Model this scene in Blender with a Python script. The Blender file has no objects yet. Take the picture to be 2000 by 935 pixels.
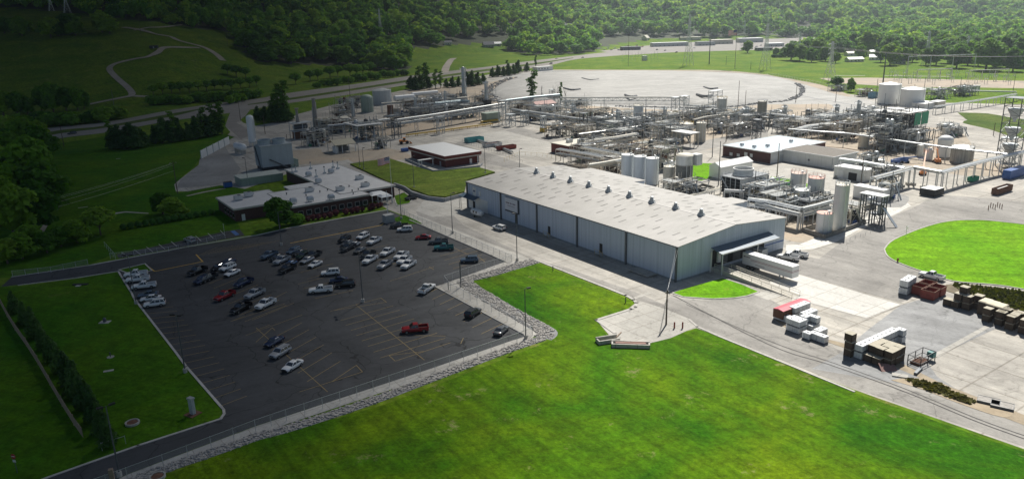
import bpy, math, random
import numpy as np
from mathutils import Vector, Matrix
R = math.radians
rnd = random.Random(7)
C = bpy.context.scene.collection
# ------------------------------------------------------------------ camera geometry
CAMH = 65.0; FPX = 1490.0; PITCH = R(16.7); ROLL = R(1.5)
_F = np.array([0, math.cos(PITCH), -math.sin(PITCH)])
_R0 = np.array([1.0, 0, 0]); _D0 = np.cross(_F, _R0)
_R = math.cos(ROLL)*_R0 + math.sin(ROLL)*_D0
_D = -math.sin(ROLL)*_R0 + math.cos(ROLL)*_D0
TB = [-.9, -.67, -.45, -.3, -.2, 0, .3, .67, .9]
TY = [600, 600, 610, 800, 950, 1250, 1500, 1600, 1600]
TM = [.18, .18, .18, .19, .19, .125, .10, .095, .095]
def tz(x, y):
    """height of the terrain: flat plant plain, hills behind"""
    if y < 500: return 0.0
    b = x/y
    y0 = float(np.interp(b, TB, TY)); m = float(np.interp(b, TB, TM))
    t = max(0.0, y-y0)
    z = m*t*t/(t+90.0)
    if z > 0:
        w = min(1, t/400.0)
        z += w*(9*math.sin(x*.0061+1.3)*math.cos(y*.0047)+5*math.sin(x*.013+y*.009))+w*3
    return min(z, 235.0)
def P(px, py, h=0.0):
    """ground point (or point h above the plain) seen at a pixel of the 2000x935 photograph"""
    d = _F*FPX + _R*(px-1000) + _D*(py-467.5)
    if d[2] < -1e-6:
        t = (h-CAMH)/d[2]
        q = d*t
        if q[1] < 590: return Vector((q[0], q[1], h))
    y = 560.0
    k = 1/d[1]
    last = y
    while y < 6000:
        z = CAMH+d[2]*k*y
        if z <= tz(d[0]*k*y, y)+h: break
        last = y; y += 10
    lo, hi = last, y
    for _ in range(20):
        m = (lo+hi)/2
        if CAMH+d[2]*k*m <= tz(d[0]*k*m, m)+h: hi = m
        else: lo = m
    return Vector((d[0]*k*hi, hi, tz(d[0]*k*hi, hi)+h))
AV = R(34.6)                                  # plant grid: local x = right and away, local y = left and away
VX = Vector((math.cos(AV), math.sin(AV), 0)); VY = Vector((-math.sin(AV), math.cos(AV), 0))
def rect_px(near, left, right, h):
    o = P(*near, h); l = P(*left, h)-o; r = P(*right, h)-o
    return Vector((o.x, o.y, 0)), l.dot(VY), r.dot(VX)      # origin, length along y, length along x
def heading(a, b):
    p, q = P(*a), P(*b); return math.atan2(q.y-p.y, q.x-p.x)
# ------------------------------------------------------------------ objects
def link(o, parent=None):
    C.objects.link(o)
    if parent is not None: o.parent = parent
    return o
def tag(o, label, cat, group=None):
    o['label'] = label; o['category'] = cat
    if group: o['group'] = group
    return o
def thing(name, label, cat, loc=(0, 0, 0), rz=0.0, group=None):
    o = bpy.data.objects.new(name, None); o.empty_display_size = .5
    link(o); o.location = loc; o.rotation_euler = (0, 0, rz)
    return tag(o, label, cat, group)
def copy_tree(src, loc=None, rz=None, label=None, group=None, parent=None, scale=None):
    c = src.copy(); link(c, parent)
    if parent is None:
        if loc is not None: c.location = loc
        if rz is not None: c.rotation_euler = (0, 0, rz)
        if scale is not None: c.scale = scale if hasattr(scale, '__len__') else (scale,)*3
        if label: c['label'] = label
        if group: c['group'] = group
    for ch in list(src.children): copy_tree(ch, parent=c)
    return c
class Kit:
    """one prototype; the first use moves the prototype itself, later uses copy it"""
    def __init__(s, make): s.make = make; s.o = None
    def __call__(s, loc, rz=0, label=None, group=None, scale=1.0):
        if s.o is None:
            s.o = s.make(); o = s.o
            o.location = loc; o.rotation_euler = (0, 0, rz)
            o.scale = scale if hasattr(scale, '__len__') else (scale,)*3
            if label: o['label'] = label
            if group: o['group'] = group
            return o
        return copy_tree(s.o, loc, rz, label, group, scale=scale)
class MB:
    def __init__(s): s.v = []; s.f = []; s.m = []
    def add(s, vs, fs, mi=0):
        b = len(s.v); s.v += [tuple(p) for p in vs]
        s.f += [tuple(b+i for i in f) for f in fs]; s.m += [mi]*len(fs); return s
    def box(s, x0, y0, z0, x1, y1, z1, mi=0):
        return s.add([(x0,y0,z0),(x1,y0,z0),(x1,y1,z0),(x0,y1,z0),(x0,y0,z1),(x1,y0,z1),(x1,y1,z1),(x0,y1,z1)],
                     [(0,3,2,1),(4,5,6,7),(0,1,5,4),(1,2,6,5),(2,3,7,6),(3,0,4,7)], mi)
    def cbox(s, cx, cy, z0, sx, sy, sz, rz=0, mi=0):
        c, n = math.cos(rz), math.sin(rz); vs = []
        for z in (z0, z0+sz):
            for a, b in ((-1,-1),(1,-1),(1,1),(-1,1)):
                x, y = a*sx/2, b*sy/2; vs.append((cx+x*c-y*n, cy+x*n+y*c, z))
        return s.add(vs, [(0,3,2,1),(4,5,6,7),(0,1,5,4),(1,2,6,5),(2,3,7,6),(3,0,4,7)], mi)
    def bar(s, p, q, w, h=None, mi=0):
        p, q = Vector(p), Vector(q); d = (q-p)
        if d.length < 1e-6: return s
        d.normalize(); h = h or w
        u = d.cross(Vector((0,0,1)))
        if u.length < 1e-3: u = Vector((1,0,0))
        u.normalize(); w2 = u.cross(d)
        vs = []
        for e in (p, q):
            for a, b in ((-1,-1),(1,-1),(1,1),(-1,1)): vs.append(e+u*a*w/2+w2*b*h/2)
        return s.add(vs, [(0,3,2,1),(4,5,6,7),(0,1,5,4),(1,2,6,5),(2,3,7,6),(3,0,4,7)], mi)
    def cyl(s, p, q, r, r2=None, n=12, mi=0, caps=True):
        p, q = Vector(p), Vector(q); d = q-p
        if d.length < 1e-6: return s
        d.normalize(); r2 = r if r2 is None else r2
        u = d.cross(Vector((0,0,1)))
        if u.length < 1e-3: u = Vector((1,0,0))
        u.normalize(); w = u.cross(d); vs = []
        for e, rr in ((p, r), (q, r2)):
            for i in range(n):
                a = 2*math.pi*i/n; vs.append(e+(u*math.cos(a)+w*math.sin(a))*rr)
        fs = [(i, (i+1) % n, n+(i+1) % n, n+i) for i in range(n)]
        if caps: fs += [tuple(range(n-1, -1, -1)), tuple(range(n, 2*n))]
        return s.add(vs, fs, mi)
    def tube(s, pts, r, n=6, mi=0):
        for a, b in zip(pts[:-1], pts[1:]): s.cyl(a, b, r, n=n, mi=mi)
        return s
    def lathe(s, prof, n=20, cx=0, cy=0, mi=0):
        vs = []; fs = []
        for r, z in prof:
            for i in range(n):
                a = 2*math.pi*i/n; vs.append((cx+r*math.cos(a), cy+r*math.sin(a), z))
        for k in range(len(prof)-1):
            for i in range(n):
                j = (i+1) % n; fs.append((k*n+i, k*n+j, (k+1)*n+j, (k+1)*n+i))
        fs += [tuple(range(n-1, -1, -1)), tuple(range((len(prof)-1)*n, len(prof)*n))]
        return s.add(vs, fs, mi)
    def drum(s, p, q, r, n=14, mi=0):
        """closed horizontal or vertical vessel with rounded ends"""
        p, q = Vector(p), Vector(q); d = (q-p).normalized()
        for k0, k1, f0, f1 in ((-.5, -.3, .35, .75), (-.3, 0, .75, 1)):
            s.cyl(p+d*r*k0, p+d*r*k1, r*f0, r*f1, n=n, mi=mi); s.cyl(q-d*r*k0, q-d*r*k1, r*f0, r*f1, n=n, mi=mi)
        return s.cyl(p, q, r, n=n, mi=mi)
    def prism(s, poly, z0, z1, mi=0):
        n = len(poly); vs = [(p[0], p[1], z0) for p in poly]+[(p[0], p[1], z1) for p in poly]
        fs = [tuple(range(n-1, -1, -1)), tuple(range(n, 2*n))]+[(i, (i+1) % n, n+(i+1) % n, n+i) for i in range(n)]
        return s.add(vs, fs, mi)
    def sheet(s, poly, z=0, mi=0):
        a = sum(poly[i][0]*poly[(i+1) % len(poly)][1]-poly[(i+1) % len(poly)][0]*poly[i][1] for i in range(len(poly)))
        if a < 0: poly = poly[::-1]
        return s.add([(p[0], p[1], z) for p in poly], [tuple(range(len(poly)))], mi)
    def ribbon(s, pts, w, z=0, mi=0, terrain=False, closed=False):
        """flat strip along a ground polyline"""
        pts = [Vector((p[0], p[1], 0)) for p in pts]; L = []; n = len(pts)
        for i in range(n):
            a = pts[(i-1) % n] if closed or i else pts[i]; b = pts[(i+1) % n] if closed or i < n-1 else pts[i]
            d = (b-a).normalized(); nrm = Vector((-d.y, d.x, 0)); L.append((pts[i]+nrm*w/2, pts[i]-nrm*w/2))
        vs = []
        for l, r in L:
            for q in (l, r): vs.append((q.x, q.y, z+(tz(q.x, q.y) if terrain else 0)))
        k = n if closed else n-1
        return s.add(vs, [(2*i, 2*i+1, (2*i+3) % (2*n), (2*i+2) % (2*n)) for i in range(k)], mi)
    def build(s, name, mat, parent=None, smooth=False, label=None):
        me = bpy.data.meshes.new(name); me.from_pydata(s.v, [], s.f)
        ms = mat if isinstance(mat, (list, tuple)) else [mat]
        for m in ms: me.materials.append(m)
        if len(ms) > 1: me.polygons.foreach_set('material_index', s.m)
        if smooth: me.polygons.foreach_set('use_smooth', [True]*len(me.polygons))
        me.update()
        o = bpy.data.objects.new(name, me); link(o, parent)
        if label: o['label'] = label
        return o
def smooth_angle(o, ang=40):
    me = o.data
    me.polygons.foreach_set('use_smooth', [True]*len(me.polygons))
    try: me.set_sharp_from_angle(angle=R(ang))
    except Exception: pass
    return o
def struct(mb, name, mat, smooth=False):
    o = mb.build(name, mat, smooth=smooth); o['kind'] = 'structure'; return o
def single(mb, name, mat, label, cat, loc=(0,0,0), rz=0, group=None, smooth=False):
    o = mb.build(name, mat, smooth=smooth); o.location = loc; o.rotation_euler = (0,0,rz)
    return tag(o, label, cat, group)
def densify(pts, step):
    out = []
    for a, b in zip(pts[:-1], pts[1:]):
        a, b = Vector(a), Vector(b); n = max(1, int((b-a).length/step))
        for i in range(n): out.append(a.lerp(b, i/n))
    out.append(Vector(pts[-1])); return out
def spline(pts, k=6):
    """Catmull-Rom through pixel or ground points"""
    pts = [Vector(p[:2]) for p in pts]; out = []
    for i in range(len(pts)-1):
        p0 = pts[max(i-1, 0)]; p1 = pts[i]; p2 = pts[i+1]; p3 = pts[min(i+2, len(pts)-1)]
        for j in range(k):
            t = j/k
            out.append(.5*((2*p1)+(p2-p0)*t+(2*p0-5*p1+4*p2-p3)*t*t+(3*p1-p0-3*p2+p3)*t**3))
    out.append(pts[-1]); return out
# ------------------------------------------------------------------ materials
MATS = {}
def nodes(name):
    m = bpy.data.materials.new(name); m.use_nodes = True; nt = m.node_tree
    return m, nt, nt.nodes['Principled BSDF']
def N(nt, t, **kw):
    n = nt.nodes.new(t)
    for k, v in kw.items():
        if k in n.inputs.keys(): n.inputs[k].default_value = v
        else: setattr(n, k, v)
    return n
def coords(nt, scale=(1,1,1), rot=(0,0,0), obj=False):
    mp = N(nt, 'ShaderNodeMapping'); mp.inputs['Scale'].default_value = scale; mp.inputs['Rotation'].default_value = rot
    if obj: nt.links.new(N(nt, 'ShaderNodeTexCoord').outputs['Object'], mp.inputs['Vector'])
    else: nt.links.new(N(nt, 'ShaderNodeNewGeometry').outputs['Position'], mp.inputs['Vector'])
    return mp.outputs['Vector']
def rcoords(nt, scale, rz):
    m1 = N(nt, 'ShaderNodeMapping'); m1.inputs['Rotation'].default_value = (0, 0, rz); m2 = N(nt, 'ShaderNodeMapping'); m2.inputs['Scale'].default_value = scale
    nt.links.new(N(nt, 'ShaderNodeNewGeometry').outputs['Position'], m1.inputs['Vector']); nt.links.new(m1.outputs[0], m2.inputs['Vector']); return m2.outputs['Vector']
def noise(nt, vec, scale, detail=4, rough=.6, dist=0):
    n = N(nt, 'ShaderNodeTexNoise', Scale=scale, Detail=detail, Roughness=rough, Distortion=dist)
    nt.links.new(vec, n.inputs['Vector']); return n.outputs['Fac']
def ramp(nt, fac, stops):
    r = N(nt, 'ShaderNodeValToRGB'); e = r.color_ramp.elements
    while len(e) < len(stops): e.new(.5)
    for i, (p, c) in enumerate(stops):
        e[i].position = p; e[i].color = (*c, 1) if hasattr(c, '__len__') else (c, c, c, 1)
    nt.links.new(fac, r.inputs['Fac']); return r.outputs['Color']
def mixc(nt, fac, a, b, mode='MIX'):
    m = N(nt, 'ShaderNodeMix', data_type='RGBA', blend_type=mode)
    for sock, val in ((0, fac), (6, a), (7, b)):
        if hasattr(val, 'is_linked') or hasattr(val, 'links'): nt.links.new(val, m.inputs[sock])
        elif isinstance(val, (int, float)): m.inputs[sock].default_value = val if sock == 0 else (val,)*3+(1,)
        else: m.inputs[sock].default_value = (*val, 1)
    return m.outputs[2]
def sc(c, k): return tuple(min(1, x*k) for x in c)
def mat(name, col, rough=.7, var=.18, scale=.6, metal=0.0, streak=0.0, bump=0.0, obj=False):
    """painted, metal, concrete or brick surface with mottling, dirt and vertical streaks"""
    if name in MATS: return MATS[name]
    m, nt, b = nodes(name); v = coords(nt, obj=obj)
    f = noise(nt, v, scale, 5, .65)
    c = ramp(nt, f, [(.25, sc(col, 1-var)), (.5, col), (.78, sc(col, 1+var*.7))])
    if streak:
        vs = coords(nt, (1.6, 1.6, .06), obj=obj)
        f2 = noise(nt, vs, 1.0, 3, .6)
        c = mixc(nt, ramp(nt, f2, [(.45, 0.0), (.72, streak)]), c, sc(col, .45))
    nt.links.new(c, b.inputs['Base Color'])
    b.inputs['Roughness'].default_value = rough; b.inputs['Metallic'].default_value = metal
    if bump:
        bp = N(nt, 'ShaderNodeBump', Strength=bump, Distance=.1); nt.links.new(noise(nt, v, scale*6, 4), bp.inputs['Height'])
        nt.links.new(bp.outputs['Normal'], b.inputs['Normal'])
    MATS[name] = m; return m
def plain(name, col, rough=.5, metal=0.0, spec=.5):
    if name in MATS: return MATS[name]
    m, nt, b = nodes(name); b.inputs['Base Color'].default_value = (*col, 1)
    b.inputs['Roughness'].default_value = rough; b.inputs['Metallic'].default_value = metal
    b.inputs['Specular IOR Level'].default_value = spec
    MATS[name] = m; return m
def grass_mat(name, a, b_, dead=(.20,.17,.06), deadamt=.06, stripe=0.0, sdir=0.0, fine=1.2):
    m, nt, b = nodes(name); v = coords(nt)
    f1 = noise(nt, v, .035, 5, .6, .6); f2 = noise(nt, v, fine, 4, .8); f3 = noise(nt, v, .16, 4, .75, 1.0)
    c = ramp(nt, f1, [(.34, a), (.52, tuple((x+y)/2 for x, y in zip(a, b_))), (.68, b_)])
    c = mixc(nt, .8, c, ramp(nt, f2, [(.28, .42), (.5, .9), (.75, 1.45)]), 'MULTIPLY')
    c = mixc(nt, .55, c, ramp(nt, f3, [(.32, .62), (.6, 1.15)]), 'MULTIPLY')
    c = mixc(nt, .7, c, ramp(nt, noise(nt, v, .42, 4, .8), [(.32, .6), (.5, 1.0), (.68, 1.3)]), 'MULTIPLY')
    if stripe:
        f4 = noise(nt, rcoords(nt, (.035, 1.0, 1), sdir), .5, 4, .7)
        c = mixc(nt, stripe, c, ramp(nt, f4, [(.36, .55), (.6, 1.2)]), 'MULTIPLY')
    fd = noise(nt, v, .11, 6, .78)
    c = mixc(nt, ramp(nt, fd, [(.66-deadamt, 0.0), (.72, .85)]), c, dead)
    nt.links.new(c, b.inputs['Base Color']); b.inputs['Roughness'].default_value = 1; b.inputs['Specular IOR Level'].default_value = .1
    bp = N(nt, 'ShaderNodeBump', Strength=.6, Distance=.25); nt.links.new(f2, bp.inputs['Height']); nt.links.new(bp.outputs['Normal'], b.inputs['Normal'])
    MATS[name] = m; return m
def paving_mat(name, col, crack=.5, cscale=.07, mott=.25, tint=None, track=0.0, tdir=0.0, cw=.008, joint=0):
    m, nt, b = nodes(name); v = coords(nt)
    f1 = noise(nt, v, .05, 6, .65, .8); f2 = noise(nt, v, 1.6, 4, .7)
    t = tint or sc(col, 1+mott)
    c = ramp(nt, f1, [(.3, sc(col, 1-mott)), (.5, col), (.7, t)])
    c = mixc(nt, .5, c, ramp(nt, f2, [(.3, .78), (.7, 1.18)]), 'MULTIPLY')
    if track:
        vs = rcoords(nt, (.04, .9, 1), tdir); c = mixc(nt, track, c, ramp(nt, noise(nt, vs, .5, 3), [(.35, .65), (.65, 1.25)]), 'MULTIPLY')
    if crack:
        warp = N(nt, 'ShaderNodeVectorMath', operation='ADD')
        nz = N(nt, 'ShaderNodeTexNoise', Scale=.12, Detail=3); nt.links.new(v, nz.inputs['Vector'])
        sm = N(nt, 'ShaderNodeVectorMath', operation='SCALE'); sm.inputs['Scale'].default_value = 9; nt.links.new(nz.outputs['Color'], sm.inputs[0])
        nt.links.new(v, warp.inputs[0]); nt.links.new(sm.outputs[0], warp.inputs[1])
        vo = N(nt, 'ShaderNodeTexVoronoi', feature='DISTANCE_TO_EDGE', Scale=cscale); nt.links.new(warp.outputs[0], vo.inputs['Vector'])
        c = mixc(nt, ramp(nt, vo.outputs['Distance'], [(.0, crack), (.5*cw, crack*.6), (cw, 0.0)]), c, sc(col, .25))
    c = mixc(nt, .8, c, ramp(nt, noise(nt, v, .30, 3, .7, 1.5), [(.30, .62), (.40, .95), (.7, 1.08)]), 'MULTIPLY')
    if joint:
        bt_ = N(nt, 'ShaderNodeTexBrick', offset=0.0); bt_.inputs['Scale'].default_value = 1.0; bt_.inputs['Mortar Size'].default_value = .018; bt_.inputs['Brick Width'].default_value = 1.0; bt_.inputs['Row Height'].default_value = 1.0
        bt_.inputs['Color1'].default_value = (1,1,1,1); bt_.inputs['Color2'].default_value = (.86,.86,.86,1); bt_.inputs['Mortar'].default_value = (.55,.53,.5,1)
        nt.links.new(rcoords(nt, (1/joint, 1/joint, 1), R(55.4)), bt_.inputs['Vector']); c = mixc(nt, .75, c, bt_.outputs['Color'], 'MULTIPLY')
    nt.links.new(c, b.inputs['Base Color']); b.inputs['Roughness'].default_value = .9; b.inputs['Specular IOR Level'].default_value = .3
    MATS[name] = m; return m
def leaf_mat(name, a, b_, c_=None, trans=.3, cell=0.0):
    m, nt, b = nodes(name); v = coords(nt)
    oi = N(nt, 'ShaderNodeObjectInfo')
    if cell:
        vo = N(nt, 'ShaderNodeTexVoronoi', Scale=cell); nt.links.new(v, vo.inputs['Vector'])
        sp = N(nt, 'ShaderNodeSeparateColor'); nt.links.new(vo.outputs['Color'], sp.inputs[0]); rv = sp.outputs[0]
    else: rv = oi.outputs['Random']
    c = ramp(nt, rv, [(0.0, a), (.55, tuple((x+y)/2 for x, y in zip(a, b_))), (1.0, b_)] if c_ is None else [(0.0, a), (.6, b_), (.97, c_)])
    f = noise(nt, v, .5, 3, .7)
    c = mixc(nt, .75, c, ramp(nt, f, [(.3, .55), (.7, 1.35)]), 'MULTIPLY')
    nt.links.new(c, b.inputs['Base Color']); b.inputs['Roughness'].default_value = .75; b.inputs['Specular IOR Level'].default_value = .25
    tr = N(nt, 'ShaderNodeBsdfTranslucent'); nt.links.new(mixc(nt, 1.0, c, (1.5, 1.5, .6), 'MULTIPLY'), tr.inputs['Color'])
    mx = N(nt, 'ShaderNodeMixShader', Fac=trans); nt.links.new(b.outputs[0], mx.inputs[1]); nt.links.new(tr.outputs[0], mx.inputs[2])
    nt.links.new(mx.outputs[0], nt.nodes['Material Output'].inputs['Surface'])
    MATS[name] = m; return m
def mesh_mat(name, col, alpha=.25):
    m, nt, b = nodes(name); b.inputs['Base Color'].default_value = (*col, 1); b.inputs['Alpha'].default_value = alpha
    b.inputs['Roughness'].default_value = .5; MATS[name] = m; return m
# palette
GR = grass_mat('grass_field', (.028,.120,.002), (.125,.205,.003), (.32,.28,.14), .06, .55, R(55.4))
GR2 = grass_mat('grass_lawn', (.035,.130,.003), (.085,.175,.004), (.16,.18,.05), .03, .35, R(20))
GR3 = grass_mat('grass_bright', (.115,.31,.004), (.19,.37,.008), (.22,.32,.03), .03, .3, R(10))
GRD = grass_mat('grass_rough', (.055,.105,.015), (.12,.16,.03), (.19,.16,.08), .10)
YARD = paving_mat('yard_concrete', (.42,.395,.35), .25, .05, .30, (.56,.52,.45), .45, R(55), .006, 9.0)
TAN = paving_mat('tan_soil', (.39,.33,.255), 0, .06, .3, (.45,.35,.25))
CONC = paving_mat('light_concrete', (.46,.44,.395), .3, .12, .16, joint=4.5)
PADM = paving_mat('new_concrete', (.64,.62,.57), .1, .05, .06, joint=6.0)
ASPH = paving_mat('lot_asphalt', (.060,.062,.064), .95, .085, .26, None, .3, R(-30), .011)
ROADM = paving_mat('plant_road', (.29,.275,.25), .4, .05, .25, None, .3, R(55))
HWY = paving_mat('highway_asphalt', (.27,.25,.225), .1, .02, .12)
GRAV = paving_mat('gravel', (.27,.265,.25), 0, .1, .2)
CAP = paving_mat('gravel_cap', (.40,.39,.365), 0, .03, .14, None, .45, R(-25))
DIRT = paving_mat('track_dirt', (.36,.32,.27), 0, .1, .25)
WHITE = mat('white_paint', (.68,.68,.65), .5, .08, .5, streak=.25)
WHITE2 = mat('white_clean', (.74,.74,.72), .45, .05, .5)
CREAM = mat('cream_paint', (.60,.56,.46), .6, .12, .6, streak=.3)
SIDING = mat('metal_siding', (.50,.56,.60), .45, .08, .25, streak=.3)
ROOFM = None
STEEL = mat('grey_steel', (.46,.49,.50), .5, .2, .8, .2)
STEELD = mat('dark_steel', (.11,.12,.13), .55, .25, .8, .3)
GALV = mat('galvanised', (.55,.57,.58), .4, .1, .8, .5)
ALU = mat('insulation_jacket', (.58,.59,.57), .4, .15, .7, .45, streak=.3)
BRICK = mat('red_brick', (.16,.035,.025), .85, .2, 1.5, bump=.3)
BRICKD = mat('dark_brick', (.085,.030,.024), .85, .2, 1.5, bump=.3)
BROWN = mat('rust_brown', (.15,.07,.04), .85, .4, .9, streak=.4)
RUST = mat('rusty_red', (.26,.05,.035), .8, .35, .8, streak=.4)
DARK = mat('soot_black', (.02,.021,.024), .6, .3, 1.0)
YELLOW = mat('safety_yellow', (.55,.36,.03), .5, .15, 1)
ORANGE = mat('orange_paint', (.70,.23,.04), .45, .1, 1)
BLUE = mat('blue_paint', (.03,.11,.35), .4, .15, 1)
TEAL = mat('teal_paint', (.08,.36,.36), .5, .15, 1, streak=.3)
GREEN = mat('green_panel', (.02,.27,.15), .6, .12, .5)
GREENG = mat('grey_green', (.30,.36,.29), .6, .12, .5, streak=.3)
MEMB = mat('roof_membrane', (.56,.55,.53), .8, .12, .35, streak=0)
MEMBB = mat('blue_grey_roof', (.45,.53,.58), .7, .12, .3)
GRAVR = mat('brown_gravel_roof', (.20,.18,.155), .95, .25, .8, bump=.4)
GLASS = plain('dark_glass', (.02,.025,.03), .08, 0, .8)
RUBBER = plain('black_rubber', (.015,.015,.015), .8)
WOOD = mat('weathered_wood', (.28,.21,.15), .85, .25, 1.2, streak=.3)
WOODP = mat('pole_wood', (.11,.085,.065), .9, .25, 1.2)
PINK = mat('pink_primer', (.62,.36,.29), .7, .2, 1)
KERB = paving_mat('kerb_concrete', (.46,.44,.40), 0, .1, .15)
YLINE = mat('yellow_line', (.28,.20,.08), .8, .35, 1.5)
WLINE = mat('white_line', (.55,.55,.52), .8, .3, 1.5)
CHAIN = mesh_mat('chain_link', (.45,.46,.46), .16)
print('lib ok')
# ------------------------------------------------------------------ camera, light, air
sc_ = bpy.context.scene
cam = bpy.data.cameras.new('camera'); co = bpy.data.objects.new('camera', cam); C.objects.link(co); sc_.camera = co
cam.sensor_width = 36; cam.lens = 36*FPX/2000; cam.clip_start = 1; cam.clip_end = 20000
M3 = Matrix(((_R[0], -_D[0], -_F[0]), (_R[1], -_D[1], -_F[1]), (_R[2], -_D[2], -_F[2])))
co.matrix_world = Matrix.Translation((0, 0, CAMH)) @ M3.to_4x4()
SUN_AZ = R(65.5); SUN_EL = R(49)              # direction to the sun, from +x towards +y
w = bpy.data.worlds.new('World'); sc_.world = w; w.use_nodes = True
nt = w.node_tree; bg = nt.nodes['Background']
sky = nt.nodes.new('ShaderNodeTexSky'); sky.sky_type = 'NISHITA'; sky.sun_disc = False
sky.sun_elevation = SUN_EL; sky.sun_rotation = R(90)-SUN_AZ; sky.air_density = 1.0; sky.dust_density = 1.0
nt.links.new(sky.outputs[0], bg.inputs['Color']); bg.inputs['Strength'].default_value = .05
sun = bpy.data.lights.new('sun', 'SUN'); sun.energy = 5.0; sun.angle = R(.5); sun.color = (1.0, .965, .90)
so = bpy.data.objects.new('sun', sun); C.objects.link(so)
sd = Vector((math.cos(SUN_AZ)*math.cos(SUN_EL), math.sin(SUN_AZ)*math.cos(SUN_EL), math.sin(SUN_EL)))
so.rotation_euler = sd.to_track_quat('Z', 'Y').to_euler()
sc_.view_settings.view_transform = 'Standard'; sc_.view_settings.look = 'None'; sc_.view_settings.exposure = .47
sc_.view_settings.gamma = 1
sc_.render.engine = 'CYCLES'
cy = sc_.cycles; cy.max_bounces = 5; cy.diffuse_bounces = 2; cy.glossy_bounces = 2; cy.transparent_max_bounces = 12; cy.volume_bounces = 0
cy.use_denoising = True; cy.sample_clamp_indirect = 4
# air
hz = MB().box(-2800, -60, -1, 3600, 5600, 285)
hm = bpy.data.materials.new('haze_air'); hm.use_nodes = True; hn = hm.node_tree; hn.nodes.remove(hn.nodes['Principled BSDF'])
pv = N(hn, 'ShaderNodeVolumePrincipled'); pv.inputs['Density'].default_value = .000085
pv.inputs['Color'].default_value = (.80, .90, 1.0, 1); pv.inputs['Anisotropy'].default_value = .45
hn.links.new(pv.outputs[0], hn.nodes['Material Output'].inputs['Volume'])
ho = hz.build('haze', hm); ho['kind'] = 'stuff'
# cloud made up and unseen, fanned by camera bearing to shade the left side
def shade_blocker():
    zc = 345.0; off = Vector((math.cos(SUN_AZ), math.sin(SUN_AZ), 0))*(zc/math.tan(SUN_EL))
    ys = [-900, -500, -200, 0, 60, 110, 160, 230, 330, 480, 700, 1000, 1400, 1900, 2500, 3200, 4200]
    bs = [.12, .09, .06, .03, 0, -.04, -.08, -.12, -.16, -.2, -.25, -.3, -.36, -.42, -.5, -.6, -.75, -1.0, -1.5, -2.5]
    vs = []; th = []; n = len(bs)
    for y in ys:
        yy = max(y, 60)
        for i, b in enumerate(bs):
            x = b*yy if y >= 60 else b*60
            k = min(1, max(0, (.12-b)/.72)); k = k*(1.45-.45*k)
            vs.append((x+off.x, y+off.y)); th.append(k)
    rr = random.Random(3); V = []; A = []
    for side in (0, 1):
        for (x, y), k in zip(vs, th):
            bump = 10*math.sin(x*.02)*math.cos(y*.017)+rr.uniform(-4, 4)
            V.append((x, y, zc+(side*(20+170*k)+bump*side*k))); A.append(k)
    m = len(vs); F = []
    ny = len(ys)
    for s_ in (0, 1):
        for j in range(ny-1):
            for i in range(n-1):
                a = s_*m+j*n+i; q = (a, a+1, a+n+1, a+n); F.append(q if s_ else q[::-1])
    for j in range(ny-1):
        a = j*n; F.append((a, a+n, a+n+m, a+m)); a = j*n+n-1; F.append((a, a+m, a+n+m, a+n))
    for i in range(n-1):
        a = i; F.append((a, a+m, a+m+1, a+1)); a = (ny-1)*n+i; F.append((a, a+1, a+m+1, a+m))
    me = bpy.data.meshes.new('shade_blocker'); me.from_pydata(V, [], F); me.update()
    at = me.attributes.new('shade_opacity', 'FLOAT', 'POINT'); at.data.foreach_set('value', A)
    mt = bpy.data.materials.new('shade_blocker_mat'); mt.use_nodes = True; t = mt.node_tree; b = t.nodes['Principled BSDF']
    b.inputs['Base Color'].default_value = (.12, .12, .13, 1); b.inputs['Roughness'].default_value = 1; b.inputs['Specular IOR Level'].default_value = 0
    an = N(t, 'ShaderNodeAttribute', attribute_name='shade_opacity')
    f = ramp(t, an.outputs['Fac'], BLOCKER_RAMP)
    tr = N(t, 'ShaderNodeBsdfTransparent'); mx = N(t, 'ShaderNodeMixShader')
    t.links.new(f, mx.inputs[0]); t.links.new(tr.outputs[0], mx.inputs[1]); t.links.new(b.outputs[0], mx.inputs[2])
    t.links.new(mx.outputs[0], t.nodes['Material Output'].inputs['Surface'])
    me.materials.append(mt); o = bpy.data.objects.new('shade_blocker', me); C.objects.link(o); o['kind'] = 'structure'
BLOCKER_RAMP = [(0.0, 0.0), (.12, .10), (.3, .35), (.5, .60), (.75, .79), (1.0, .90)]
shade_blocker()
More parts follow.
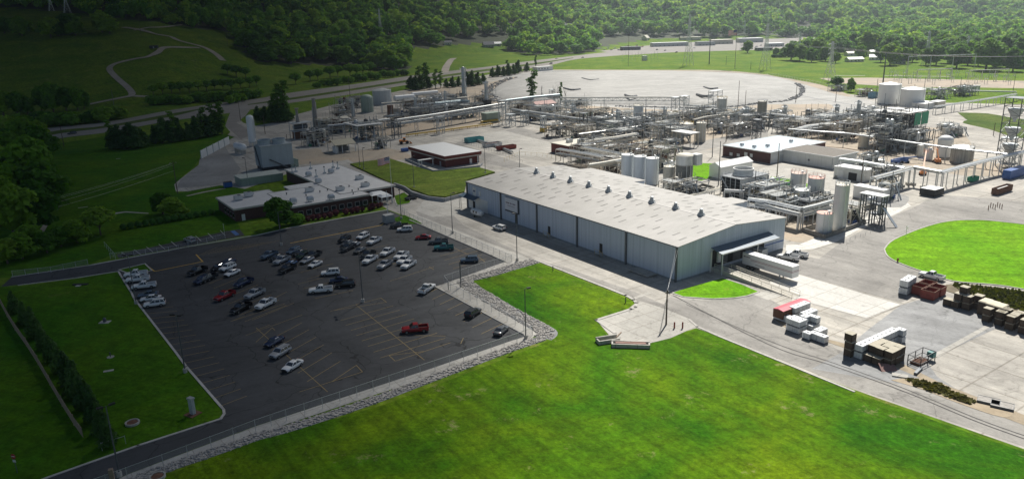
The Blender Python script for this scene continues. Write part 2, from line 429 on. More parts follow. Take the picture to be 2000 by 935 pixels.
# ------------------------------------------------------------------ terrain
def proj(x, y, z):
    v = np.stack([x, y, z-CAMH], -1); d = v@_F; return 1000+FPX*(v@_R)/d, 467.5+FPX*(v@_D)/d
BX = [-200,0,60,154,221,331,364,416,452,475,478,500,560,650,740,790,800,815,870,935,990,1000,1060,1150,1170,1200,1260,1350,1440,1500,1530,1540,1600,1640,1700,1790,1860,1930,2000,2200]
BY = [15,20,21,29,38,50,56,62,64,90,104,120,129,129,138,142,112,97,92,88,88,104,110,106,97,90,80,76,74,72,74,104,110,104,104,112,120,128,132,136]
def terrain():
    xs = np.concatenate([np.arange(-2600, -600, 40), np.arange(-600, 700, 20), np.arange(700, 3400, 40)])
    ys = np.concatenate([[-50, 480], np.arange(500, 1600, 16), np.arange(1600, 2600, 32), np.arange(2600, 5400, 80)])
    V = [(float(x), float(y), tz(x, y)) for y in ys for x in xs]
    nx = len(xs); F = []
    for j in range(len(ys)-1):
        for i in range(nx-1): a = j*nx+i; F.append((a, a+1, a+nx+1, a+nx))
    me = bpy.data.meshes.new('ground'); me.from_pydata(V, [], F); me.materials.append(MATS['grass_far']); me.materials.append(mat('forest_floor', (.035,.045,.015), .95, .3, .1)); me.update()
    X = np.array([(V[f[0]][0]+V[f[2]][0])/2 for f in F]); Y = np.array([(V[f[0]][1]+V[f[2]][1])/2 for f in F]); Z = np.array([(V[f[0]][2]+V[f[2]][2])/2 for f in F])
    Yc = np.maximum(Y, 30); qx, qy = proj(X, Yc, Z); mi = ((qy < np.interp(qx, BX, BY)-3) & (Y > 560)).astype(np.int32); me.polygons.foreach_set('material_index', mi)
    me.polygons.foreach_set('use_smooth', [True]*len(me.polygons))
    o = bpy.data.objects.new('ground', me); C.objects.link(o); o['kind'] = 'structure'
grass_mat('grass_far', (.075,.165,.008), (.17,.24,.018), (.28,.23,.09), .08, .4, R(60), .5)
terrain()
def area(name, px, material, z, sp=0, extra=None):
    pts = [P(*p) for p in px]
    if sp: pts = spline(pts+[pts[0]], sp)[:-1]
    return struct(MB().sheet([(p[0], p[1]) for p in pts], z), name, material)
# big south field
area('grass_field', [(2400,1040),(2000,882),(1667,766),(1362,642),(1270,668),(1262,676),(1200,676),(1165,625),(1228,602),(1240,592),(1223,582),(1051,514),(1000,520),(905,545),(1050,652),(1078,648),(1085,660),(1000,695),(750,790),(500,860),(240,960),(-100,1080),(300,1500),(2400,1500)], GR, .02)
area('lawn', [(36,560),(146,545),(231,531),(257,573),(262,583),(341,685),(437,806),(434,815),(400,828),(270,870),(100,930),(-150,1010),(-400,900),(-300,500),(-100,560)], GR2, .02)
area('lawn', [(90,285),(206,266),(330,262),(440,262),(458,268),(395,300),(382,322),(340,360),(345,378),(430,362),(500,372),(520,400),(458,420),(470,448),(225,495),(172,516),(23,541),(-200,560),(-200,330)], GR2, .02)
# yard of the plant
area('plant_yard', [(340,374),(338,362),(352,350),(388,322),(392,303),(440,268),(450,258),(440,246),(445,232),(452,214),(475,240),(500,246),(560,234),(585,222),(650,205),(700,196),(770,180),(840,166),(900,156),(965,144),(1050,137),(1160,138),(1300,138),(1400,139),(1500,146),(1560,160),(1600,168),(1650,183),(1720,192),(1800,200),(2000,204),(2500,240),(2500,1080),(2000,876),(1667,760),(1360,640),(1265,670),(1205,672),(1163,623),(1228,600),(1240,590),(1223,579),(1051,511),(1000,512),(800,425),(757,409),(700,370),(560,340),(470,372)], YARD, .01)
area('soil_patch', [(790,180),(880,168),(960,160),(1010,150),(1000,165),(960,185),(985,200),(940,205),(860,200)], TAN, .03, 3)
area('soil_patch', [(1000,196),(1120,205),(1240,212),(1370,216),(1480,205),(1560,204),(1620,204),(1620,215),(1520,232),(1400,240),(1250,225),(1100,215),(1020,210)], TAN, .03, 3)
area('soil_patch', [(1560,260),(1700,262),(1850,300),(1990,330),(1900,345),(1750,318),(1640,300),(1560,285)], TAN, .035, 3)
area('soil_patch', [(530,300),(620,290),(640,300),(760,290),(800,310),(660,318),(560,320)], TAN, .03, 3)
area('soil_patch', [(1660,255),(1850,250),(1900,290),(1860,318),(1700,305),(1640,285)], TAN, .034, 3)
area('soil_patch', [(1180,255),(1360,240),(1420,262),(1390,292),(1240,300),(1150,290)], TAN, .034, 3)
area('soil_patch', [(700,240),(860,222),(960,222),(980,240),(820,262),(690,262)], TAN, .034, 3)
area('soil_patch', [(1080,325),(1160,318),(1215,330),(1210,350),(1120,340)], TAN, .034, 3)
area('soil_patch', [(1475,412),(1560,402),(1640,430),(1600,468),(1540,470),(1480,440)], TAN, .036, 3)
area('dirt_verge', [(1510,620),(1535,640),(1600,662),(1690,694),(1760,722),(1840,758),(1900,790),(1990,826),(2100,865),(2100,850),(1990,806),(1900,772),(1830,744),(1740,700),(1640,668),(1580,655),(1545,640),(1520,618)], mat('verge_dirt', (.33,.27,.19), .95, .35, .5), .055, 3)
area('dirt_verge', [(1060,136),(1160,139),(1300,139.6),(1400,141),(1500,148),(1560,162),(1640,186),(1660,186),(1600,165),(1540,154),(1480,144),(1400,137.5),(1300,137),(1160,136.5)], TAN, .05, 3)
area('dry_grass', [(1870,220),(1930,222),(1990,232),(2100,240),(2100,262),(1960,250),(1900,240)], GRD, .04, 3)
area('dry_grass', [(1900,232),(1960,245),(2040,262),(1990,270),(1930,252),(1880,240)], GRD, .05, 3)
area('gravel_lot', [(345,368),(352,352),(388,322),(394,303),(432,274),(448,300),(470,330),(455,352),(420,362)], GRAV, .025)
# capped landfill, a low dome of pale gravel with a ring of riprap
def cap():
    ring = [(958,182),(975,166),(1010,153),(1060,146),(1160,142),(1290,142),(1400,145),(1480,150),(1540,160),(1562,174),(1555,188),(1500,200),(1400,208),(1290,206),(1160,204),(1050,200),(985,196)]
    pts = spline([P(*p)for p in ring]+[P(*ring[0])], 4)[:-1]
    c = sum((Vector((p[0], p[1])) for p in pts), Vector((0,0)))/len(pts)
    mb = MB(); n = len(pts); L = [(1, .05), (.985, 1.0), (.94, 2.6), (.8, 3.8), (.5, 4.6), (.2, 5.0)]
    V = []; F = []
    for k, z in L:
        for p in pts: q = c+(Vector(p[:2])-c)*k; V.append((q.x, q.y, z))
    for j in range(len(L)-1):
        for i in range(n): F.append((j*n+i, j*n+(i+1) % n, (j+1)*n+(i+1) % n, (j+1)*n+i))
    F.append(tuple((len(L)-1)*n+i for i in range(n)))
    a = sum(pts[i][0]*pts[(i+1) % n][1]-pts[(i+1) % n][0]*pts[i][1] for i in range(n))
    if a < 0: F = [f[::-1] for f in F]
    mb.add(V, F); struct(mb, 'landfill_cap', CAP, True)
    return pts, c
cap_pts, cap_c = cap()
# riprap: loose stones, one object each band
def stones(name, path, width, size, spacing, seed, h=0, label=None, dens=1.0):
    rr = random.Random(seed); vs = []; fs = []; pts = densify([(p[0], p[1], 0) for p in path], spacing)
    base = [(-1,-1,-.6),(1,-1,-.6),(1,1,-.6),(-1,1,-.6),(-.6,-.7,.7),(.7,-.6,.6),(.6,.7,.75),(-.7,.6,.6)]
    ff = [(4,5,6,7),(0,1,5,4),(1,2,6,5),(2,3,7,6),(3,0,4,7)]
    for i, p in enumerate(pts[:-1]):
        d = (pts[i+1]-p).normalized(); nn = Vector((-d.y, d.x, 0))
        for _ in range(int(width/spacing*dens)+1):
            q = p+nn*rr.uniform(-.5, .5)*width+d*rr.uniform(0, spacing); s_ = size*rr.uniform(.5, 1.3); a = rr.uniform(0, 6.28)
            c_, n_ = math.cos(a)*s_, math.sin(a)*s_; b = len(vs); fl = rr.uniform(.5, 1)
            for x, y, z in base: vs.append((q.x+x*c_-y*n_+rr.uniform(-.2,.2)*s_, q.y+x*n_+y*c_, h+z*s_*fl))
            fs += [tuple(b+k for k in f) for f in ff]
    mb = MB(); mb.v = vs; mb.f = fs; mb.m = [0]*len(fs)
    o = mb.build(name, STONE); o['kind'] = 'stuff'; o['label'] = label; o['category'] = 'stones'; return o
STONE = mat('riprap_stone', (.34,.32,.29), .85, .5, 1.6)
STONED = mat('riprap_dark', (.24,.24,.24), .9, .4, 1.0)
rp = [P(*p) for p in [(1046,509),(1000,522),(960,534),(905,548),(918,560),(950,580),(1000,610),(1052,638),(1070,650),(1060,660),(1000,680),(930,706),(840,740),(740,778),(640,812),(560,837),(500,853),(430,878),(350,905),(280,930),(230,955)]]
struct(MB().ribbon(spline([(p.x, p.y) for p in rp[:10]], 4), 4.2, .03), 'riprap_bed', STONED); struct(MB().ribbon(spline([(p.x, p.y) for p in rp[9:]], 4), 2.5, .034), 'riprap_bed', STONED)
stones('riprap', rp[:10], 3.8, .24, .45, 1, .08, 'band of grey riprap stones round the upper concrete corner', 1.5)
stones('riprap', rp[9:], 2.3, .24, .45, 8, .08, 'band of grey riprap stones outside the parking lot fence', 1.5)
ringa = [P(*p) for p in [(1000,152),(972,165),(955,180),(975,197),(1030,203)]]; ringb = [P(*p) for p in [(1200,208),(1300,210),(1400,211),(1480,203),(1540,196),(1562,184),(1566,172),(1556,163)]]
stones('riprap', spline(ringa, 4), 12, .9, 2.6, 2, .2, 'patch of dark riprap stones at the left end of the gravel mound', .7)
stones('riprap', spline(ringb, 4), 4, .7, 1.8, 2, .2, 'band of dark riprap stones along the near and right foot of the gravel mound', .9)
for k_ in ('riprap.002', 'riprap.003'): bpy.data.objects[k_].data.materials[0] = STONED
area('gravel_field', [(940,176),(985,150),(1055,137.5),(1160,138.5),(1300,138.8),(1400,140),(1500,147),(1560,161),(1640,184),(1740,206),(1650,222),(1560,214),(1500,210),(1400,218),(1250,216),(1100,208),(1000,205),(950,192)], CAP, .02)
struct(MB().ribbon(spline([P(*p) for p in [(1010,147),(1060,143.5),(1160,141.5),(1290,141),(1400,143),(1480,147),(1550,155)]],4), 1.6, .06), 'swale', STONED)
struct(MB().ribbon(spline([P(*p) for p in [(1560,186),(1600,194),(1660,204),(1700,212)]],4), 1.6, .06), 'swale', STONED)
# highway with grass median
def road_px(name, up, lo, material, z, k=5):
    a = spline([P(*p) for p in up], k); b = spline([P(*p) for p in lo], k)
    return struct(MB().sheet([(p[0], p[1]) for p in a]+[(p[0], p[1]) for p in b[::-1]], z), name, material)
road_px('highway', [(-160,300),(90,251),(205,239),(330,216),(440,200),(503,193),(570,181),(690,165),(790,150),(860,141),(949,131),(1015,122),(1100,112),(1180,103),(1282,95),(1400,88),(1500,83),(1700,78)],
        [(-160,345),(88,276),(206,259),(330,237),(440,222),(490,214),(571,201),(690,184),(795,166),(870,153),(960,141),(1059,131),(1120,117),(1180,111),(1282,104),(1400,100),(1500,97),(1700,88)], HWY, .03)
road_px('median', [(-160,322),(90,259),(205,246),(330,223),(400,211)], [(-160,328),(90,266),(205,250),(330,229),(400,212)], GRD, .06)
road_px('median', [(484,204),(570,191),(690,173),(800,156),(880,145),(960,134),(1040,124),(1120,113)], [(484,205.5),(570,195),(690,177),(800,160),(880,149),(960,138),(1040,127.5),(1120,114)], GRD, .06)
area('road', [(455,208),(490,212),(480,226),(462,240),(500,262),(470,272),(440,246),(446,230)], HWY, .04)
area('road', [(1170,100),(1240,92),(1330,82),(1500,74),(1700,70),(1700,80),(1500,92),(1290,104),(1230,108)], HWY, .05)
struct(MB().ribbon([P(*p) for p in [(868,142),(872,130),(880,118),(893,105),(880,95),(862,88)]], 9, .06), 'side_road', DIRT)
# hill track
struct(MB().ribbon(densify([(p[0], p[1], 0) for p in spline([P(*p) for p in [(172,205),(205,198),(240,191),(258,186),(250,172),(225,150),(214,135),(226,125),(262,116),(290,111),(308,103),(320,94),(350,93),(390,94)]], 5)], 8), 5.5, .35, terrain=True), 'track', DIRT)
struct(MB().ribbon(densify([(p[0], p[1], 0) for p in spline([P(*p) for p in [(262,188),(300,190)]], 3)], 8), 5, .3, terrain=True), 'track', DIRT)
struct(MB().ribbon(densify([(p[0], p[1], 0) for p in spline([P(*p) for p in [(436,119),(420,105),(395,92),(350,80),(332,72),(300,66),(270,58),(240,54)]], 5)], 8), 7, .35, terrain=True), 'track', DIRT)
struct(MB().ribbon(densify([(p[0], p[1], 0) for p in spline([P(*p) for p in [(262,60),(310,54),(355,49)]], 5)], 8), 4.5, .35, terrain=True), 'track', DIRT)
# ------------------------------------------------------------------ parking lot
lot = [(2,560),(36,556),(146,543),(231,530),(257,572),(262,583),(341,685),(439,808),(430,818),(400,828),(270,870),(100,928),(-60,985),(-40,1010),(180,960),(250,925),(500,831),(844,719),(1000,665),(1030,657),(860,567),(850,560),(985,512),(960,499),(800,430),(772,416),(757,411),(564,446),(500,461),(362,484),(177,518),(23,541)]
area('parking_lot', lot, ASPH, .03)
area('parking_strip', [(228,497),(440,452),(468,448),(478,460),(362,481),(232,504)], ASPH, .045)
def kerb(name, px, w_=.35, h=.14, closed=False, m=KERB):
    pts = [P(*p) for p in px]; mb = MB()
    if closed: pts.append(pts[0])
    for a, b in zip(pts[:-1], pts[1:]):
        d = (b-a).normalized()*w_*.45
        mb.bar((a.x-d.x, a.y-d.y, h/2), (b.x+d.x, b.y+d.y, h/2), w_, h)
    return struct(mb, name, m)
kerb('kerb', [(231,530),(257,572),(262,583),(341,685),(364,716),(437,800),(438,808),(431,818),(400,828),(270,870),(100,930),(-20,975)], .45)
kerb('kerb', [(36,557),(146,543.5),(231,530)], .3)
kerb('kerb', [(757,410),(564,445.5),(500,460),(478,463),(362,483),(177,518)], .6)
kerb('kerb', [(177,518),(23,541)], .3)
# concrete skirt around the lot
def band(name, inner, outer, material, z):
    struct(MB().sheet([(P(*p).x, P(*p).y) for p in inner]+[(P(*p).x, P(*p).y) for p in outer[::-1]], z), name, material)
band('concrete_skirt', [(200,950),(250,926),(500,832),(844,719),(1000,665),(1028,656.5),(942,608),(860,567),(850,560),(985,512)],
     [(270,936),(300,922),(500,850),(560,828),(860,728),(1010,676),(1052,652),(1000,622),(905,560),(893,548),(1002,516)], CONC, .05)
band('concrete_skirt', [(800,428),(960,498),(985,511)], [(815,420),(1040,508),(1004,518)], CONC, .055)
kerb('kerb', [(800,430),(960,499),(986,511)], .35, .2); kerb('kerb', [(850,560),(1030,657)], .4, .2)
kerb('kerb', [(1046,508),(1222,577),(1238,586),(1243,592),(1241,600),(1232,604),(1165,625),(1200,650)], .7, .15)
kerb('kerb', [(1346,624),(1362,638),(1400,655),(1667,764)], .5, .12)
# stall lines
ln = MB(); wl = MB()
def line(a, b, w_=.13, m=None): (m or ln).ribbon([P(*a), P(*b)], w_, .052)
def stalls(a0, b0, a1, b1, n):
    for i in range(n):
        t = i/(n-1); line((a0[0]+(a1[0]-a0[0])*t, a0[1]+(a1[1]-a0[1])*t), (b0[0]+(b1[0]-b0[0])*t, b0[1]+(b1[1]-b0[1])*t))
def stalls3(a0, b0, a1, b1, n):
    """stall lines between two ground lines, evenly spaced on the ground"""
    A0, B0, A1, B1 = P(*a0), P(*b0), P(*a1), P(*b1)
    for i in range(n):
        t = i/(n-1); ln.ribbon([A0.lerp(A1, t), B0.lerp(B1, t)], .13, .052)
stalls3((262,587),(325,583), (430,793),(482,773), 19)                   # left kerb row
stalls3((400,545),(455,522), (478,628),(560,596), 9); line((450,628),(557,593)); line((450,628),(478,617))
stalls3((505,598),(560,570), (480,655),(590,615), 3)
stalls3((515,670),(590,630), (600,745),(665,705), 6); line((500,640),(640,765)); line((585,765),(708,726)); line((696,713),(708,726)); line((650,744),(696,713))
line((500,668),(532,640)); line((532,640),(537,645)); line((500,645),(528,634))
stalls3((665,626),(768,597), (742,699),(870,660), 8)
line((695,595),(829,703)); line((645,608),(744,582)); line((744,582),(755,590)); line((648,607),(755,590)); line((760,694),(772,705)); line((772,705),(880,669)); line((760,694),(828,686)); 
stalls3((807,655),(870,656), (900,671),(905,660), 2)
stalls3((540,500),(600,486), (600,545),(670,525), 5); stalls3((582,555),(640,540), (615,583),(690,567), 4)
stalls3((700,490),(760,478), (750,520),(805,505), 4); line((762,549),(848,521)); line((838,521),(848,527))
stalls3((830,575),(862,560),(940,652),(990,628),8)
stalls3((860,500),(925,483),(885,525),(950,505),4); line((884,483),(915,497)); line((935,502),(948,512))
stalls3((385,500),(425,483),(470,487),(545,470),9); line((383,497),(398,512)); 
struct(ln, 'parking_lines', YLINE)
yl = MB()
for a, b in (((302,530),(396,511)),((396,511),(383,497)),((283,516),(302,530)),((567,475),(745,440)),((745,440),(752,433))): yl.ribbon([P(*a), P(*b)], .35, .056)
struct(yl, 'parking_lines', mat('strong_yellow', (.55,.34,.06), .8, .2, 1.5))
for i in range(9):
    t = i/8; a = (252+188*t, 503-43*t); wl.ribbon([P(a[0]-14+4*t, a[1]-10), P(a[0], a[1])], .15, .056)
struct(wl, 'parking_lines', WLINE)
area('accessible_bay', [(450,452),(458,450),(468,458),(460,460)], plain('bay_blue', (.06,.15,.35), .8), .058)
area('kerb_island', [(232,527),(262,521),(282,516),(296,529),(250,533)], GR2, .06); kerb('kerb', [(232,527),(262,520),(283,515),(297,529),(250,534)], .35, .15, True)
# ------------------------------------------------------------------ roads and pads of the plant
area('plant_road', [(812,412),(850,400),(885,420),(905,440),(1040,505),(1110,525),(1240,570),(1296,594),(1312,576),(1320,581),(1370,586),(1436,584),(1484,571),(1530,600),(1510,612),(1508,622),(1530,640),(1600,668),(1700,706),(1800,745),(2000,822),(2300,930),(2300,985),(2000,872),(1667,757),(1356,636),(1330,624),(1260,604),(1244,590),(1236,583),(1223,577),(1050,509),(1000,490),(818,424)], ROADM, .03)
area('concrete_apron', [(812,412),(830,388),(868,392),(905,382),(960,392),(910,418),(885,421),(845,424)], CONC, .045)
area('concrete_band', [(1237,580),(1272,568),(1276,571),(1241,584)], CONC, .045)
area('concrete_apron', [(1165,625),(1230,604),(1244,596),(1250,588),(1260,591),(1300,603),(1345,622),(1361,637),(1310,660),(1265,671),(1203,670)], CONC, .05)
area('new_concrete_pad', [(1545,540),(1560,536),(1759,595),(1692,621),(1500,569),(1482,556)], PADM, .05)
area('concrete_apron', [(1470,575),(1500,566),(1530,577),(1500,586)], CONC, .055)
area('plant_road', [(1535,497),(1600,505),(1640,475),(1700,440),(1750,420),(1795,400),(1830,380),(1900,385),(2100,405),(2100,440),(1990,442),(1900,430),(1850,432),(1800,446),(1742,470),(1727,487),(1735,503),(1790,530),(1840,548),(1760,590),(1560,535),(1535,520)], ROADM, .03)
area('concrete_drive', [(1592,465),(1560,478),(1535,478),(1535,492),(1590,486),(1630,474),(1700,437),(1750,418),(1780,402),(1760,388),(1735,392),(1700,420),(1650,450)], PADM, .045)
area('yard_asphalt', [(1585,720),(1640,690),(1700,640),(1759,596),(1830,575),(1990,610),(1985,622),(1810,705),(1830,735),(1900,780),(1960,800),(1850,765)], paving_mat('worn_asphalt', (.29,.29,.285), .25, .06, .25, None, .35, R(35)), .04)
area('concrete_strip', [(1818,694),(1935,630),(1942,634),(1832,698)], CONC, .06)
area('concrete_apron', [(690,318),(680,312),(620,322),(560,330),(640,325)], CONC, .045)
area('concrete_apron', [(985,255),(1010,262),(1100,285),(1085,308),(1015,305),(905,280),(930,265)], CONC, .045)
area('plant_road', [(880,285),(900,276),(960,262),(1000,252),(1020,250),(1085,270),(1200,310),(1440,262),(1500,255),(1500,268),(1430,282),(1250,320),(1240,335),(1130,320),(1080,300),(980,264),(905,284),(1100,345),(1000,330),(900,310)], ROADM, .035)
area('concrete_drive', [(1440,345),(1500,325),(1530,323),(1630,340),(1625,352),(1560,385),(1480,360)], CONC, .045)
area('concrete_apron', [(1515,330),(1632,350),(1700,362),(1660,385),(1620,400),(1600,370)], CONC, .046)
area('gravel_patch', [(1710,402),(1760,405),(1775,385),(1740,378),(1720,390)], GRAV, .06, 3)
def lawn_island(px, m, z=.08, sp=4, h=.15, k=True):
    pts = [P(*p) for p in px]
    if sp: pts = spline(pts+[pts[0]], sp)[:-1]
    struct(MB().sheet([(p[0], p[1]) for p in pts], z), 'lawn', m)
    if k:
        mb = MB(); q = [Vector((p[0], p[1], 0)) for p in pts]; q.append(q[0])
        for a, b in zip(q[:-1], q[1:]): mb.bar((a.x, a.y, h/2), (b.x, b.y, h/2), .35, h)
        struct(mb, 'kerb', KERB)
lawn_island([(1727,487),(1745,469),(1800,446),(1850,433),(1905,430),(1960,434),(2050,446),(2200,475),(2300,560),(2150,590),(2000,565),(1940,556),(1860,549),(1800,530),(1752,512),(1733,500)], GR3, .10, 4, .18)
lawn_island([(1312,572),(1345,561),(1411,543),(1450,556),(1483,570),(1460,578),(1436,582),(1393,584),(1334,580)], GR3, .10, 0)
lawn_island([(1348,318),(1400,320),(1396,345),(1370,353),(1335,350)], GR3, .08, 0, k=False)
lawn_island([(1505,345),(1560,352),(1590,365),(1560,380),(1500,368)], GR3, .08, 0, k=False)
lawn_island([(769,383),(790,376),(806,388),(800,397),(775,402)], GR2, .08, 0)
lawn_island([(768,427),(790,420),(812,430),(825,437),(780,438)], GR2, .08, 0, k=False)
# raised office lawn with its grey retaining wall
px_l = [(684,322),(759,311),(844,337),(936,329),(967,338),(912,354),(907,376),(872,386),(838,384),(812,374),(767,361)]
pl = [P(*p) for p in px_l]
struct(MB().prism([(p.x, p.y) for p in pl], 0, .55), 'lawn', grass_mat('grass_office', (.09,.15,.015), (.15,.19,.03), (.22,.21,.09), .04, .5, R(-30)))
mb = MB(); wl_ = [P(*p) for p in [(770,363),(790,370),(806,381),(836,390),(868,394),(905,384)]]
for a, b in zip(wl_[:-1], wl_[1:]): mb.bar((a.x, a.y, .65), (b.x, b.y, .65), .5, 1.3)
single(mb, 'retaining_wall', mat('grey_block', (.30,.31,.32), .85, .15, 1), 'curved grey block retaining wall below the raised office lawn', 'wall')
# ------------------------------------------------------------------ buildings
def building(name, label, cat, near, left, right, h, wall, roof, dims=None, over=.25, fascia=None, gable=None, rise=1.0, group=None, z0=0, thick=.25, parapet=None):
    o, dy, dx = rect_px(near, left, right, h) if dims is None else (P(*near, h)*1, dims[1], dims[0])
    if dims is not None: o = Vector((o.x, o.y, 0))
    t = thing(name, label, cat, o, AV, group)
    m = MB()
    if gable is None:
        m.box(0, 0, z0, dx, dy, h-thick); m.build('wall', wall, t)
        r = MB().box(-over, -over, h-thick, dx+over, dy+over, h); r.build('roof', roof, t)
        if parapet:
            q = MB()
            q.box(-over-.01, -over-.01, h-thick*1.2, dx+over+.01, -over+.25, h+parapet[0]); q.box(-over-.01, -over+.25, h-thick*1.2, -over+.25, dy+over, h+parapet[0])
            q.box(dx+over-.25, -over+.25, h-thick*1.2, dx+over+.01, dy+over, h+parapet[0]); q.box(-over+.25, dy+over-.25, h-thick*1.2, dx+over-.25, dy+over+.01, h+parapet[0])
            q.build('parapet', parapet[1], t)
    else:
        if gable == 'x':                                   # ridge runs along x
            m.add([(0,0,z0),(dx,0,z0),(dx,dy,z0),(0,dy,z0),(0,0,h),(dx,0,h),(dx,dy,h),(0,dy,h),(0,dy/2,h+rise),(dx,dy/2,h+rise)],
                  [(0,1,5,4),(2,3,7,6),(0,4,8,7,3),(1,2,6,9,5)])
            V = [(-over,-over,h-.05),(dx+over,-over,h-.05),(dx+over,dy/2,h+rise+.12),(-over,dy/2,h+rise+.12),(dx+over,dy+over,h-.05),(-over,dy+over,h-.05)]
        else:
            m.add([(0,0,z0),(dx,0,z0),(dx,dy,z0),(0,dy,z0),(0,0,h),(dx,0,h),(dx,dy,h),(0,dy,h),(dx/2,0,h+rise),(dx/2,dy,h+rise)],
                  [(3,0,4,7),(1,2,6,5),(0,1,5,8,4),(2,3,7,9,6)])
            V = [(-over,-over,h-.05),(-over,dy+over,h-.05),(dx/2,dy+over,h+rise+.12),(dx/2,-over,h+rise+.12),(dx+over,dy+over,h-.05),(dx+over,-over,h-.05)]
        m.build('wall', wall, t)
        n = len(V); W = [(x, y, z-.14) for x, y, z in V]
        MB().add(V+W, [(0,1,2,3),(3,2,4,5),(9,8,7,6),(11,10,8,9),(0,6,7,1),(1,7,8,2),(2,8,10,4),(4,10,11,5),(5,11,9,3),(3,9,6,0)]).build('roof', roof, t)
    t['dx'] = dx; t['dy'] = dy
    return t, dx, dy
def dims(t): return t['dx'], t['dy']
DOORM = mat('grey_door', (.28,.30,.31), .6, .1, 2); DOORD = mat('dark_opening', (.012,.012,.014), .8, .1, 1)
def opening(t, face, pos, z, w_, h, m=DOORM, name='door', d=.08, handle=False):
    """door, window or panel set 3 cm proud of a facade: face 'y' = the y=0 wall, 'x' = the x=0 wall"""
    mb = MB()
    if face == 'y': mb.box(pos, -d, z, pos+w_, .02, z+h)
    else: mb.box(-d, pos, z, .02, pos+w_, z+h)
    o = mb.build(name, m, t)
    if name == 'window':
        f = MB()
        if face == 'y':
            f.box(pos-.08, -d-.03, z-.1, pos+w_+.08, -d+.01, z); f.box(pos-.08, -d-.03, z+h, pos+w_+.08, -d+.01, z+h+.08); f.add([(pos-.08,-d-.03,z),(pos,-d-.03,z),(pos,-d-.03,z+h),(pos-.08,-d-.03,z+h)],[(0,1,2,3)]); f.add([(pos+w_,-d-.03,z),(pos+w_+.08,-d-.03,z),(pos+w_+.08,-d-.03,z+h),(pos+w_,-d-.03,z+h)],[(0,1,2,3)])
        else:
            f.box(-d-.03, pos-.08, z-.1, -d+.01, pos+w_+.08, z); f.box(-d-.03, pos-.08, z+h, -d+.01, pos+w_+.08, z+h+.08)
        f.build('frame', WHITE, o)
    return o
def make_ac(big=False):
    t = thing('rooftop_unit', 'x', 'air conditioner'); s = 1.35 if big else 1
    MB().box(-1.1*s, -.8*s, .2, 1.1*s, .8*s, 1.25*s).build('cabinet', GALV, t)
    MB().lathe([(.5*s, 1.25*s), (.5*s, 1.4*s), (.38*s, 1.42*s)], 12, .4*s).build('fan_guard', STEELD, t)
    m = MB(); m.box(-1.25*s, -.7*s, 0, 1.25*s, -.55*s, .2); m.box(-1.25*s, .55*s, 0, 1.25*s, .7*s, .2); m.build('curb', STEEL, t)
    MB().box(1.1*s, -.4*s, .25, 1.6*s, .4*s, .9).build('duct', GALV, t)
    return t
def make_ac2():
    t = thing('rooftop_unit', 'x', 'air conditioner')
    MB().box(-.9, -.7, .3, .9, .7, 1.1).build('cabinet', STEEL, t)
    m = MB()
    for a in (-.8, .8):
        for b in (-.6, .6): m.bar((a, b, 0), (a, b, .32), .08)
    m.build('leg', STEELD, t)
    MB().add([(-.9,-.7,1.1),(.9,-.7,1.1),(.9,.7,1.1),(-.9,.7,1.1),(-.6,-.4,1.5),(.6,-.4,1.5),(.6,.4,1.5),(-.6,.4,1.5)], [(0,1,5,4),(1,2,6,5),(2,3,7,6),(3,0,4,7),(4,5,6,7)]).build('hood', GALV, t)
    return t
ac1 = Kit(make_ac); ac2 = Kit(make_ac2)
def make_stackpipe():
    t = thing('exhaust_stack', 'x', 'roof pipe')
    MB().cyl((0,0,0), (0,0,2.2), .16, n=8).build('pipe', STEEL, t); MB().lathe([(.1,2.2),(.3,2.25),(.3,2.5),(.05,2.65)], 8).build('cap', STEELD, t)
    MB().box(-.5,-.4,0,.5,.4,.55).build('fan_box', STEEL, t)
    return t
stackp = Kit(make_stackpipe)
# ---- warehouse
def roof_mat():
    m, nt, b = nodes('warehouse_roof'); v = coords(nt, obj=True)
    f = noise(nt, v, .09, 5, .6); c = ramp(nt, f, [(.3, (.36,.345,.315)), (.7, (.43,.41,.38))])
    c = mixc(nt, .35, c, ramp(nt, noise(nt, coords(nt, (.25,.9,1), obj=True), .8, 4), [(.35,.8),(.65,1.12)]), 'MULTIPLY')
    nt.links.new(c, b.inputs['Base Color']); b.inputs['Roughness'].default_value = .5; b.inputs['Specular IOR Level'].default_value = .25; MATS['warehouse_roof'] = m; return m
def siding_mat():
    m, nt, b = nodes('warehouse_siding'); v = coords(nt, (1.4,1.4,.02), obj=True)
    f = noise(nt, v, .9, 4, .6); c = ramp(nt, f, [(.3, (.37,.43,.50)), (.5, (.47,.53,.62)), (.7, (.53,.59,.67))])
    vw = coords(nt, (1,1,0), obj=True); wv = N(nt, 'ShaderNodeTexWave', Scale=1.6, Distortion=0); wv.bands_direction = 'DIAGONAL'; nt.links.new(vw, wv.inputs['Vector'])
    c = mixc(nt, .35, c, ramp(nt, wv.outputs['Fac'], [(0,.72),(.3,1.0),(1,1.05)]), 'MULTIPLY')
    g = coords(nt, (2.5,2.5,.05), obj=True); c = mixc(nt, ramp(nt, noise(nt, g, 1, 3), [(.58,0.0),(.72,.35)]), c, (.20,.24,.26))
    nt.links.new(c, b.inputs['Base Color']); b.inputs['Roughness'].default_value = .55; MATS['warehouse_siding'] = m; return m
ROOFM = roof_mat(); SIDW = siding_mat()
OW = P(1322, 551)
WX, WY, WH, WR = 41.8, 97.3, 9.2, 10.9
wh = thing('warehouse', 'huge light blue grey metal warehouse with a low gabled pale roof', 'warehouse', OW, AV)
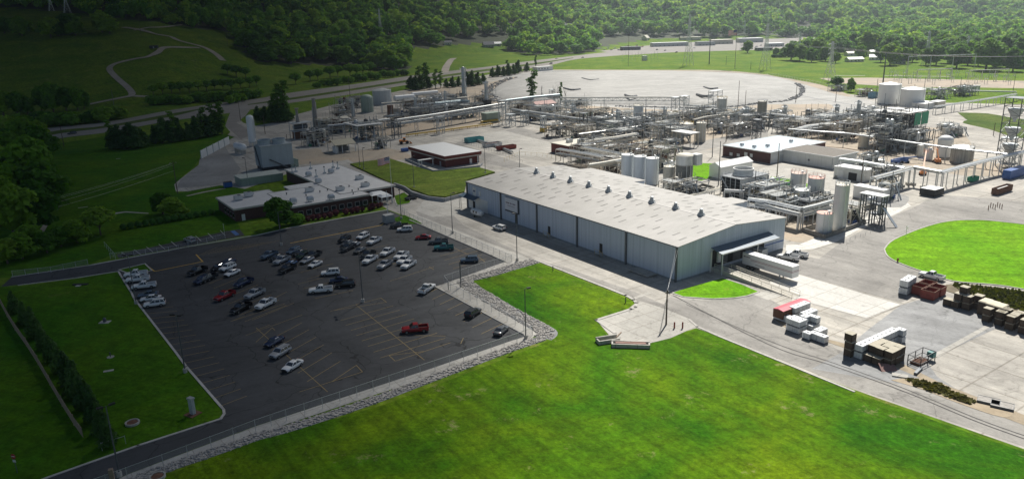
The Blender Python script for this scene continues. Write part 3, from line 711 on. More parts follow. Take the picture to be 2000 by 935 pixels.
MB().add([(0,0,.5),(WX,0,.5),(WX,WY,.5),(0,WY,.5),(0,0,WH),(WX,0,WH),(WX,WY,WH),(0,WY,WH),(WX/2,0,WR),(WX/2,WY,WR)],
         [(0,4,7,3),(1,2,6,5),(0,1,5,8,4),(2,3,7,9,6)]).build('wall', SIDW, wh)
MB().box(.02,.02,0,WX-.02,WY-.02,.5).build('plinth', mat('plinth', (.24,.27,.28), .9, .3, 1, streak=.3), wh)
V = [(-.35,-.3,WH+.02),(-.35,WY+.3,WH+.02),(WX/2,WY+.3,WR+.16),(WX/2,-.3,WR+.16),(WX+.3,WY+.3,WH+.02),(WX+.3,-.3,WH+.02)]
W = [(x,y,z-.16) for x,y,z in V]
wr = MB().add(V+W, [(0,1,2,3)[::-1],(3,2,4,5)[::-1],(6,7,8,9),(9,8,10,11),(0,6,7,1)[::-1],(1,7,8,2)[::-1],(2,8,10,4)[::-1],(4,10,11,5)[::-1],(5,11,9,3)[::-1],(3,9,6,0)[::-1]])
def roofz(x): return WH+.02+(WR+.14-WH)*(x+.3)/(WX/2+.3) if x < WX/2 else WH+.02+(WR+.14-WH)*(WX+.3-x)/(WX/2+.3)
MB().box(-.5, -.3, WH-.25, -.35, WY+.3, WH).build('gutter', STEELD, wh)
MB().box(WX/2-.25, -.3, WR+.13, WX/2+.25, WY+.3, WR+.2).build('ridge_cap', mat('ridge', (.48,.46,.43), .6, .1, 1), wh)
# translucent roof panels
rr = random.Random(5); m = MB()
for side in (0, 1):
    for k in range(3 if side == 0 else 3):
        for j in range(26):
            y = 2.5+j*3.65+rr.uniform(-.2, .2)
            if rr.random() < .22: continue
            x = (3.2+k*6.6+(j % 2)*1.6) if side == 0 else WX/2+2.6+k*6.4+(j % 2)*1.5
            wr.add([(x, y, roofz(x)+.06), (x+2.7, y, roofz(x+2.7)+.06), (x+2.7, y+.42, roofz(x+2.7)+.06), (x, y+.42, roofz(x)+.06)], [(0,1,2,3)], 1)
wr.build('roof', [ROOFM, mat('aged_skylight', (.20,.19,.17), .5, .3, .3)], wh)
# roof vents
def vent_mb(k):
    a = MB()
    a.add([(-.95,-.95,-.35),(.95,-.95,-.35),(.95,.95,-.35),(-.95,.95,-.35),(-.55,-.55,.95),(.55,-.55,.95),(.55,.55,.95),(-.55,.55,.95)], [(0,1,5,4),(1,2,6,5),(2,3,7,6),(3,0,4,7),(4,5,6,7)])
    for z, r in ((.35,.95),(.8,.78),(1.25,.6)): a.lathe([(r, z),(r+.02, z+.1),(r*.6, z+.3)], 10)
    a.lathe([(.42,1.0),(.42,1.75),(.5,1.78),(.5,1.95),(.1,2.1)], 10)
    return a
vm = None
for i in range(9):
    y = 11.5+i*((WY-11.5-12)/8.0); 
    if vm is None: vm = vent_mb(0).build('roof_vent', STEEL, wh)
    else: q = vm.copy(); link(q, wh); vm2 = q
    (vm if i == 0 else q).location = (WX/2, y, WR)
# downspouts, doors, signs on the long wall (x = 0 face)
for px in (909.4, 974, 1045, 1125, 1219.8, 1321.8):
    yy = (P(px, {909.4:354.8, 974:375.6, 1045:397.4, 1125:421.5, 1219.8:451.4, 1321.8:481.4}[px], 9.2)-OW).dot(VY)
    yy = min(max(yy, .25), WY-.25); MB().box(-.42, yy-.22, 0, -.03, yy+.22, WH-.25).build('downspout', STEELD, wh)
def wy(px, py, h=1.0): return (P(px, py, h)-OW).dot(VY)
opening(wh, 'x', wy(1082,455), .9, 1.1, 2.3, DOORD); opening(wh, 'x', wy(1178,492), .9, 1.2, 2.4, DOORD); 
opening(wh, 'x', wy(1002,430,2), .5, 1.3, 3.2, DOORD); opening(wh, 'x', 92.5, .0, 1.2, 3.0, DOORD)
opening(wh, 'x', 84.6, .3, 7.4, 4.3, WHITE, 'wall_panel', .05); opening(wh, 'x', 93.8, .3, 2.6, 4.3, WHITE, 'wall_panel', .05)
for yy in (wy(1082,455)-.4, wy(1178,492)-.4):
    s = MB(); s.box(-1.5, yy, .75, -.05, yy+2, .88)
    for k in range(4): s.box(-1.5, yy-.3*(k+1), .6-.17*k, -.3, yy-.3*k, .68-.17*k)
    st = s.build('entry_steps', GALV, wh)
    q = MB()
    for x_, y_ in ((-1.45, yy), (-1.45, yy+2), (-1.45, yy-1.2)): q.bar((x_, y_, .2), (x_, y_, 1.8), .05)
    q.bar((-1.45, yy-1.2, 1.3), (-1.45, yy, 1.8), .05); q.bar((-1.45, yy, 1.8), (-1.45, yy+2, 1.8), .05); q.build('handrail', YELLOW, st)
MB().box(-3.6, 6.5, .35, -.1, 13.5, .5).build('loading_slab', CONC, wh)
# sign board with its text
sg = MB().box(-.35, 66.4, 3.7, -.03, 73.8, 8.2); sgo = sg.build('sign_board', mat('sign_frame', (.04,.05,.07), .6), wh)
m = MB().box(-.42, 66.9, 4.2, -.36, 73.8, 8.2)
for i in range(16):
    if i in (5, 9): continue
    m.box(-.45, 68.0+i*.33, 6.35, -.425, 68.0+i*.33+.2, 6.75, 1)
for i in range(11): m.box(-.45, 68.4+i*.38, 5.6, -.425, 68.4+i*.38+.22, 5.78, 1)
m.build('sign_face', [mat('sign_white', (.62,.63,.66), .6, .05), mat('sign_letters', (.10,.03,.06), .6)], sgo)
s2 = MB().box(-.12, 91.6, 5.0, -.03, 93.6, 8.0).build('sign_board', WHITE, wh); MB().box(-.15, 92.0, 6.4, -.125, 93.2, 7.0).build('emblem', mat('emblem_blue', (.05,.09,.18), .5), s2)
MB().box(-.12, 88.6, 5.6, -.03, 89.7, 7.2).build('notice', WHITE, wh)
cn = MB().add([(-2.6,89.5,4.4),(-2.6,99,4.4),(0,99,5.1),(0,89.5,5.1),(-2.6,89.5,4.25),(-2.6,99,4.25),(0,99,4.95),(0,89.5,4.95)], [(0,1,2,3),(7,6,5,4),(0,4,5,1),(0,3,7,4),(1,5,6,2)]).build('canopy', mat('canopy_blue', (.07,.12,.17), .5, .1), wh)
for yy in (98.7, 97.6): MB().bar((-2.5, yy, 0), (-2.5, yy, 4.3), .12).build('post', STEELD, cn)
# gable face: dock canopy, opening, shed panel
dc0 = (P(1392, 505, 4.5)-OW).dot(VX); 
MB().box(12.6, -.06, 1.2, 33.2, .02, 5.6).build('dock_opening', DOORD, wh)
dk = MB().add([(12.0,-3.6,5.6),(34.8,-3.6,5.6),(34.8,0,6.5),(12.0,0,6.5),(12.0,-3.6,5.45),(34.8,-3.6,5.45),(34.8,0,6.35),(12.0,0,6.35)], [(0,1,2,3),(7,6,5,4),(0,4,5,1),(0,3,7,4),(1,5,6,2)]).build('canopy', mat('canopy_blue', (.07,.12,.17), .5), wh)
MB().box(12.0,-3.72,5.4,34.8,-3.6,5.72).build('trim', WHITE, dk)
MB().bar((12.3,-3.5,0),(12.3,-3.5,5.5),.2).build('post', WHITE, dk); MB().bar((26,-3.5,0),(26,-3.5,5.5),.16).build('post', WHITE, dk)
for x_ in (15.5, 20.5, 25.5): MB().box(x_, -.14, 1.3, x_+2.9, -.07, 4.2).build('dock_door', STEELD, wh)
MB().box(14.2,-.6,2.2,15.3,-.07,5.0).build('dock_notice', WHITE, wh)
MB().box(11.8,-.3,0,12.2,0,5.4).build('door_jamb', WHITE, wh)
MB().box(28.6,-3.0,0,31.0,-.1,3.2).build('equipment_box', STEEL, wh)
MB().box(33.6,-.1,2.6,41.6,.0,2.9).build('trim', BLUE, wh)
# dock ramp with rails
def ramp_():
    t = thing('dock_ramp', 'long concrete ramp with yellow pipe railings rising to the warehouse dock', 'ramp', OW, AV)
    MB().add([(12.4,-4,0),(15.6,-4,0),(15.6,-4,1.25),(12.4,-4,1.25),(12.4,-24,0),(15.6,-24,0),(15.6,-24,.06),(12.4,-24,.06)], [(3,2,6,7),(0,3,7,4),(1,5,6,2),(4,7,6,5),(0,1,2,3)]).build('slope', mat('ramp_concrete', (.46,.43,.37), .9, .15, .8), t)
    MB().box(12.4,-4,0,15.6,0,1.25).build('landing', CONC, t)
    for x_ in (12.5, 15.5):
        z = lambda y: 1.25*(1-max(0, (-y-4))/20.0) if y < -4 else 1.25
        pr = None
        for k in range(9):
            y = -1-k*2.85; MB().bar((x_, y, z(y)), (x_, y, z(y)+1.1), .07).build('rail_post', CREAM, t)
        m = MB()
        for hh in (1.1, .6): m.bar((x_, -1, 1.25+hh), (x_, -4, 1.25+hh), .07); m.bar((x_, -4, 1.25+hh), (x_, -23.8, .05+hh), .07)
        m.build('handrail', CREAM, t)
ramp_()
# rear annexes of the warehouse
def annex(px_near, length, depth, h, label):
    y0 = (P(*px_near, h)-OW).dot(VY)
    t = thing('warehouse_annex', label, 'annex', OW+VX*WX+VY*y0, AV)
    MB().box(.02, 0, 0, depth, length, h-.3).build('wall', SIDW, t)
    MB().add([(0.3,-.2,h+.1),(depth+.3,-.2,h-.25),(depth+.3,length+.2,h-.25),(.3,length+.2,h+.1),(0.3,-.2,h-.1),(depth+.3,-.2,h-.45),(depth+.3,length+.2,h-.45),(.3,length+.2,h-.1)], [(3,2,1,0)[::-1],(4,5,6,7)[::-1],(0,1,5,4)[::-1],(1,2,6,5)[::-1],(2,3,7,6)[::-1]]).build('roof', ROOFM, t)
annex((1237,355), 28, 7, 8.7, 'long low lean-to annex along the back of the warehouse beside the triple tanks')
annex((1428,399), 14, 7.5, 8.7, 'small lean-to annex at the back right of the warehouse roof')
annex((1458,391), 6, 10.5, 8.4, 'narrow lean-to stub behind the small annex at the back right of the warehouse')
# ---- office building (three wings)
OFC = mat('office_brick', (.075,.035,.03), .85, .2, 1.2)
on, ondx, ondy = building('office_building', 'rear wing of the low flat-roofed brick office crowded with rooftop vents', 'office', (666.5,378.4), (558,331), (770,362), 4.6, OFC, MEMB, over=.5, thick=.4, parapet=(.12, mat('tan_trim', (.50,.47,.42), .7)))
os_, osdx, osdy = building('office_building', 'front wing of the brick office with red shrubs along its wall', 'office', (572,403.5), (524,378), (721,380), 4.5, OFC, MEMB, over=.5, thick=.4, parapet=(.12, mat('tan_trim', (.50,.47,.42))))
ow, owdx, owdy = building('office_building', 'left end wing of the brick office behind the hedge row', 'office', (458,408), (422,386.3), (560,391), 4.4, OFC, MEMB, over=.5, thick=.4, parapet=(.12, mat('tan_trim', (.50,.47,.42))))
om, omdx, omdy = building('office_building', 'middle link of the brick office between the front and rear wings', 'office', (610,391), (500,372.5), (660,377), 4.42, OFC, MEMB, over=.3, thick=.4)
for k in range(9): opening(os_, 'y', 1.6+k*osdx/9.3, 1.0, 1.6, 1.5, GLASS, 'window')
for k in range(4): opening(ow, 'x', 1.5+k*3.2, 1.0, 1.4, 1.4, GLASS, 'window')
opening(ow, 'y', 2, 0, 1.1, 2.2, WHITE); opening(os_, 'y', osdx-3.5, 0, 2.2, 2.4, GLASS)
for i, (x, y, k, l) in enumerate([(573,392.5,1,'grey rooftop unit nearest the tree on the office front wing'),(606,389,1,'second grey rooftop unit on the office front wing'),(647,385,1,'dark rooftop unit at the centre of the office roof'),(604,370,0,'large pale rooftop unit on the joint of the office wings'),(664,368,0,'tan rooftop unit in the middle of the office rear wing'),(713,360,0,'pale rooftop unit near the flagpole side of the office roof'),(702,346,0,'grey rooftop unit beside the raised lawn on the office roof'),(622,353,1,'slatted rooftop unit in the centre of the office rear wing'),(603,340,1,'tall grey rooftop unit at the left of the office rear wing'),(485,379,0,'pale rooftop unit on the left end office wing'),(465,386,0,'wide white rooftop unit on the left end office wing'),(647,334,1,'grey rooftop unit near the back edge of the office')]):
    (ac1 if k == 0 else ac2)(P(x, y+4, 4.62), AV, l, scale=(1.15, 1.15, 1.2))
for i, (x, y, l) in enumerate([(578,336,'twin exhaust pipe at the left back corner of the office roof'),(607,330,'tall exhaust pipe near the back of the office roof'),(618,346,'slim exhaust pipe among the office rooftop units'),(634,339,'dark exhaust pipe in the middle of the office back roof'),(651,328,'tall exhaust pipe nearest the raised lawn corner'),(660,330,'last exhaust pipe at the back right of the office roof'),(571,338,'exhaust pipe at the far left corner of the office roof')]):
    stackp(P(x, y, 4.6), AV, l, scale=1.15)
for i, (x, y) in enumerate([(682,365),(690,387-8),(598,383),(625,376),(688,374),(640,372),(560,380),(700,371)]):
    q = MB().lathe([(.18,0),(.18,.5),(.28,.55),(.28,.7),(.05,.78)], 8)
    single(q, 'roof_vent', STEELD, 'small dark mushroom vent on the white office roof', 'roof vent', P(x, y, 4.6), group='small vents on the office roof')
def entry_canopy(px, w_, d, label, h=3.2):
    t = thing('entry_canopy', label, 'canopy', P(*px), AV)
    MB().add([(0,0,h-.2),(w_,0,h-.2),(w_,d,h-.2),(0,d,h-.2),(w_*.2,d*.2,h+.5),(w_*.8,d*.2,h+.5),(w_*.8,d*.8,h+.5),(w_*.2,d*.8,h+.5)], [(0,1,5,4),(1,2,6,5),(2,3,7,6),(3,0,4,7),(4,5,6,7),(3,2,1,0)]).build('roof', WHITE2, t)
    for a in (.3, w_-.3):
        for b in (.3, d-.3): MB().bar((a, b, 0), (a, b, h-.2), .25).build('post', WHITE, t)
entry_canopy((727,399), 6.5, 5, 'white canopy against the right end of the office front wing'); entry_canopy((746,401), 4.5, 4, 'small white pavilion roof beside the flagpole', 2.9)
single(MB().box(0,0,0,3.2,2.6,2.6), 'generator_box', mat('box_grey', (.33,.34,.33), .6), 'grey metal box on a slab at the corner of the office drive', 'utility box', P(754,437), AV)
# ---- red control building
rc, rdx, rdy = building('brick_building', 'dark red brick control building with a white flat roof beyond the office lawn', 'building', (869.6,304.5), (805,286), (935,295), 5.2, mat('maroon_brick', (.10,.018,.014), .85, .2, 1.2), WHITE2, over=.7, thick=1.1)
MB().box(-.9,-.9,3.9,rdx+.9,-.72,5.15).build('fascia', BRICK, rc); MB().box(-.9,-.72,3.9,-.72,rdy+.9,5.15).build('fascia', BRICK, rc)
MB().box(-.6,-.6,3.3,rdx+.6,-.02,3.88).build('trim', mat('tan_trim', (.5,.47,.42)), rc); MB().box(-.6,-.02,3.3,-.02,rdy+.6,3.88).build('trim', mat('tan_trim', (.5,.47,.42)), rc)
opening(rc, 'x', 4, 0, 1.2, 2.2, DOORM); opening(rc, 'y', rdx-5, 0, 1.2, 2.3, GALV); opening(rc, 'y', rdx-.9, 0, .5, 3.3, WHITE, 'corner_post')
t = thing('entrance_frame', 'white open entrance frame beside the red control building', 'canopy', P(823,327), AV)
MB().box(-1,-.2,3.0,6.5,1.6,3.25).build('roof', WHITE2, t)
for a in (-.7, .6, 6.2): MB().bar((a, .6, 0), (a, .6, 3), .28).build('post', WHITE2, t)
MB().sheet([(P(*p).x, P(*p).y) for p in [(797,315),(805,309),(870,333),(940,322),(942,328),(866,340)]], .06).build('shaded_walk', CONC)
bpy.data.objects['shaded_walk']['kind'] = 'structure'; bpy.data.objects['shaded_walk'].name = 'walkway'
mb = MB(); q = [P(*p) for p in [(792,313),(846,337),(872,335),(937,327),(942,322)]]
for a, b in zip(q[:-1], q[1:]): mb.bar((a.x, a.y, .5), (b.x, b.y, .5), .3, 1.0)
single(mb, 'low_wall', mat('grey_block', (.3,.31,.32)), 'low grey wall around the front of the red control building', 'wall')
# small brick building behind the warehouse roof
rb, bdx, bdy = building('brick_building', 'small maroon brick building with two roof units behind the warehouse ridge', 'building', (1110,285), (1079,278), (1166,276.5), 4.6, BRICK, CREAM, over=.3)
for x, l in ((1112, 'left grey unit on the small maroon building roof'), (1134, 'right grey unit on the small maroon building roof')): ac1(P(x, 278, 4.6), AV, l, scale=1.2)
# ---- red and white building on the right
b1, x1, y1 = building('brick_building', 'long red brick building with a blue grey roof right of the warehouse', 'building', (1505,298), (1415,283), (1604,276), 4.8, BRICKD, MEMBB, over=.25, parapet=(.1, WHITE))
MB().box(.3,-.05,0,11,.02,4.5).build('wall_panel', WHITE, b1)
for p_ in (5.5, 9.5): opening(b1, 'x', y1-p_, .8, 1.6, 1.2, WHITE, 'window')
opening(b1, 'x', y1-13.5, 0, 1.6, 3.2, GALV); opening(b1, 'x', 9, 1.6, 1.4, 1.3, WHITE, 'window')
opening(b1, 'y', 2.2, 0, 2.6, 3.0, WHITE2); opening(b1, 'y', 6.6, 0, 2.2, 3.0, GALV)
b2, x2, y2 = building('block_building', 'white block building with a brown gravel roof', 'building', (1628,306.5), (1537,290.5), (1677,297), 5.0, WHITE, GRAVR, over=.5, thick=.3, parapet=(.08, WHITE2))
opening(b2, 'x', y2-7, 0, 2.6, 2.6, WHITE2); opening(b2, 'x', y2*.45, 1.8, .8, .8, STEELD, 'vent_box'); MB().box(-.15,.2,0,0,.4,4.8).build('downspout', STEEL, b2)
for i, (x, y, l) in enumerate([(1449,285,'dark vent box near the brick end of the blue grey roof'),(1473,289,'second vent box on the blue grey roof'),(1499,287,'white fan on the blue grey roof'),(1545,278,'dark vent on the far side of the blue grey roof')]):
    ac2(P(x, y, 4.85), AV, l, scale=.85)
# ---- white sheds
s1, sx1, sy1 = building('white_shed', 'white gabled shed next to the small bright lawn', 'shed', (1408,327), (1382.5,323.5), (1466,314), 4.6, WHITE2, WHITE2, gable='x', rise=1.5, over=.25)
s2_, sx2, sy2 = building('white_shed', 'white flat shed with a dark doorway under the pipe posts', 'shed', (1688,333.5), (1626,325), (1710,329.5), 4.4, WHITE, WHITE2, over=.2)
opening(s2_, 'x', sy2*.22, 0, 3.4, 2.9, DOORD); opening(s2_, 'x', sy2-4, .1, 2.8, 3, WHITE2)
s3, sx3, sy3 = building('white_shed', 'white shed behind the steel canopy near the curved drive', 'shed', (1726,372), (1668,361.5), (1742,369), 4.2, WHITE2, WHITE2, over=.2)
g1, gx1, gy1 = building('green_shed', 'long pale green storage shed on the grass behind the office', 'shed', (470,349), (458.5,342), (551,337), 3.2, GREENG, mat('pale_green_roof', (.42,.45,.40), .6), over=.2)
g2, gx2, gy2 = building('green_shed', 'small green hut at the foot of the grey cooling block', 'shed', (567,313.5), (556,309), (581,311), 3.2, GREENG, GREENG, gable='y', rise=.7)
k1, kx1, ky1 = building('quonset_shed', 'long vaulted grey shed behind the open carport', 'shed', (640,242), (629,232), (692,236), 4.5, GREENG, CREAM, gable='x', rise=1.8)
w1, wx1, wy1 = building('white_shed', 'low white shed in the distance behind the green panels', 'shed', (1807,203), (1793,199), (1838,199), 3.6, WHITE2, WHITE2)
w2, wx2, wy2 = building('concrete_shed', 'small concrete pump house beside the twin white tanks', 'shed', (1832,199), (1826,196), (1855,197), 4.0, CREAM, WHITE2)
w3, wx3, wy3 = building('white_trailer_office', 'white site trailer with small dark windows at the edge of the gravel mound', 'site office', (1049,131.5), (1044,130.6), (1072,128.5), 4.5, WHITE2, WHITE, over=.3)
for k in range(4): opening(w3, 'y', 2+k*4.0, 1.8, 1.4, 1.2, GLASS, 'window')
w4, wx4, wy4 = building('red_roof_shed', 'white shed with a faded red roof behind the pipe bridge', 'shed', (1050,206), (1035,202), (1082,201), 4.0, WHITE2, mat('faded_red_roof', (.38,.20,.17), .7, .15, 1), gable='x', rise=2)
w5, wx5, wy5 = building('grey_tank_house', 'pale grey box building inside the left process area', 'building', (950,222), (943,220), (972,218), 6.0, GREENG, GREENG)
w6, _, _ = building('grey_cabinet', 'pale wall panel building beside the dark frame on the right', 'building', (1847,250), (1843,249), (1866,246), 5.0, WHITE, WHITE)
# open carport with gable roof
def carport():
    o, dy, dx = rect_px((655,284), (636,279.5), (686,277), 4.2)
    t = thing('gabled_carport', 'open gabled carport with tan roof in the left process area', 'carport', o, AV)
    h = 4.2; rise = 1.9
    V = [(-.4,-.4,h),(dx+.4,-.4,h),(dx+.4,dy/2,h+rise),(-.4,dy/2,h+rise),(dx+.4,dy+.4,h),(-.4,dy+.4,h)]; W = [(x,y,z-.2) for x,y,z in V]
    MB().add(V+W, [(0,1,2,3),(3,2,4,5),(9,8,7,6),(11,10,8,9),(0,6,7,1),(1,7,8,2),(2,8,10,4),(4,10,11,5),(5,11,9,3),(3,9,6,0)]).build('roof', mat('tan_roof', (.40,.36,.26), .7, .15, 1), t)
    for a in (0, dx/3, 2*dx/3, dx):
        for b in (0, dy): MB().bar((a, b, 0), (a, b, h), .3).build('post', WHITE, t)
    MB().box(.5,dy*.2,0,2.2,dy*.55,3.0).build('booth', WHITE, t); MB().box(3,dy*.5,0,dx-1,dy*.95,2.0).build('pump_skid', STEELD, t)
carport()
def flat_canopy(name, label, near, left, right, h, roofm, postm=STEEL, n=(2, 2), thick=.3):
    o, dy, dx = rect_px(near, left, right, h); t = thing(name, label, 'canopy', o, AV)
    MB().box(-.3,-.3,h-thick,dx+.3,dy+.3,h).build('roof', roofm, t)
    for i in range(n[0]):
        for j in range(n[1]):
            a = .2+(dx-.4)*i/(n[0]-1); b = .2+(dy-.4)*j/(n[1]-1); MB().bar((a, b, 0), (a, b, h-thick), .3).build('post', postm, t)
    return t, dx, dy
flat_canopy('steel_canopy', 'tall white roofed canopy over machinery behind the carport', (697,246), (689,237.5), (745,240), 8.5, WHITE, STEEL, (4, 2))
flat_canopy('steel_canopy', 'flat white loading canopy beside the right process area', (1349,261), (1299,257.5), (1367,258.5), 7, WHITE, CREAM, (3, 2))
ct, cdx, cdy = flat_canopy('steel_canopy', 'high steel canopy tower with a white roof beside the curved drive', (1724,384), (1682,376), (1737,381), 9, WHITE2, STEELD, (3, 3), .25)
for z in (3, 6):
    MB().box(0,0,z,cdx,cdy*.6,z+.15).build('deck', STEELD, ct)
m = MB()
for a, b, c_, d_ in ((0,0,3,6),(0,3,cdy/2,6),(cdx,0,cdy/2,3),(cdx,3,0,6)): m.bar((a, 0, b), (a, c_ if c_ > 0 else cdy/2, d_), .14)
for k in range(4): m.bar((0, 0 if k % 2 else cdy, 2.2*k), (0, cdy if k % 2 else 0, 2.2*(k+1)), .14); m.bar((0 if k % 2 else cdx, 0, 2.2*k), (cdx if k % 2 else 0, 0, 2.2*(k+1)), .14)
m.build('brace', STEELD, ct)
MB().bar((1.5,-4.5,.2),(1.5,1,6.2),1.1,.2).build('stair', GALV, ct); MB().drum((cdx/2,1.2,3.4),(cdx/2,1.2,5.6),.8).build('vessel', STEEL, ct)
# ------------------------------------------------------------------ tanks and vessels
def tank(px, dia, h, label, m=WHITE2, roof='cone', rail=None, bands=0, topm=None, pipes=1, cat='tank', name='storage_tank', base=None, n=28, rim=True):
    """px = pixel of the tank base centre"""
    r = dia/2; t = thing(name, label, cat, P(*px), AV)
    z0 = .25
    MB().lathe([(r*1.04, 0), (r*1.04, z0)], n).build('base_ring', CONC, t)
    prof = [(r, z0)]
    if bands:
        for k in range(1, bands+1):
            z = z0+h*k/(bands+1); prof += [(r, z-.1), (r+.09, z-.08), (r+.09, z+.08), (r, z+.1)]
    prof += [(r, h)]
    smooth_angle(MB().lathe(prof, n).build('shell', m, t), 30)
    tm = topm or m
    if roof == 'cone': smooth_angle(MB().lathe([(r+.06, h), (r+.06, h+.1), (.3, h+r*.22), (.05, h+r*.22+.05)], n).build('roof', tm, t), 30)
    elif roof == 'dome': smooth_angle(MB().lathe([(r+.03, h), (r*.92, h+r*.2), (r*.7, h+r*.38), (r*.4, h+r*.5), (r*.1, h+r*.55)], n).build('roof', tm, t), 50)
    else: MB().lathe([(r+.06, h), (r+.06, h+.08), (r-.1, h+.09), (.1, h+.15)], n).build('roof', tm, t)
    if rail:
        q = MB()
        for k in range(12):
            a = 2*math.pi*k/12; x, y = math.cos(a)*r, math.sin(a)*r; q.bar((x, y, h), (x, y, h+1.1), .07)
            b = 2*math.pi*(k+1)/12; 
            for hh in (.6, 1.1): q.bar((x, y, h+hh), (math.cos(b)*r, math.sin(b)*r, h+hh), .06)
        q.build('railing', rail, t)
    for k in range(pipes):
        a = R(-95-28*k); x, y = math.cos(a)*(r+.3), math.sin(a)*(r+.3)
        MB().tube([(x, y, .3), (x, y, h+.6), (x*.6, y*.6, h+.6), (x*.6, y*.6, h)], .11).build('pipe', GALV, t)
    # ladder
    q = MB(); a = R(-30); x, y = math.cos(a)*(r+.15), math.sin(a)*(r+.15); tx, ty = -math.sin(a)*.3, math.cos(a)*.3
    for s in (-1, 1): q.bar((x+tx*s, y+ty*s, .3), (x+tx*s, y+ty*s, h+.9), .05)
    z = .6
    while z < h: q.bar((x-tx, y-ty, z), (x+tx, y+ty, z), .04); z += .6
    q.build('ladder', rail or GALV, t)
    MB().lathe([(.35, h), (.35, h+.5), (.42, h+.52), (.42, h+.6), (.05, h+.62)], 10, r*.45, -r*.2).build('hatch', GALV, t)
    return t
tank((1735,202), 13.6, 12.5, 'left and larger of the two big white storage tanks at the right', roof='cone', n=40)
tank((1780,208), 14.2, 11.0, 'right and lower of the two big white storage tanks at the right', roof='cone', n=40)
for i, (x, l) in enumerate([(1225,'leftmost of the three blue white tanks behind the warehouse roof'),(1249,'middle of the three blue white tanks behind the warehouse roof'),(1273,'rightmost of the three blue white tanks behind the warehouse roof')]):
    tank((x, 352+i*4), 4.9, 10.2, l, mat('blue_white_paint', (.62,.67,.70), .45, .06, .6, streak=.2), 'flat', None, 0, WHITE2)
tank((1306,367), 4.4, 8.2, 'tan banded tank between the triple tanks and the steel silo', CREAM, 'cone', GALV, 6, CREAM)
tank((1335,371), 6.0, 9.4, 'dark ringed tank with an upper drum beside the small lawn', mat('sooty_steel', (.20,.20,.18), .6, .35, .9, streak=.5), 'flat', GALV, 9, CREAM, 2)
t = thing('elevated_drum', 'ringed drum with a pale side panel standing on the dark ringed tank', 'tank', P(1335,371), AV)
MB().lathe([(3.1, 9.6), (3.1, 13.0)], 24).build('shell', ALU, t); MB().lathe([(3.15, 13.0), (2.4, 13.5), (.2, 13.8)], 24).build('roof', CREAM, t); MB().box(2.6,-3.4,9.2,5.6,-.4,13.2).build('side_panel', WHITE, t)
tank((1556,391), 5.2, 9.6, 'tall white tank at the back left of the tank cluster with rust stains', WHITE, 'flat', PINK, 0, mat('stained_top', (.55,.42,.35), .7, .3, 1.5), 2)
tank((1590,403), 5.2, 9.8, 'tall plain white tank with a pink rusted top beside the ringed tank', WHITE, 'flat', PINK, 0, PINK, 1)
tank((1563,418), 4.7, 8.0, 'shiny ringed aluminium tank in front of the two tall white tanks', ALU, 'cone', GALV, 8, WHITE, 2)
tank((1637,449), 4.0, 13.8, 'tallest slim white tank in the walled basin', WHITE, 'flat', GALV, 0, CREAM, 2)
tank((1608,456), 4.6, 6.3, 'short white tank with a pink primer top in the walled basin', WHITE2, 'flat', None, 0, PINK, 3)
tank((747,203), 14.0, 10.2, 'big grey conical roofed tank at the back of the left process area', mat('tank_grey', (.48,.50,.49), .5, .08, .5, streak=.2), 'cone', GALV, 0, None, 2, n=36)
tank((718,219), 8.4, 9.8, 'pale green grey tank standing in front of the big conical tank', GREENG, 'dome', None, 0, None, 1)
tank((776,234), 4.6, 7.2, 'brown grey tank beside the main pipe rack', mat('tank_taupe', (.32,.29,.25), .6, .12), 'cone', None, 0, None, 1)
tank((763,226), 4.0, 6.8, 'dark brown tank half hidden behind the brown grey one', BROWN, 'flat')
tank((1408,238), 5.6, 13.5, 'tall ribbed aluminium silo on the right process area', ALU, 'flat', YELLOW, 10, WHITE, 2)
tank((1486,246), 5.0, 13.6, 'ribbed steel column tank with a dark collar', mat('ribbed_tan', (.36,.33,.27), .5, .15, .8, streak=.3), 'flat', GALV, 10, None, 1)
tank((1246,250), 5.4, 12.6, 'tall plain blue white box-like tower tank in the central process area', mat('blue_white_paint', (.62,.67,.70)), 'flat', CREAM, 0, CREAM, 1)
tank((1340,262), 7.4, 5.6, 'wide white tank behind the flat loading canopy', WHITE, 'cone', YELLOW, 0, CREAM, 1)
tank((1368,277), 4.8, 9.5, 'tan vertical tank beside the flat loading canopy', CREAM, 'flat', None, 0, None, 3)
tank((1843,306), 6.0, 7.6, 'white domed tank left of the stained round tank', WHITE2, 'dome', None, 0, None, 1)
tank((1877,316), 8.6, 6.4, 'round grey tank with dark stains near the orange lift', mat('stained_grey', (.45,.44,.40), .6, .3, .5, streak=.9), 'cone', CREAM, 3, WHITE, 1)
tank((1799,305), 3.8, 5.0, 'small ringed tank under the white pipe line', ALU, 'cone', None, 4)
tank((1812,312), 3.2, 4.4, 'small white tank beside the ringed one under the pipe line', WHITE2, 'cone')
tank((1686,288), 4.6, 6.4, 'cream banded tank at the left of the dark process frame', CREAM, 'flat', None, 2)
tank((1716,336), 3.6, 5.0, 'small white tank behind the flat white shed', WHITE2, 'cone')
tank((1662,234), 7.0, 4.6, 'low white dome behind the crowded right pipework', WHITE2, 'dome')
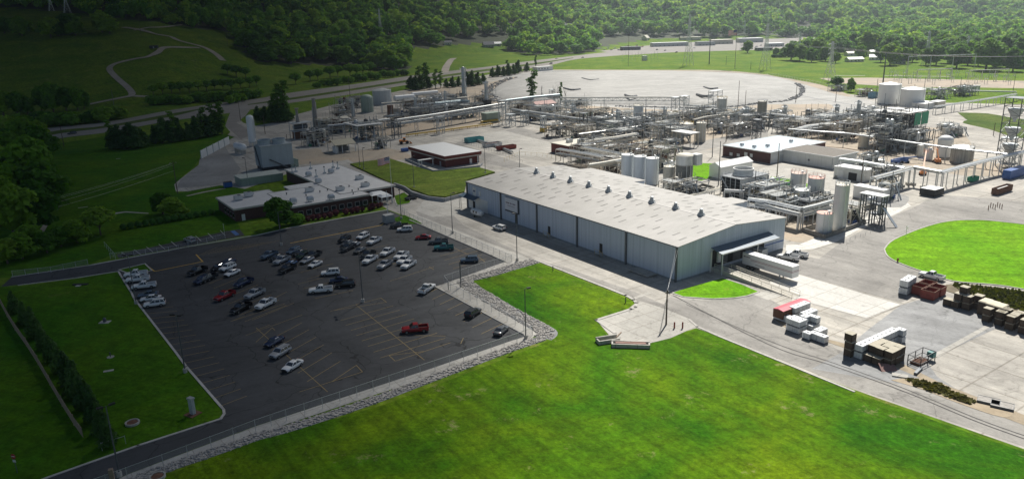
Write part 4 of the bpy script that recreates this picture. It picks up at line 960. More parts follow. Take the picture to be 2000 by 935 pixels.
# vertical capsule and horizontal vessels
t = thing('capsule_tank', 'tall white capsule shaped gas tank beside the grey cooling block', 'tank', P(494,285), AV)
MB().drum((0,0,2.4),(0,0,15.2),1.9,18).build('shell', WHITE2, t)
for a in (-1.2,1.2):
    for b in (-1.2,1.2): MB().bar((a,b,0),(a,b,2.6),.3).build('leg', STEEL, t)
MB().box(1.2,-2.1,4,1.6,-1.6,14).build('ladder', GALV, t)
def bullet(px, length, dia, label, m=WHITE2, rz=AV, z=1.5, name='horizontal_tank'):
    t = thing(name, label, 'tank', P(*px), rz); L = length/2
    o = smooth_angle(MB().drum((-L+dia/2,0,z+dia/2),(L-dia/2,0,z+dia/2),dia/2,18).build('shell', m, t), 40)
    for a in (-L*.55, L*.55): MB().box(a-.25,-dia*.4,0,a+.25,dia*.4,z+dia*.25).build('saddle', CONC, t)
    MB().cyl((0,0,z+dia),(0,0,z+dia+.6),.3,n=8).build('nozzle', GALV, t)
    MB().tube([(L*.4,0,z+dia),(L*.4,0,z+dia+.8),(L*.7,0,z+dia+.8)],.1).build('pipe', GALV, t)
    return t
bullet((470,300), 12, 3.6, 'large white horizontal gas tank beside the fence panels', rz=R(-50), z=1.8)
bullet((790,200), 20, 4.2, 'long white horizontal tank left of the steel distillation tower')
bullet((842,204), 22, 4.0, 'second long white horizontal tank nearest the distillation tower')
bullet((830,190), 26, 3.2, 'white horizontal vessel behind the two long ones')
bullet((1312,236), 11, 2.8, 'black horizontal tank next to the lattice pipe tower', STEELD)
bullet((1200,262), 15, 3.6, 'grey green horizontal vessel in the dark central frame', GREENG)
bullet((668,292), 7, 2.0, 'small white vessel near the carport', CREAM)
bullet((1140,230), 16, 2.6, 'pale green horizontal vessel by the soil bank', GREENG, z=.8)
bullet((1700,405), 6, 2.2, 'grey drum under the steel canopy', GALV)
# ---- towers
def column_tower(px, dia, h, label, m=ALU, platforms=4):
    t = thing('distillation_tower', label, 'tower', P(*px), AV); r = dia/2
    smooth_angle(MB().lathe([(r*1.2,0),(r*1.1,1.5),(r,2),(r,h*.55),(r*.82,h*.58),(r*.82,h-1),(r*.6,h-.4),(r*.2,h)], 18).build('column', m, t), 40)
    for k in range(platforms):
        z = h*(k+1)/(platforms+.3)
        p = MB().lathe([(r+.1,z),(r+1.1,z),(r+1.1,z+.12),(r+.1,z+.12)], 12).build('platform', STEEL, t)
        q = MB()
        for i in range(10):
            a = 2*math.pi*i/10; b = 2*math.pi*(i+1)/10; A = (math.cos(a)*(r+1.05), math.sin(a)*(r+1.05)); B = (math.cos(b)*(r+1.05), math.sin(b)*(r+1.05))
            q.bar((*A, z), (*A, z+1.1), .06); q.bar((*A, z+1.1), (*B, z+1.1), .06); q.bar((*A, z+.6), (*B, z+.6), .05)
        q.build('railing', GALV, p)
    for k, (a, rr_) in enumerate(((-60,.25),(-100,.35),(-150,.2),(20,.3))):
        x, y = math.cos(R(a))*(r+.5), math.sin(R(a))*(r+.5); hh = h*(.95-.12*k)
        MB().tube([(x,y,.5),(x,y,hh),(x*.4,y*.4,hh)], rr_).build('pipe', GALV if k % 2 else STEEL, t)
    q = MB()
    for s in (-.3,.3): q.bar((r+.4,s,0),(r+.4,s,h),.06)
    z = .5
    while z < h: q.bar((r+.4,-.3,z),(r+.4,.3,z),.05); z += .7
    q.build('ladder', GALV, t); return t
column_tower((907,204), 3.0, 27, 'tallest steel distillation tower with platforms on the left')
ts = column_tower((950,212), 2.2, 19, 'shorter distillation tower beside a scaffold on the left', ALU, 3)
q = MB()
for z in range(0, 15, 3):
    for a, b in (((3,-2),(7,-2)),((7,-2),(7,2)),((3,2),(7,2)),((3,-2),(3,2))): q.bar((*a,z),(*b,z),.14)
for a in (3,7):
    for b in (-2,2): q.bar((a,b,0),(a,b,14),.18)
q.build('scaffold', STEEL, ts); MB().box(-1.5,-3,0,2.5,3,6).build('heater_box', DARK, ts)
t = thing('chimney', 'tall tapered concrete grey chimney at the left process area', 'chimney', P(618,257), AV)
smooth_angle(MB().lathe([(1.5,0),(1.0,18.6),(1.08,18.7),(1.08,19.2),(.8,19.2),(.8,18.4)], 18).build('shaft', mat('chimney_grey', (.27,.25,.22), .8, .15, .6, streak=.3), t), 30)
MB().lathe([(1.9,0),(1.9,.8),(1.6,.9)],16).build('base', CONC, t); MB().box(1.0,-.2,.5,1.3,.2,17).build('ladder', STEEL, t); MB().bar((-1.4,0,0),(-1.25,0,14),.25).build('pipe', STEEL, t)
t = thing('boiler_house', 'dark steel boiler frame with a short flared stack on its roof', 'boiler', P(576,273), AV)
for x in (0,5,10):
    for y in (0,7): MB().bar((x,y,0),(x,y,8.5),.3).build('column', STEEL, t)
MB().box(-.4,-.4,8.5,10.4,7.4,8.8).build('roof', STEEL, t); MB().box(-.4,-.4,4.2,10.4,7.4,4.4).build('deck', STEEL, t)
MB().box(1,1,0,9,6,4.1).build('boiler', BROWN, t); MB().drum((1.5,3.5,6.3),(8.5,3.5,6.3),1.4).build('drum', STEELD, t)
MB().lathe([(1.1,8.8),(.7,13),(.7,15.5),(1.3,16.4),(1.2,16.5)],14,4,4).build('stack', mat('chimney_grey', (.27,.25,.22)), t)
q = MB()
for x in range(0,11,2): q.bar((x,-.3,4.4),(x,-.3,5.5),.06)
q.bar((0,-.3,5.5),(10,-.3,5.5),.06); q.build('railing', GALV, t)
# ---- cooling towers
def cooling(px_near, dx, dy, h, label, wall, fans, fr, fh, dark_face=False, rz=AV):
    o = P(*px_near); t = thing('cooling_tower', label, 'cooling tower', o, rz)
    MB().box(0,0,1.6,dx,dy,h).build('casing', wall, t); MB().box(.4,.4,0,dx-.4,dy-.4,1.6).build('basin', DARK, t)
    MB().box(-.3,-.3,h,dx+.3,dy+.3,h+.15).build('deck', STEELD if dark_face else wall, t)
    for x, y in fans:
        smooth_angle(MB().lathe([(fr*1.08,h+.15),(fr*.98,h+fh*.5),(fr*1.05,h+fh),(fr*.95,h+fh),(fr*.9,h+fh*.5),(fr*.92,h+.5)],28,x,y).build('fan_stack', wall if not dark_face else WHITE, t), 40)
        q = MB()
        for k in range(6):
            a = R(60*k); q.add([(x,y,h+fh*.45),(x+math.cos(a-.15)*fr*.85,y+math.sin(a-.15)*fr*.85,h+fh*.42),(x+math.cos(a+.15)*fr*.85,y+math.sin(a+.15)*fr*.85,h+fh*.5)],[(0,1,2)])
        q.build('fan', DARK, t)
    q = MB()
    for a, b in (((0,0),(dx,0)),((0,0),(0,dy)),((dx,0),(dx,dy)),((0,dy),(dx,dy))):
        A, B = Vector((*a,h+.15)), Vector((*b,h+.15)); n = max(2,int((B-A).length/1.8))
        for k in range(n+1): p = A.lerp(B,k/n); q.bar(p,p+Vector((0,0,1.1)),.06)
        for hh in (.6,1.1): q.bar(A+Vector((0,0,hh)),B+Vector((0,0,hh)),.06)
    q.build('railing', STEEL, t)
    m = MB()
    if dark_face:
        for k in range(5): z = 2+k*(h-2)/5; m.add([(-.02,.2,z+.9),(-.02,dy-.2,z+.9),(-.5,dy-.2,z),(-.5,.2,z)],[(0,1,2,3),(3,2,1,0)])
        m.build('louvre', DARK, t)
        q = MB()
        for k in range(5): y = dy*k/4; q.bar((-.55,y,0),(-.55,y,h),.18)
        q.bar((-.6,dy,h),(-.6,dy*.3,.5),.3); q.build('column', STEEL, t)
    else:
        q = MB(); q.bar((-.4,dy*.75,h-.5),(-.4,dy*.1,.5),.5,.15); q.bar((-.9,dy*.1,.5),(-.9,dy*.75,h-.5),.08); q.build('stair', STEELD, t)
        MB().bar((dx*.25,-.3,h*.45),(dx*.8,-.3,.3),.5).build('pipe', STEELD, t)
    return t
cooling((514,335), 14, 9.5, 10.8, 'big grey slab-sided cooling tower block left of the process area', mat('cool_grey', (.36,.40,.41), .6, .08, .4, streak=.25), [(3.6,5.6),(9.6,4.2)], 2.9, 2.2)
ctx = cooling((1446,392), 14.5, 8.5, 7.4, 'dark cooling tower with a round white fan drum behind the warehouse', WHITE, [(6.5,4.6)], 3.4, 2.5, True)
MB().cyl((7,-1.2,1.5),(11,-1.2,6.4),.9,n=14).build('duct', GALV, ctx); MB().box(5,-.1,3.5,9,-.03,5).build('dark_opening', DARK, ctx)
# walled basin
def basin(px, label, h=1.3):
    pts = [P(*p) for p in px]; m = MB()
    for a, b in zip(pts, pts[1:]+pts[:1]): m.bar((a.x,a.y,h/2),(b.x,b.y,h/2),.35,h)
    o = single(m, 'containment_wall', mat('dark_stained_concrete', (.20,.19,.17), .9, .35, .7, streak=.7), label, 'basin wall'); return o
basin([(1568,453),(1610,467),(1690,437),(1655,426)], 'dark stained concrete basin wall around the slim and pink topped tanks')
basin([(1500,420),(1540,432),(1590,410),(1545,398)], 'low dark basin wall around the ringed aluminium tank', 1.0)
basin([(1320,389),(1372,362),(1395,368),(1345,395)], 'low wall strip below the dark ringed tank', .8)
# ------------------------------------------------------------------ pipe racks
PIPEM = [GALV, ALU, STEEL, CREAM, WHITE, GALV]
def rack(label, px, h, width=3.0, npipes=5, spacing=9.0, r=.2, legm=STEEL, levels=1, truss=False, pm=None, feet=False, bents=True, seed=1, hend=None, name='pipe_rack', lattice=False, big=0):
    """px: pixels of the top centre line of the rack, h metres above ground"""
    rr = random.Random(seed); hs = [h]*len(px) if hend is None else [h+(hend-h)*i/(len(px)-1) for i in range(len(px))]
    pts = [P(*p, hh) for p, hh in zip(px, hs)]; o = Vector((pts[0].x, pts[0].y, 0)); t = thing(name, label, 'pipe rack', o)
    pts = [p-o for p in pts]
    offs = [((k+.5)/npipes-.5)*width*.9 for k in range(npipes)]
    nrm = []
    for i in range(len(pts)):
        a = pts[max(i-1,0)]; b = pts[min(i+1,len(pts)-1)]; d = (b-a); d.z = 0; d.normalize(); nrm.append(Vector((-d.y,d.x,0)))
    for lv in range(levels):
        dz = -lv*1.9
        for k, of in enumerate(offs):
            rk = (big if (big and k == 0 and lv == 0) else r*rr.uniform(.55,1.5))
            MB().tube([p+nrm[i]*of+Vector((0,0,dz+rk)) for i,p in enumerate(pts)], rk, n=8).build('pipe', pm or PIPEM[(k+lv+seed) % 6], t)
        m = MB()
        for s in (-.5,.5): 
            for i in range(len(pts)-1): m.bar(pts[i]+nrm[i]*s*width+Vector((0,0,dz-.15)), pts[i+1]+nrm[i+1]*s*width+Vector((0,0,dz-.15)), .22,.3)
        m.build('beam', legm, t)
    if truss:
        m = MB(); D = 2.2
        for i in range(len(pts)-1):
            a, b = pts[i], pts[i+1]; L = (b-a).length; n = max(1,int(L/2.6))
            for s in (-.5,.5):
                w_ = nrm[i]*s*width; m.bar(a+w_-Vector((0,0,D)), b+w_-Vector((0,0,D)), .2)
                for k in range(n):
                    p = a.lerp(b,k/n)+w_; q = a.lerp(b,(k+1)/n)+w_
                    if k % 2: p, q = q, p
                    m.bar(p-Vector((0,0,D)), q-Vector((0,0,.1)), .13); m.bar(a.lerp(b,k/n)+w_-Vector((0,0,D)), a.lerp(b,k/n)+w_, .1)
        m.build('truss', legm, t)
    nb = 0
    for i in range(len(pts)-1):
        a, b = pts[i], pts[i+1]; L = (b-a).length; n = max(1,round(L/spacing))
        for k in range(n+(1 if i == len(pts)-2 else 0)):
            p = a.lerp(b,k/n); w_ = nrm[i]*width*.5
            for s in (-1,1):
                q = p+w_*s
                if s == 1 and not bents: continue
                MB().bar((q.x,q.y,0),(q.x,q.y,q.z-.1),.26).build('leg', legm, t)
                if feet: MB().cbox(q.x,q.y,0,1.5,1.0,.9,AV).build('footing', CONC, t)
            m = MB(); m.bar(p-w_*1.1+Vector((0,0,-.3)), p+w_*1.1+Vector((0,0,-.3)), .22)
            if levels > 1: m.bar(p-w_*1.1+Vector((0,0,-2.2)), p+w_*1.1+Vector((0,0,-2.2)), .22)
            if lattice:
                zz = 0.0
                while zz < p.z-2.5:
                    m.bar(p-w_+Vector((0,0,zz-p.z)), p+w_+Vector((0,0,zz+2.6-p.z)), .12); m.bar(p+w_+Vector((0,0,zz-p.z)), p-w_+Vector((0,0,zz+2.6-p.z)), .12); zz += 2.6
            m.build('crossbeam', legm, t)
    return t
BG = mat('blue_grey_pipe', (.33,.40,.42), .45, .1, .8, .3)
rack('long blue grey elevated pipe line running from the carport to the lattice junction', [(773,236),(850,225),(905,216),(985,203)], 7.5, 3, 4, 13, .28, STEEL, 2, pm=None, seed=1, big=.55, lattice=True)
rack('raised blue grey pipe bridge from the lattice junction up to the poplar trees', [(985,198),(1040,191),(1092,186)], 11, 2.6, 3, 34, .3, STEEL, 1, True, BG, seed=2, big=.5)
rack('long truss pipe bridge spanning in front of the gravel mound', [(1094,191),(1180,190.5),(1262,190),(1342,190.5)], 10, 2.6, 3, 36, .25, STEEL, 1, True, seed=3, lattice=True)
rack('pipe rack sloping down right of the lattice tower along the soil bank', [(1340,205),(1400,209),(1480,219),(1560,229),(1620,236)], 6.5, 3.2, 6, 14, .24, STEEL, 2, seed=4, lattice=True)
rack('pipe rack descending from the lattice junction towards the small brick building', [(1000,214),(1060,222),(1120,231),(1180,238)], 6, 3, 5, 14, .22, STEEL, 2, seed=5, lattice=True)
rack('grey pipe rack between the junction and the central process area', [(1020,205),(1085,208),(1150,216),(1240,232)], 6, 2.6, 5, 15, .22, STEEL, 1, seed=6)
rack('pipes carried across the centre of the process area', [(1130,262),(1190,254),(1245,247)], 6, 2.0, 4, 9, .17, STEELD, 1, seed=7)
rack('elevated pipes rising above the wide white tank', [(1355,234),(1380,228),(1436,221)], 7, 1.8, 3, 12, .2, STEELD, 1, seed=32, pm=CREAM)
rack('elevated pipes from the bend to the ribbed column tank', [(1436,221),(1465,226),(1500,230)], 7, 1.6, 3, 12, .16, STEELD, 1, seed=33)
rack('low rack of pale pipes behind the small maroon building', [(1140,277),(1200,269),(1240,262)], 6, 3, 6, 9, .25, STEEL, 2, pm=CREAM, seed=8)
rack('rows of cream pipe racks left of the triple tanks', [(1140,288),(1180,295),(1215,302)], 6.5, 5, 6, 6, .16, mat('cream_steel', (.47,.43,.36), .6, .2), 2, seed=9)
rack('second cream pipe rack in front of the maroon building', [(1090,291),(1120,296),(1160,303),(1212,315)], 5.5, 3, 5, 6, .15, mat('cream_steel', (.47,.43,.36)), 2, seed=10)
rack('wide white duct line reaching the triple tanks', [(1150,327),(1180,322),(1213,316)], 4.5, 1.6, 1, 8, .75, mat('cream_steel', (.47,.43,.36)), 1, pm=CREAM, seed=11)
rack('white pipe line on tall posts in front of the dark process frame', [(1540,252),(1600,257),(1650,260),(1710,268),(1770,277),(1850,288),(1930,297),(1985,303)], 6.2, 1.0, 3, 11, .13, STEEL, 1, seed=12, bents=False)
rack('upper crossing pipe rack at the left of the dark process frame', [(1558,252),(1580,246),(1612,242),(1640,238)], 6, 4, 6, 8, .2, STEEL, 2, seed=13)
rack('pipe rack rising from the canopy tower to the rack corner', [(1706,348),(1740,339),(1783,327)], 6.5, 2.2, 5, 13, .2, GALV, 1, seed=14, feet=True)
rack('pipe rack from the corner across the pale yard to the right edge', [(1783,327),(1810,332),(1837,337)], 6.5, 2.2, 5, 16, .2, GALV, 1, seed=15, feet=True)
rack('long grey pipe rack climbing to the far right corner of the plant', [(1837,337),(1880,325),(1930,312),(1985,300),(2060,283)], 6.5, 2.4, 6, 7.5, .2, GALV, 1, seed=16)
rack('pipe rack crossing above the flat white shed', [(1640,311),(1690,318),(1730,325),(1765,329)], 7, 1.6, 3, 13, .22, GALV, 1, seed=17, feet=True)
rack('double pipe rack beside the ringed tank behind the warehouse', [(1462,388),(1500,393),(1535,401),(1566,408)], 6, 1.8, 3, 9, .22, GALV, 2, seed=18)
rack('short pipe rack from the ringed tank to the slim tall tank', [(1566,408),(1595,401),(1624,393)], 6, 1.6, 3, 9, .22, GALV, 2, seed=19)
rack('thin pipe rack from the warehouse end over the dark pumps', [(1478,395),(1520,408),(1562,418)], 5, 1.4, 3, 7, .16, WHITE, 1, seed=20)
rack('white pipe line on posts running to the far right behind the green panels', [(1826,209),(1880,201),(1930,193),(1985,184)], 4.5, 1.6, 2, 9, .22, GALV, 1, pm=WHITE2, seed=21)
rack('pale pipe line along the base of the two big white tanks', [(1760,171),(1830,174),(1900,178),(1985,180)], 3, 1.4, 2, 22, .2, STEEL, 1, seed=22)
rack('pipe rack in front of the left process area with yellow rails', [(640,246),(700,240),(760,233)], 5.5, 2.6, 5, 10, .2, STEEL, 1, seed=23)
rack('pale pipe rack at the back of the left process area', [(745,203),(800,199),(870,194),(912,191)], 6, 2.6, 5, 12, .26, STEEL, 1, pm=CREAM, seed=24)
rack('pipe rack stub ending in a big bend near the distillation towers', [(850,204),(900,199),(916,200)], 8, 2.2, 2, 14, .5, STEEL, 1, pm=BG, seed=25)
rack('yellow railed pipe trench along the road of the left process area', [(795,263),(850,256),(900,249),(960,241)], 1.3, 2.2, 3, 6, .16, YELLOW, 1, pm=YELLOW, seed=26)
rack('yellow pipes near the lattice junction', [(940,238),(972,234)], 1.6, 1.6, 3, 5, .2, YELLOW, 1, pm=YELLOW, seed=27)
rack('yellow and cream pipes on sleepers beside the open yard', [(1058,250),(1090,246),(1136,244)], 1.8, 3.4, 5, 5, .25, YELLOW, 1, pm=mat('ochre_paint', (.50,.34,.12), .6), seed=28)
rack('low pipes along the road edge by the rail trench', [(925,272),(965,283),(1000,297)], .9, 1.2, 3, 6, .2, mat('cream_steel', (.47,.43,.36)), 1, seed=29)
rack('pipe rack between the dark cooling tower and the control hut', [(1415,372),(1450,374),(1470,368),(1500,361)], 4, 1.4, 2, 8, .3, WHITE, 1, pm=WHITE2, seed=30)
rack('white pipes along the lane behind the warehouse annex', [(1340,385),(1372,377),(1412,366)], 2, 1.2, 2, 7, .35, WHITE, 1, pm=CREAM, seed=31)
# lattice towers of the bridges
def lattice(px, w_, d, h, label, m=STEEL, bay=3.0, name='lattice_tower', cat='steel tower'):
    t = thing(name, label, cat, P(*px), AV)
    for a in (0,w_):
        for b in (0,d): MB().bar((a,b,0),(a,b,h),.28).build('leg', m, t)
    q = MB(); z = 0; k = 0
    while z < h-.1:
        z2 = min(h, z+bay)
        for (a,b),(c_,e) in (((0,0),(w_,0)),((w_,0),(w_,d)),((w_,d),(0,d)),((0,d),(0,0))):
            q.bar((a,b,z2),(c_,e,z2),.16); q.bar((a,b,z) if k % 2 else (c_,e,z), (c_,e,z2) if k % 2 else (a,b,z2), .13)
        z = z2; k += 1
    q.build('brace', m, t); MB().box(-.3,-.3,h,w_+.3,d+.3,h+.12).build('platform', m, t); return t
lattice((981,244), 5, 3.6, 14, 'dense grey lattice tower at the pipe junction on the left'); lattice((996,248), 4, 4, 7, 'short lattice tower in front of the pipe junction')
lattice((1078,205), 3, 3, 10.5, 'lattice tower under the end of the raised bridge by the poplars'); lattice((1318,234), 3.4, 3.2, 13, 'left lattice tower of the truss bridge near the black tank')
lattice((1334,235), 4.5, 3.2, 14, 'right lattice tower of the truss bridge near the black tank'); lattice((1022,246), 4, 2.5, 8.5, 'lattice frame beside the open concrete yard')
lattice((1060,258), 2.6, 2, 8.5, 'dark lattice frame at the yellow valve box'); lattice((1139,262), 3, 3, 11, 'dark lattice tower behind the small maroon building', STEELD)
lattice((771,272), 4, 3, 9, 'lattice tower at the start of the blue grey pipe line', STEELD); lattice((858,262), 3.5, 2.5, 9.5, 'lattice frame with a footing beside the road of the left area')
lattice((1392,208), 9, 4, 10, 'open scaffold frame around the tall ribbed silo', STEEL, 2.2, 'scaffold', 'scaffold'); lattice((1970,316), 5, 4, 9.5, 'lattice frame at the far right end of the long rack', GALV)
lattice((1478,274), 3, 3, 10, 'slim dark lattice tower beside the ribbed column tank', STEELD)
# ------------------------------------------------------------------ process units
def unit(px, dx, dy, h, label, seed, tone=0, floors=2, nv=4, npipe=12, steel=None):
    npipe = int(npipe*1.9); nv = nv+3; h *= 1.35 if h < 7 else 1.1 if h < 9 else 1
    """open steel frame packed with vessels, pumps and pipework"""
    rr = random.Random(seed); st = steel or (STEEL, mat('mid_steel', (.24,.26,.27), .5, .25, .8, .2), mat('cream_steel', (.47,.43,.36)))[tone % 3]
    t = thing('process_unit', label, 'process unit', P(*px), AV)
    fr = MB(); nx = max(1, round(dx/4.5)); ny = max(1, round(dy/4.5))
    for i in range(nx+1):
        for j in range(ny+1):
            x, y = dx*i/nx, dy*j/ny; hh = h if rr.random() < .75 else h*rr.choice((.5,1.25))
            fr.bar((x,y,0),(x,y,hh),.24)
    for f in range(1, floors+1):
        z = h*f/floors
        for i in range(nx+1): fr.bar((dx*i/nx,0,z),(dx*i/nx,dy,z),.18,.26)
        for j in range(ny+1): fr.bar((0,dy*j/ny,z),(dx,dy*j/ny,z),.18,.26)
    for k in range(nx*2):
        x = dx*rr.randrange(nx)/nx; z = h*rr.randrange(floors)/floors; fr.bar((x,0,z),(x+dx/nx,0,z+h/floors),.12)
    for k in range(ny): y = dy*k/ny; fr.bar((0,y,0),(0,y+dy/ny,h/floors),.12)
    for k in range(5):
        x, y = rr.uniform(0,dx), rr.uniform(0,dy); fr.bar((x,y,0),(x,y,h*rr.uniform(1.15,1.55)),.13)
    fr.build('frame', st, t)
    for f in range(1, floors+1):
        z = h*f/floors
        x0 = rr.uniform(0,.5)*dx; x1 = x0+rr.uniform(.25,.5)*dx; y0 = rr.uniform(0,.5)*dy
        d = MB().box(x0,y0,z+.14,x1,dy,z+.2).build('deck', mat('grating', (.27,.28,.27), .7, .2), t)
        q = MB(); n = max(2, int((x1-x0)/1.6))
        for k in range(n+1): x = x0+(x1-x0)*k/n; q.bar((x,y0,z+.2),(x,y0,z+1.25),.055)
        for hh in (.7,1.2): q.bar((x0,y0,z+hh),(x1,y0,z+hh),.055); q.bar((x0,y0,z+hh),(x0,dy,z+hh),.055)
        q.build('railing', rr.choice((GALV,YELLOW,st)) if tone != 1 else st, d)
    pal = [(WHITE,GALV,CREAM,STEELD,STEEL),(STEELD,STEEL,GALV,CREAM,DARK),(CREAM,STEELD,BROWN,GALV,DARK)][tone % 3]
    for k in range(nv):
        x, y = rr.uniform(.12,.88)*dx, rr.uniform(.15,.85)*dy; r = rr.uniform(.55,1.25); z = rr.choice([.6]+[h*f/floors+.3 for f in range(1,floors)])
        if rr.random() < .55: q = MB().drum((x,y,z+r*.5),(x,y,z+r*.5+rr.uniform(1.6,h*.55)),r)
        elif rr.random() < .5: L = rr.uniform(2.5,5); q = MB().drum((x-L/2,y,z+r),(x+L/2,y,z+r),r*.8)
        else: L = rr.uniform(2.5,5); q = MB().drum((x,y-L/2,z+r),(x,y+L/2,z+r),r*.8)
        smooth_angle(q.build('vessel', rr.choice(pal), t), 50)
    for k in range(max(2, nv//2)):
        x, y = rr.uniform(.05,.95)*dx, rr.uniform(-.05,.9)*dy
        q = MB().cbox(x,y,0,1.5,.8,.35,rr.choice((0,1.57))); q.cyl((x-.5,y,.8),(x+.4,y,.8),.38,n=10); q.cyl((x+.4,y,.8),(x+.7,y,.8),.5,n=10); q.build('pump', rr.choice((BLUE,STEEL,STEELD,GREEN,BROWN)), t)
    for k in range(npipe):
        r = rr.uniform(.06,.20); p = [Vector((rr.uniform(0,dx),rr.uniform(0,dy),h*rr.uniform(.1,1.1)**.7))]
        for s in range(rr.randint(3,6)):
            q = p[-1].copy(); ax = rr.choice((0,0,1,1,2))
            if ax == 0: q.x = rr.uniform(-.06,1.06)*dx
            elif ax == 1: q.y = rr.uniform(-.06,1.06)*dy
            else: q.z = h*rr.uniform(.05,1.2)**.7
            p.append(q)
        MB().tube(p, r, n=6).build('pipe', rr.choice(pal+(GALV,CREAM,WHITE,CREAM)), t)
    # stair
    x = rr.uniform(.2,.7)*dx; MB().bar((x,-2.6,0),(x,-.1,h/floors),.8,.14).build('stair', st, t)
    return t
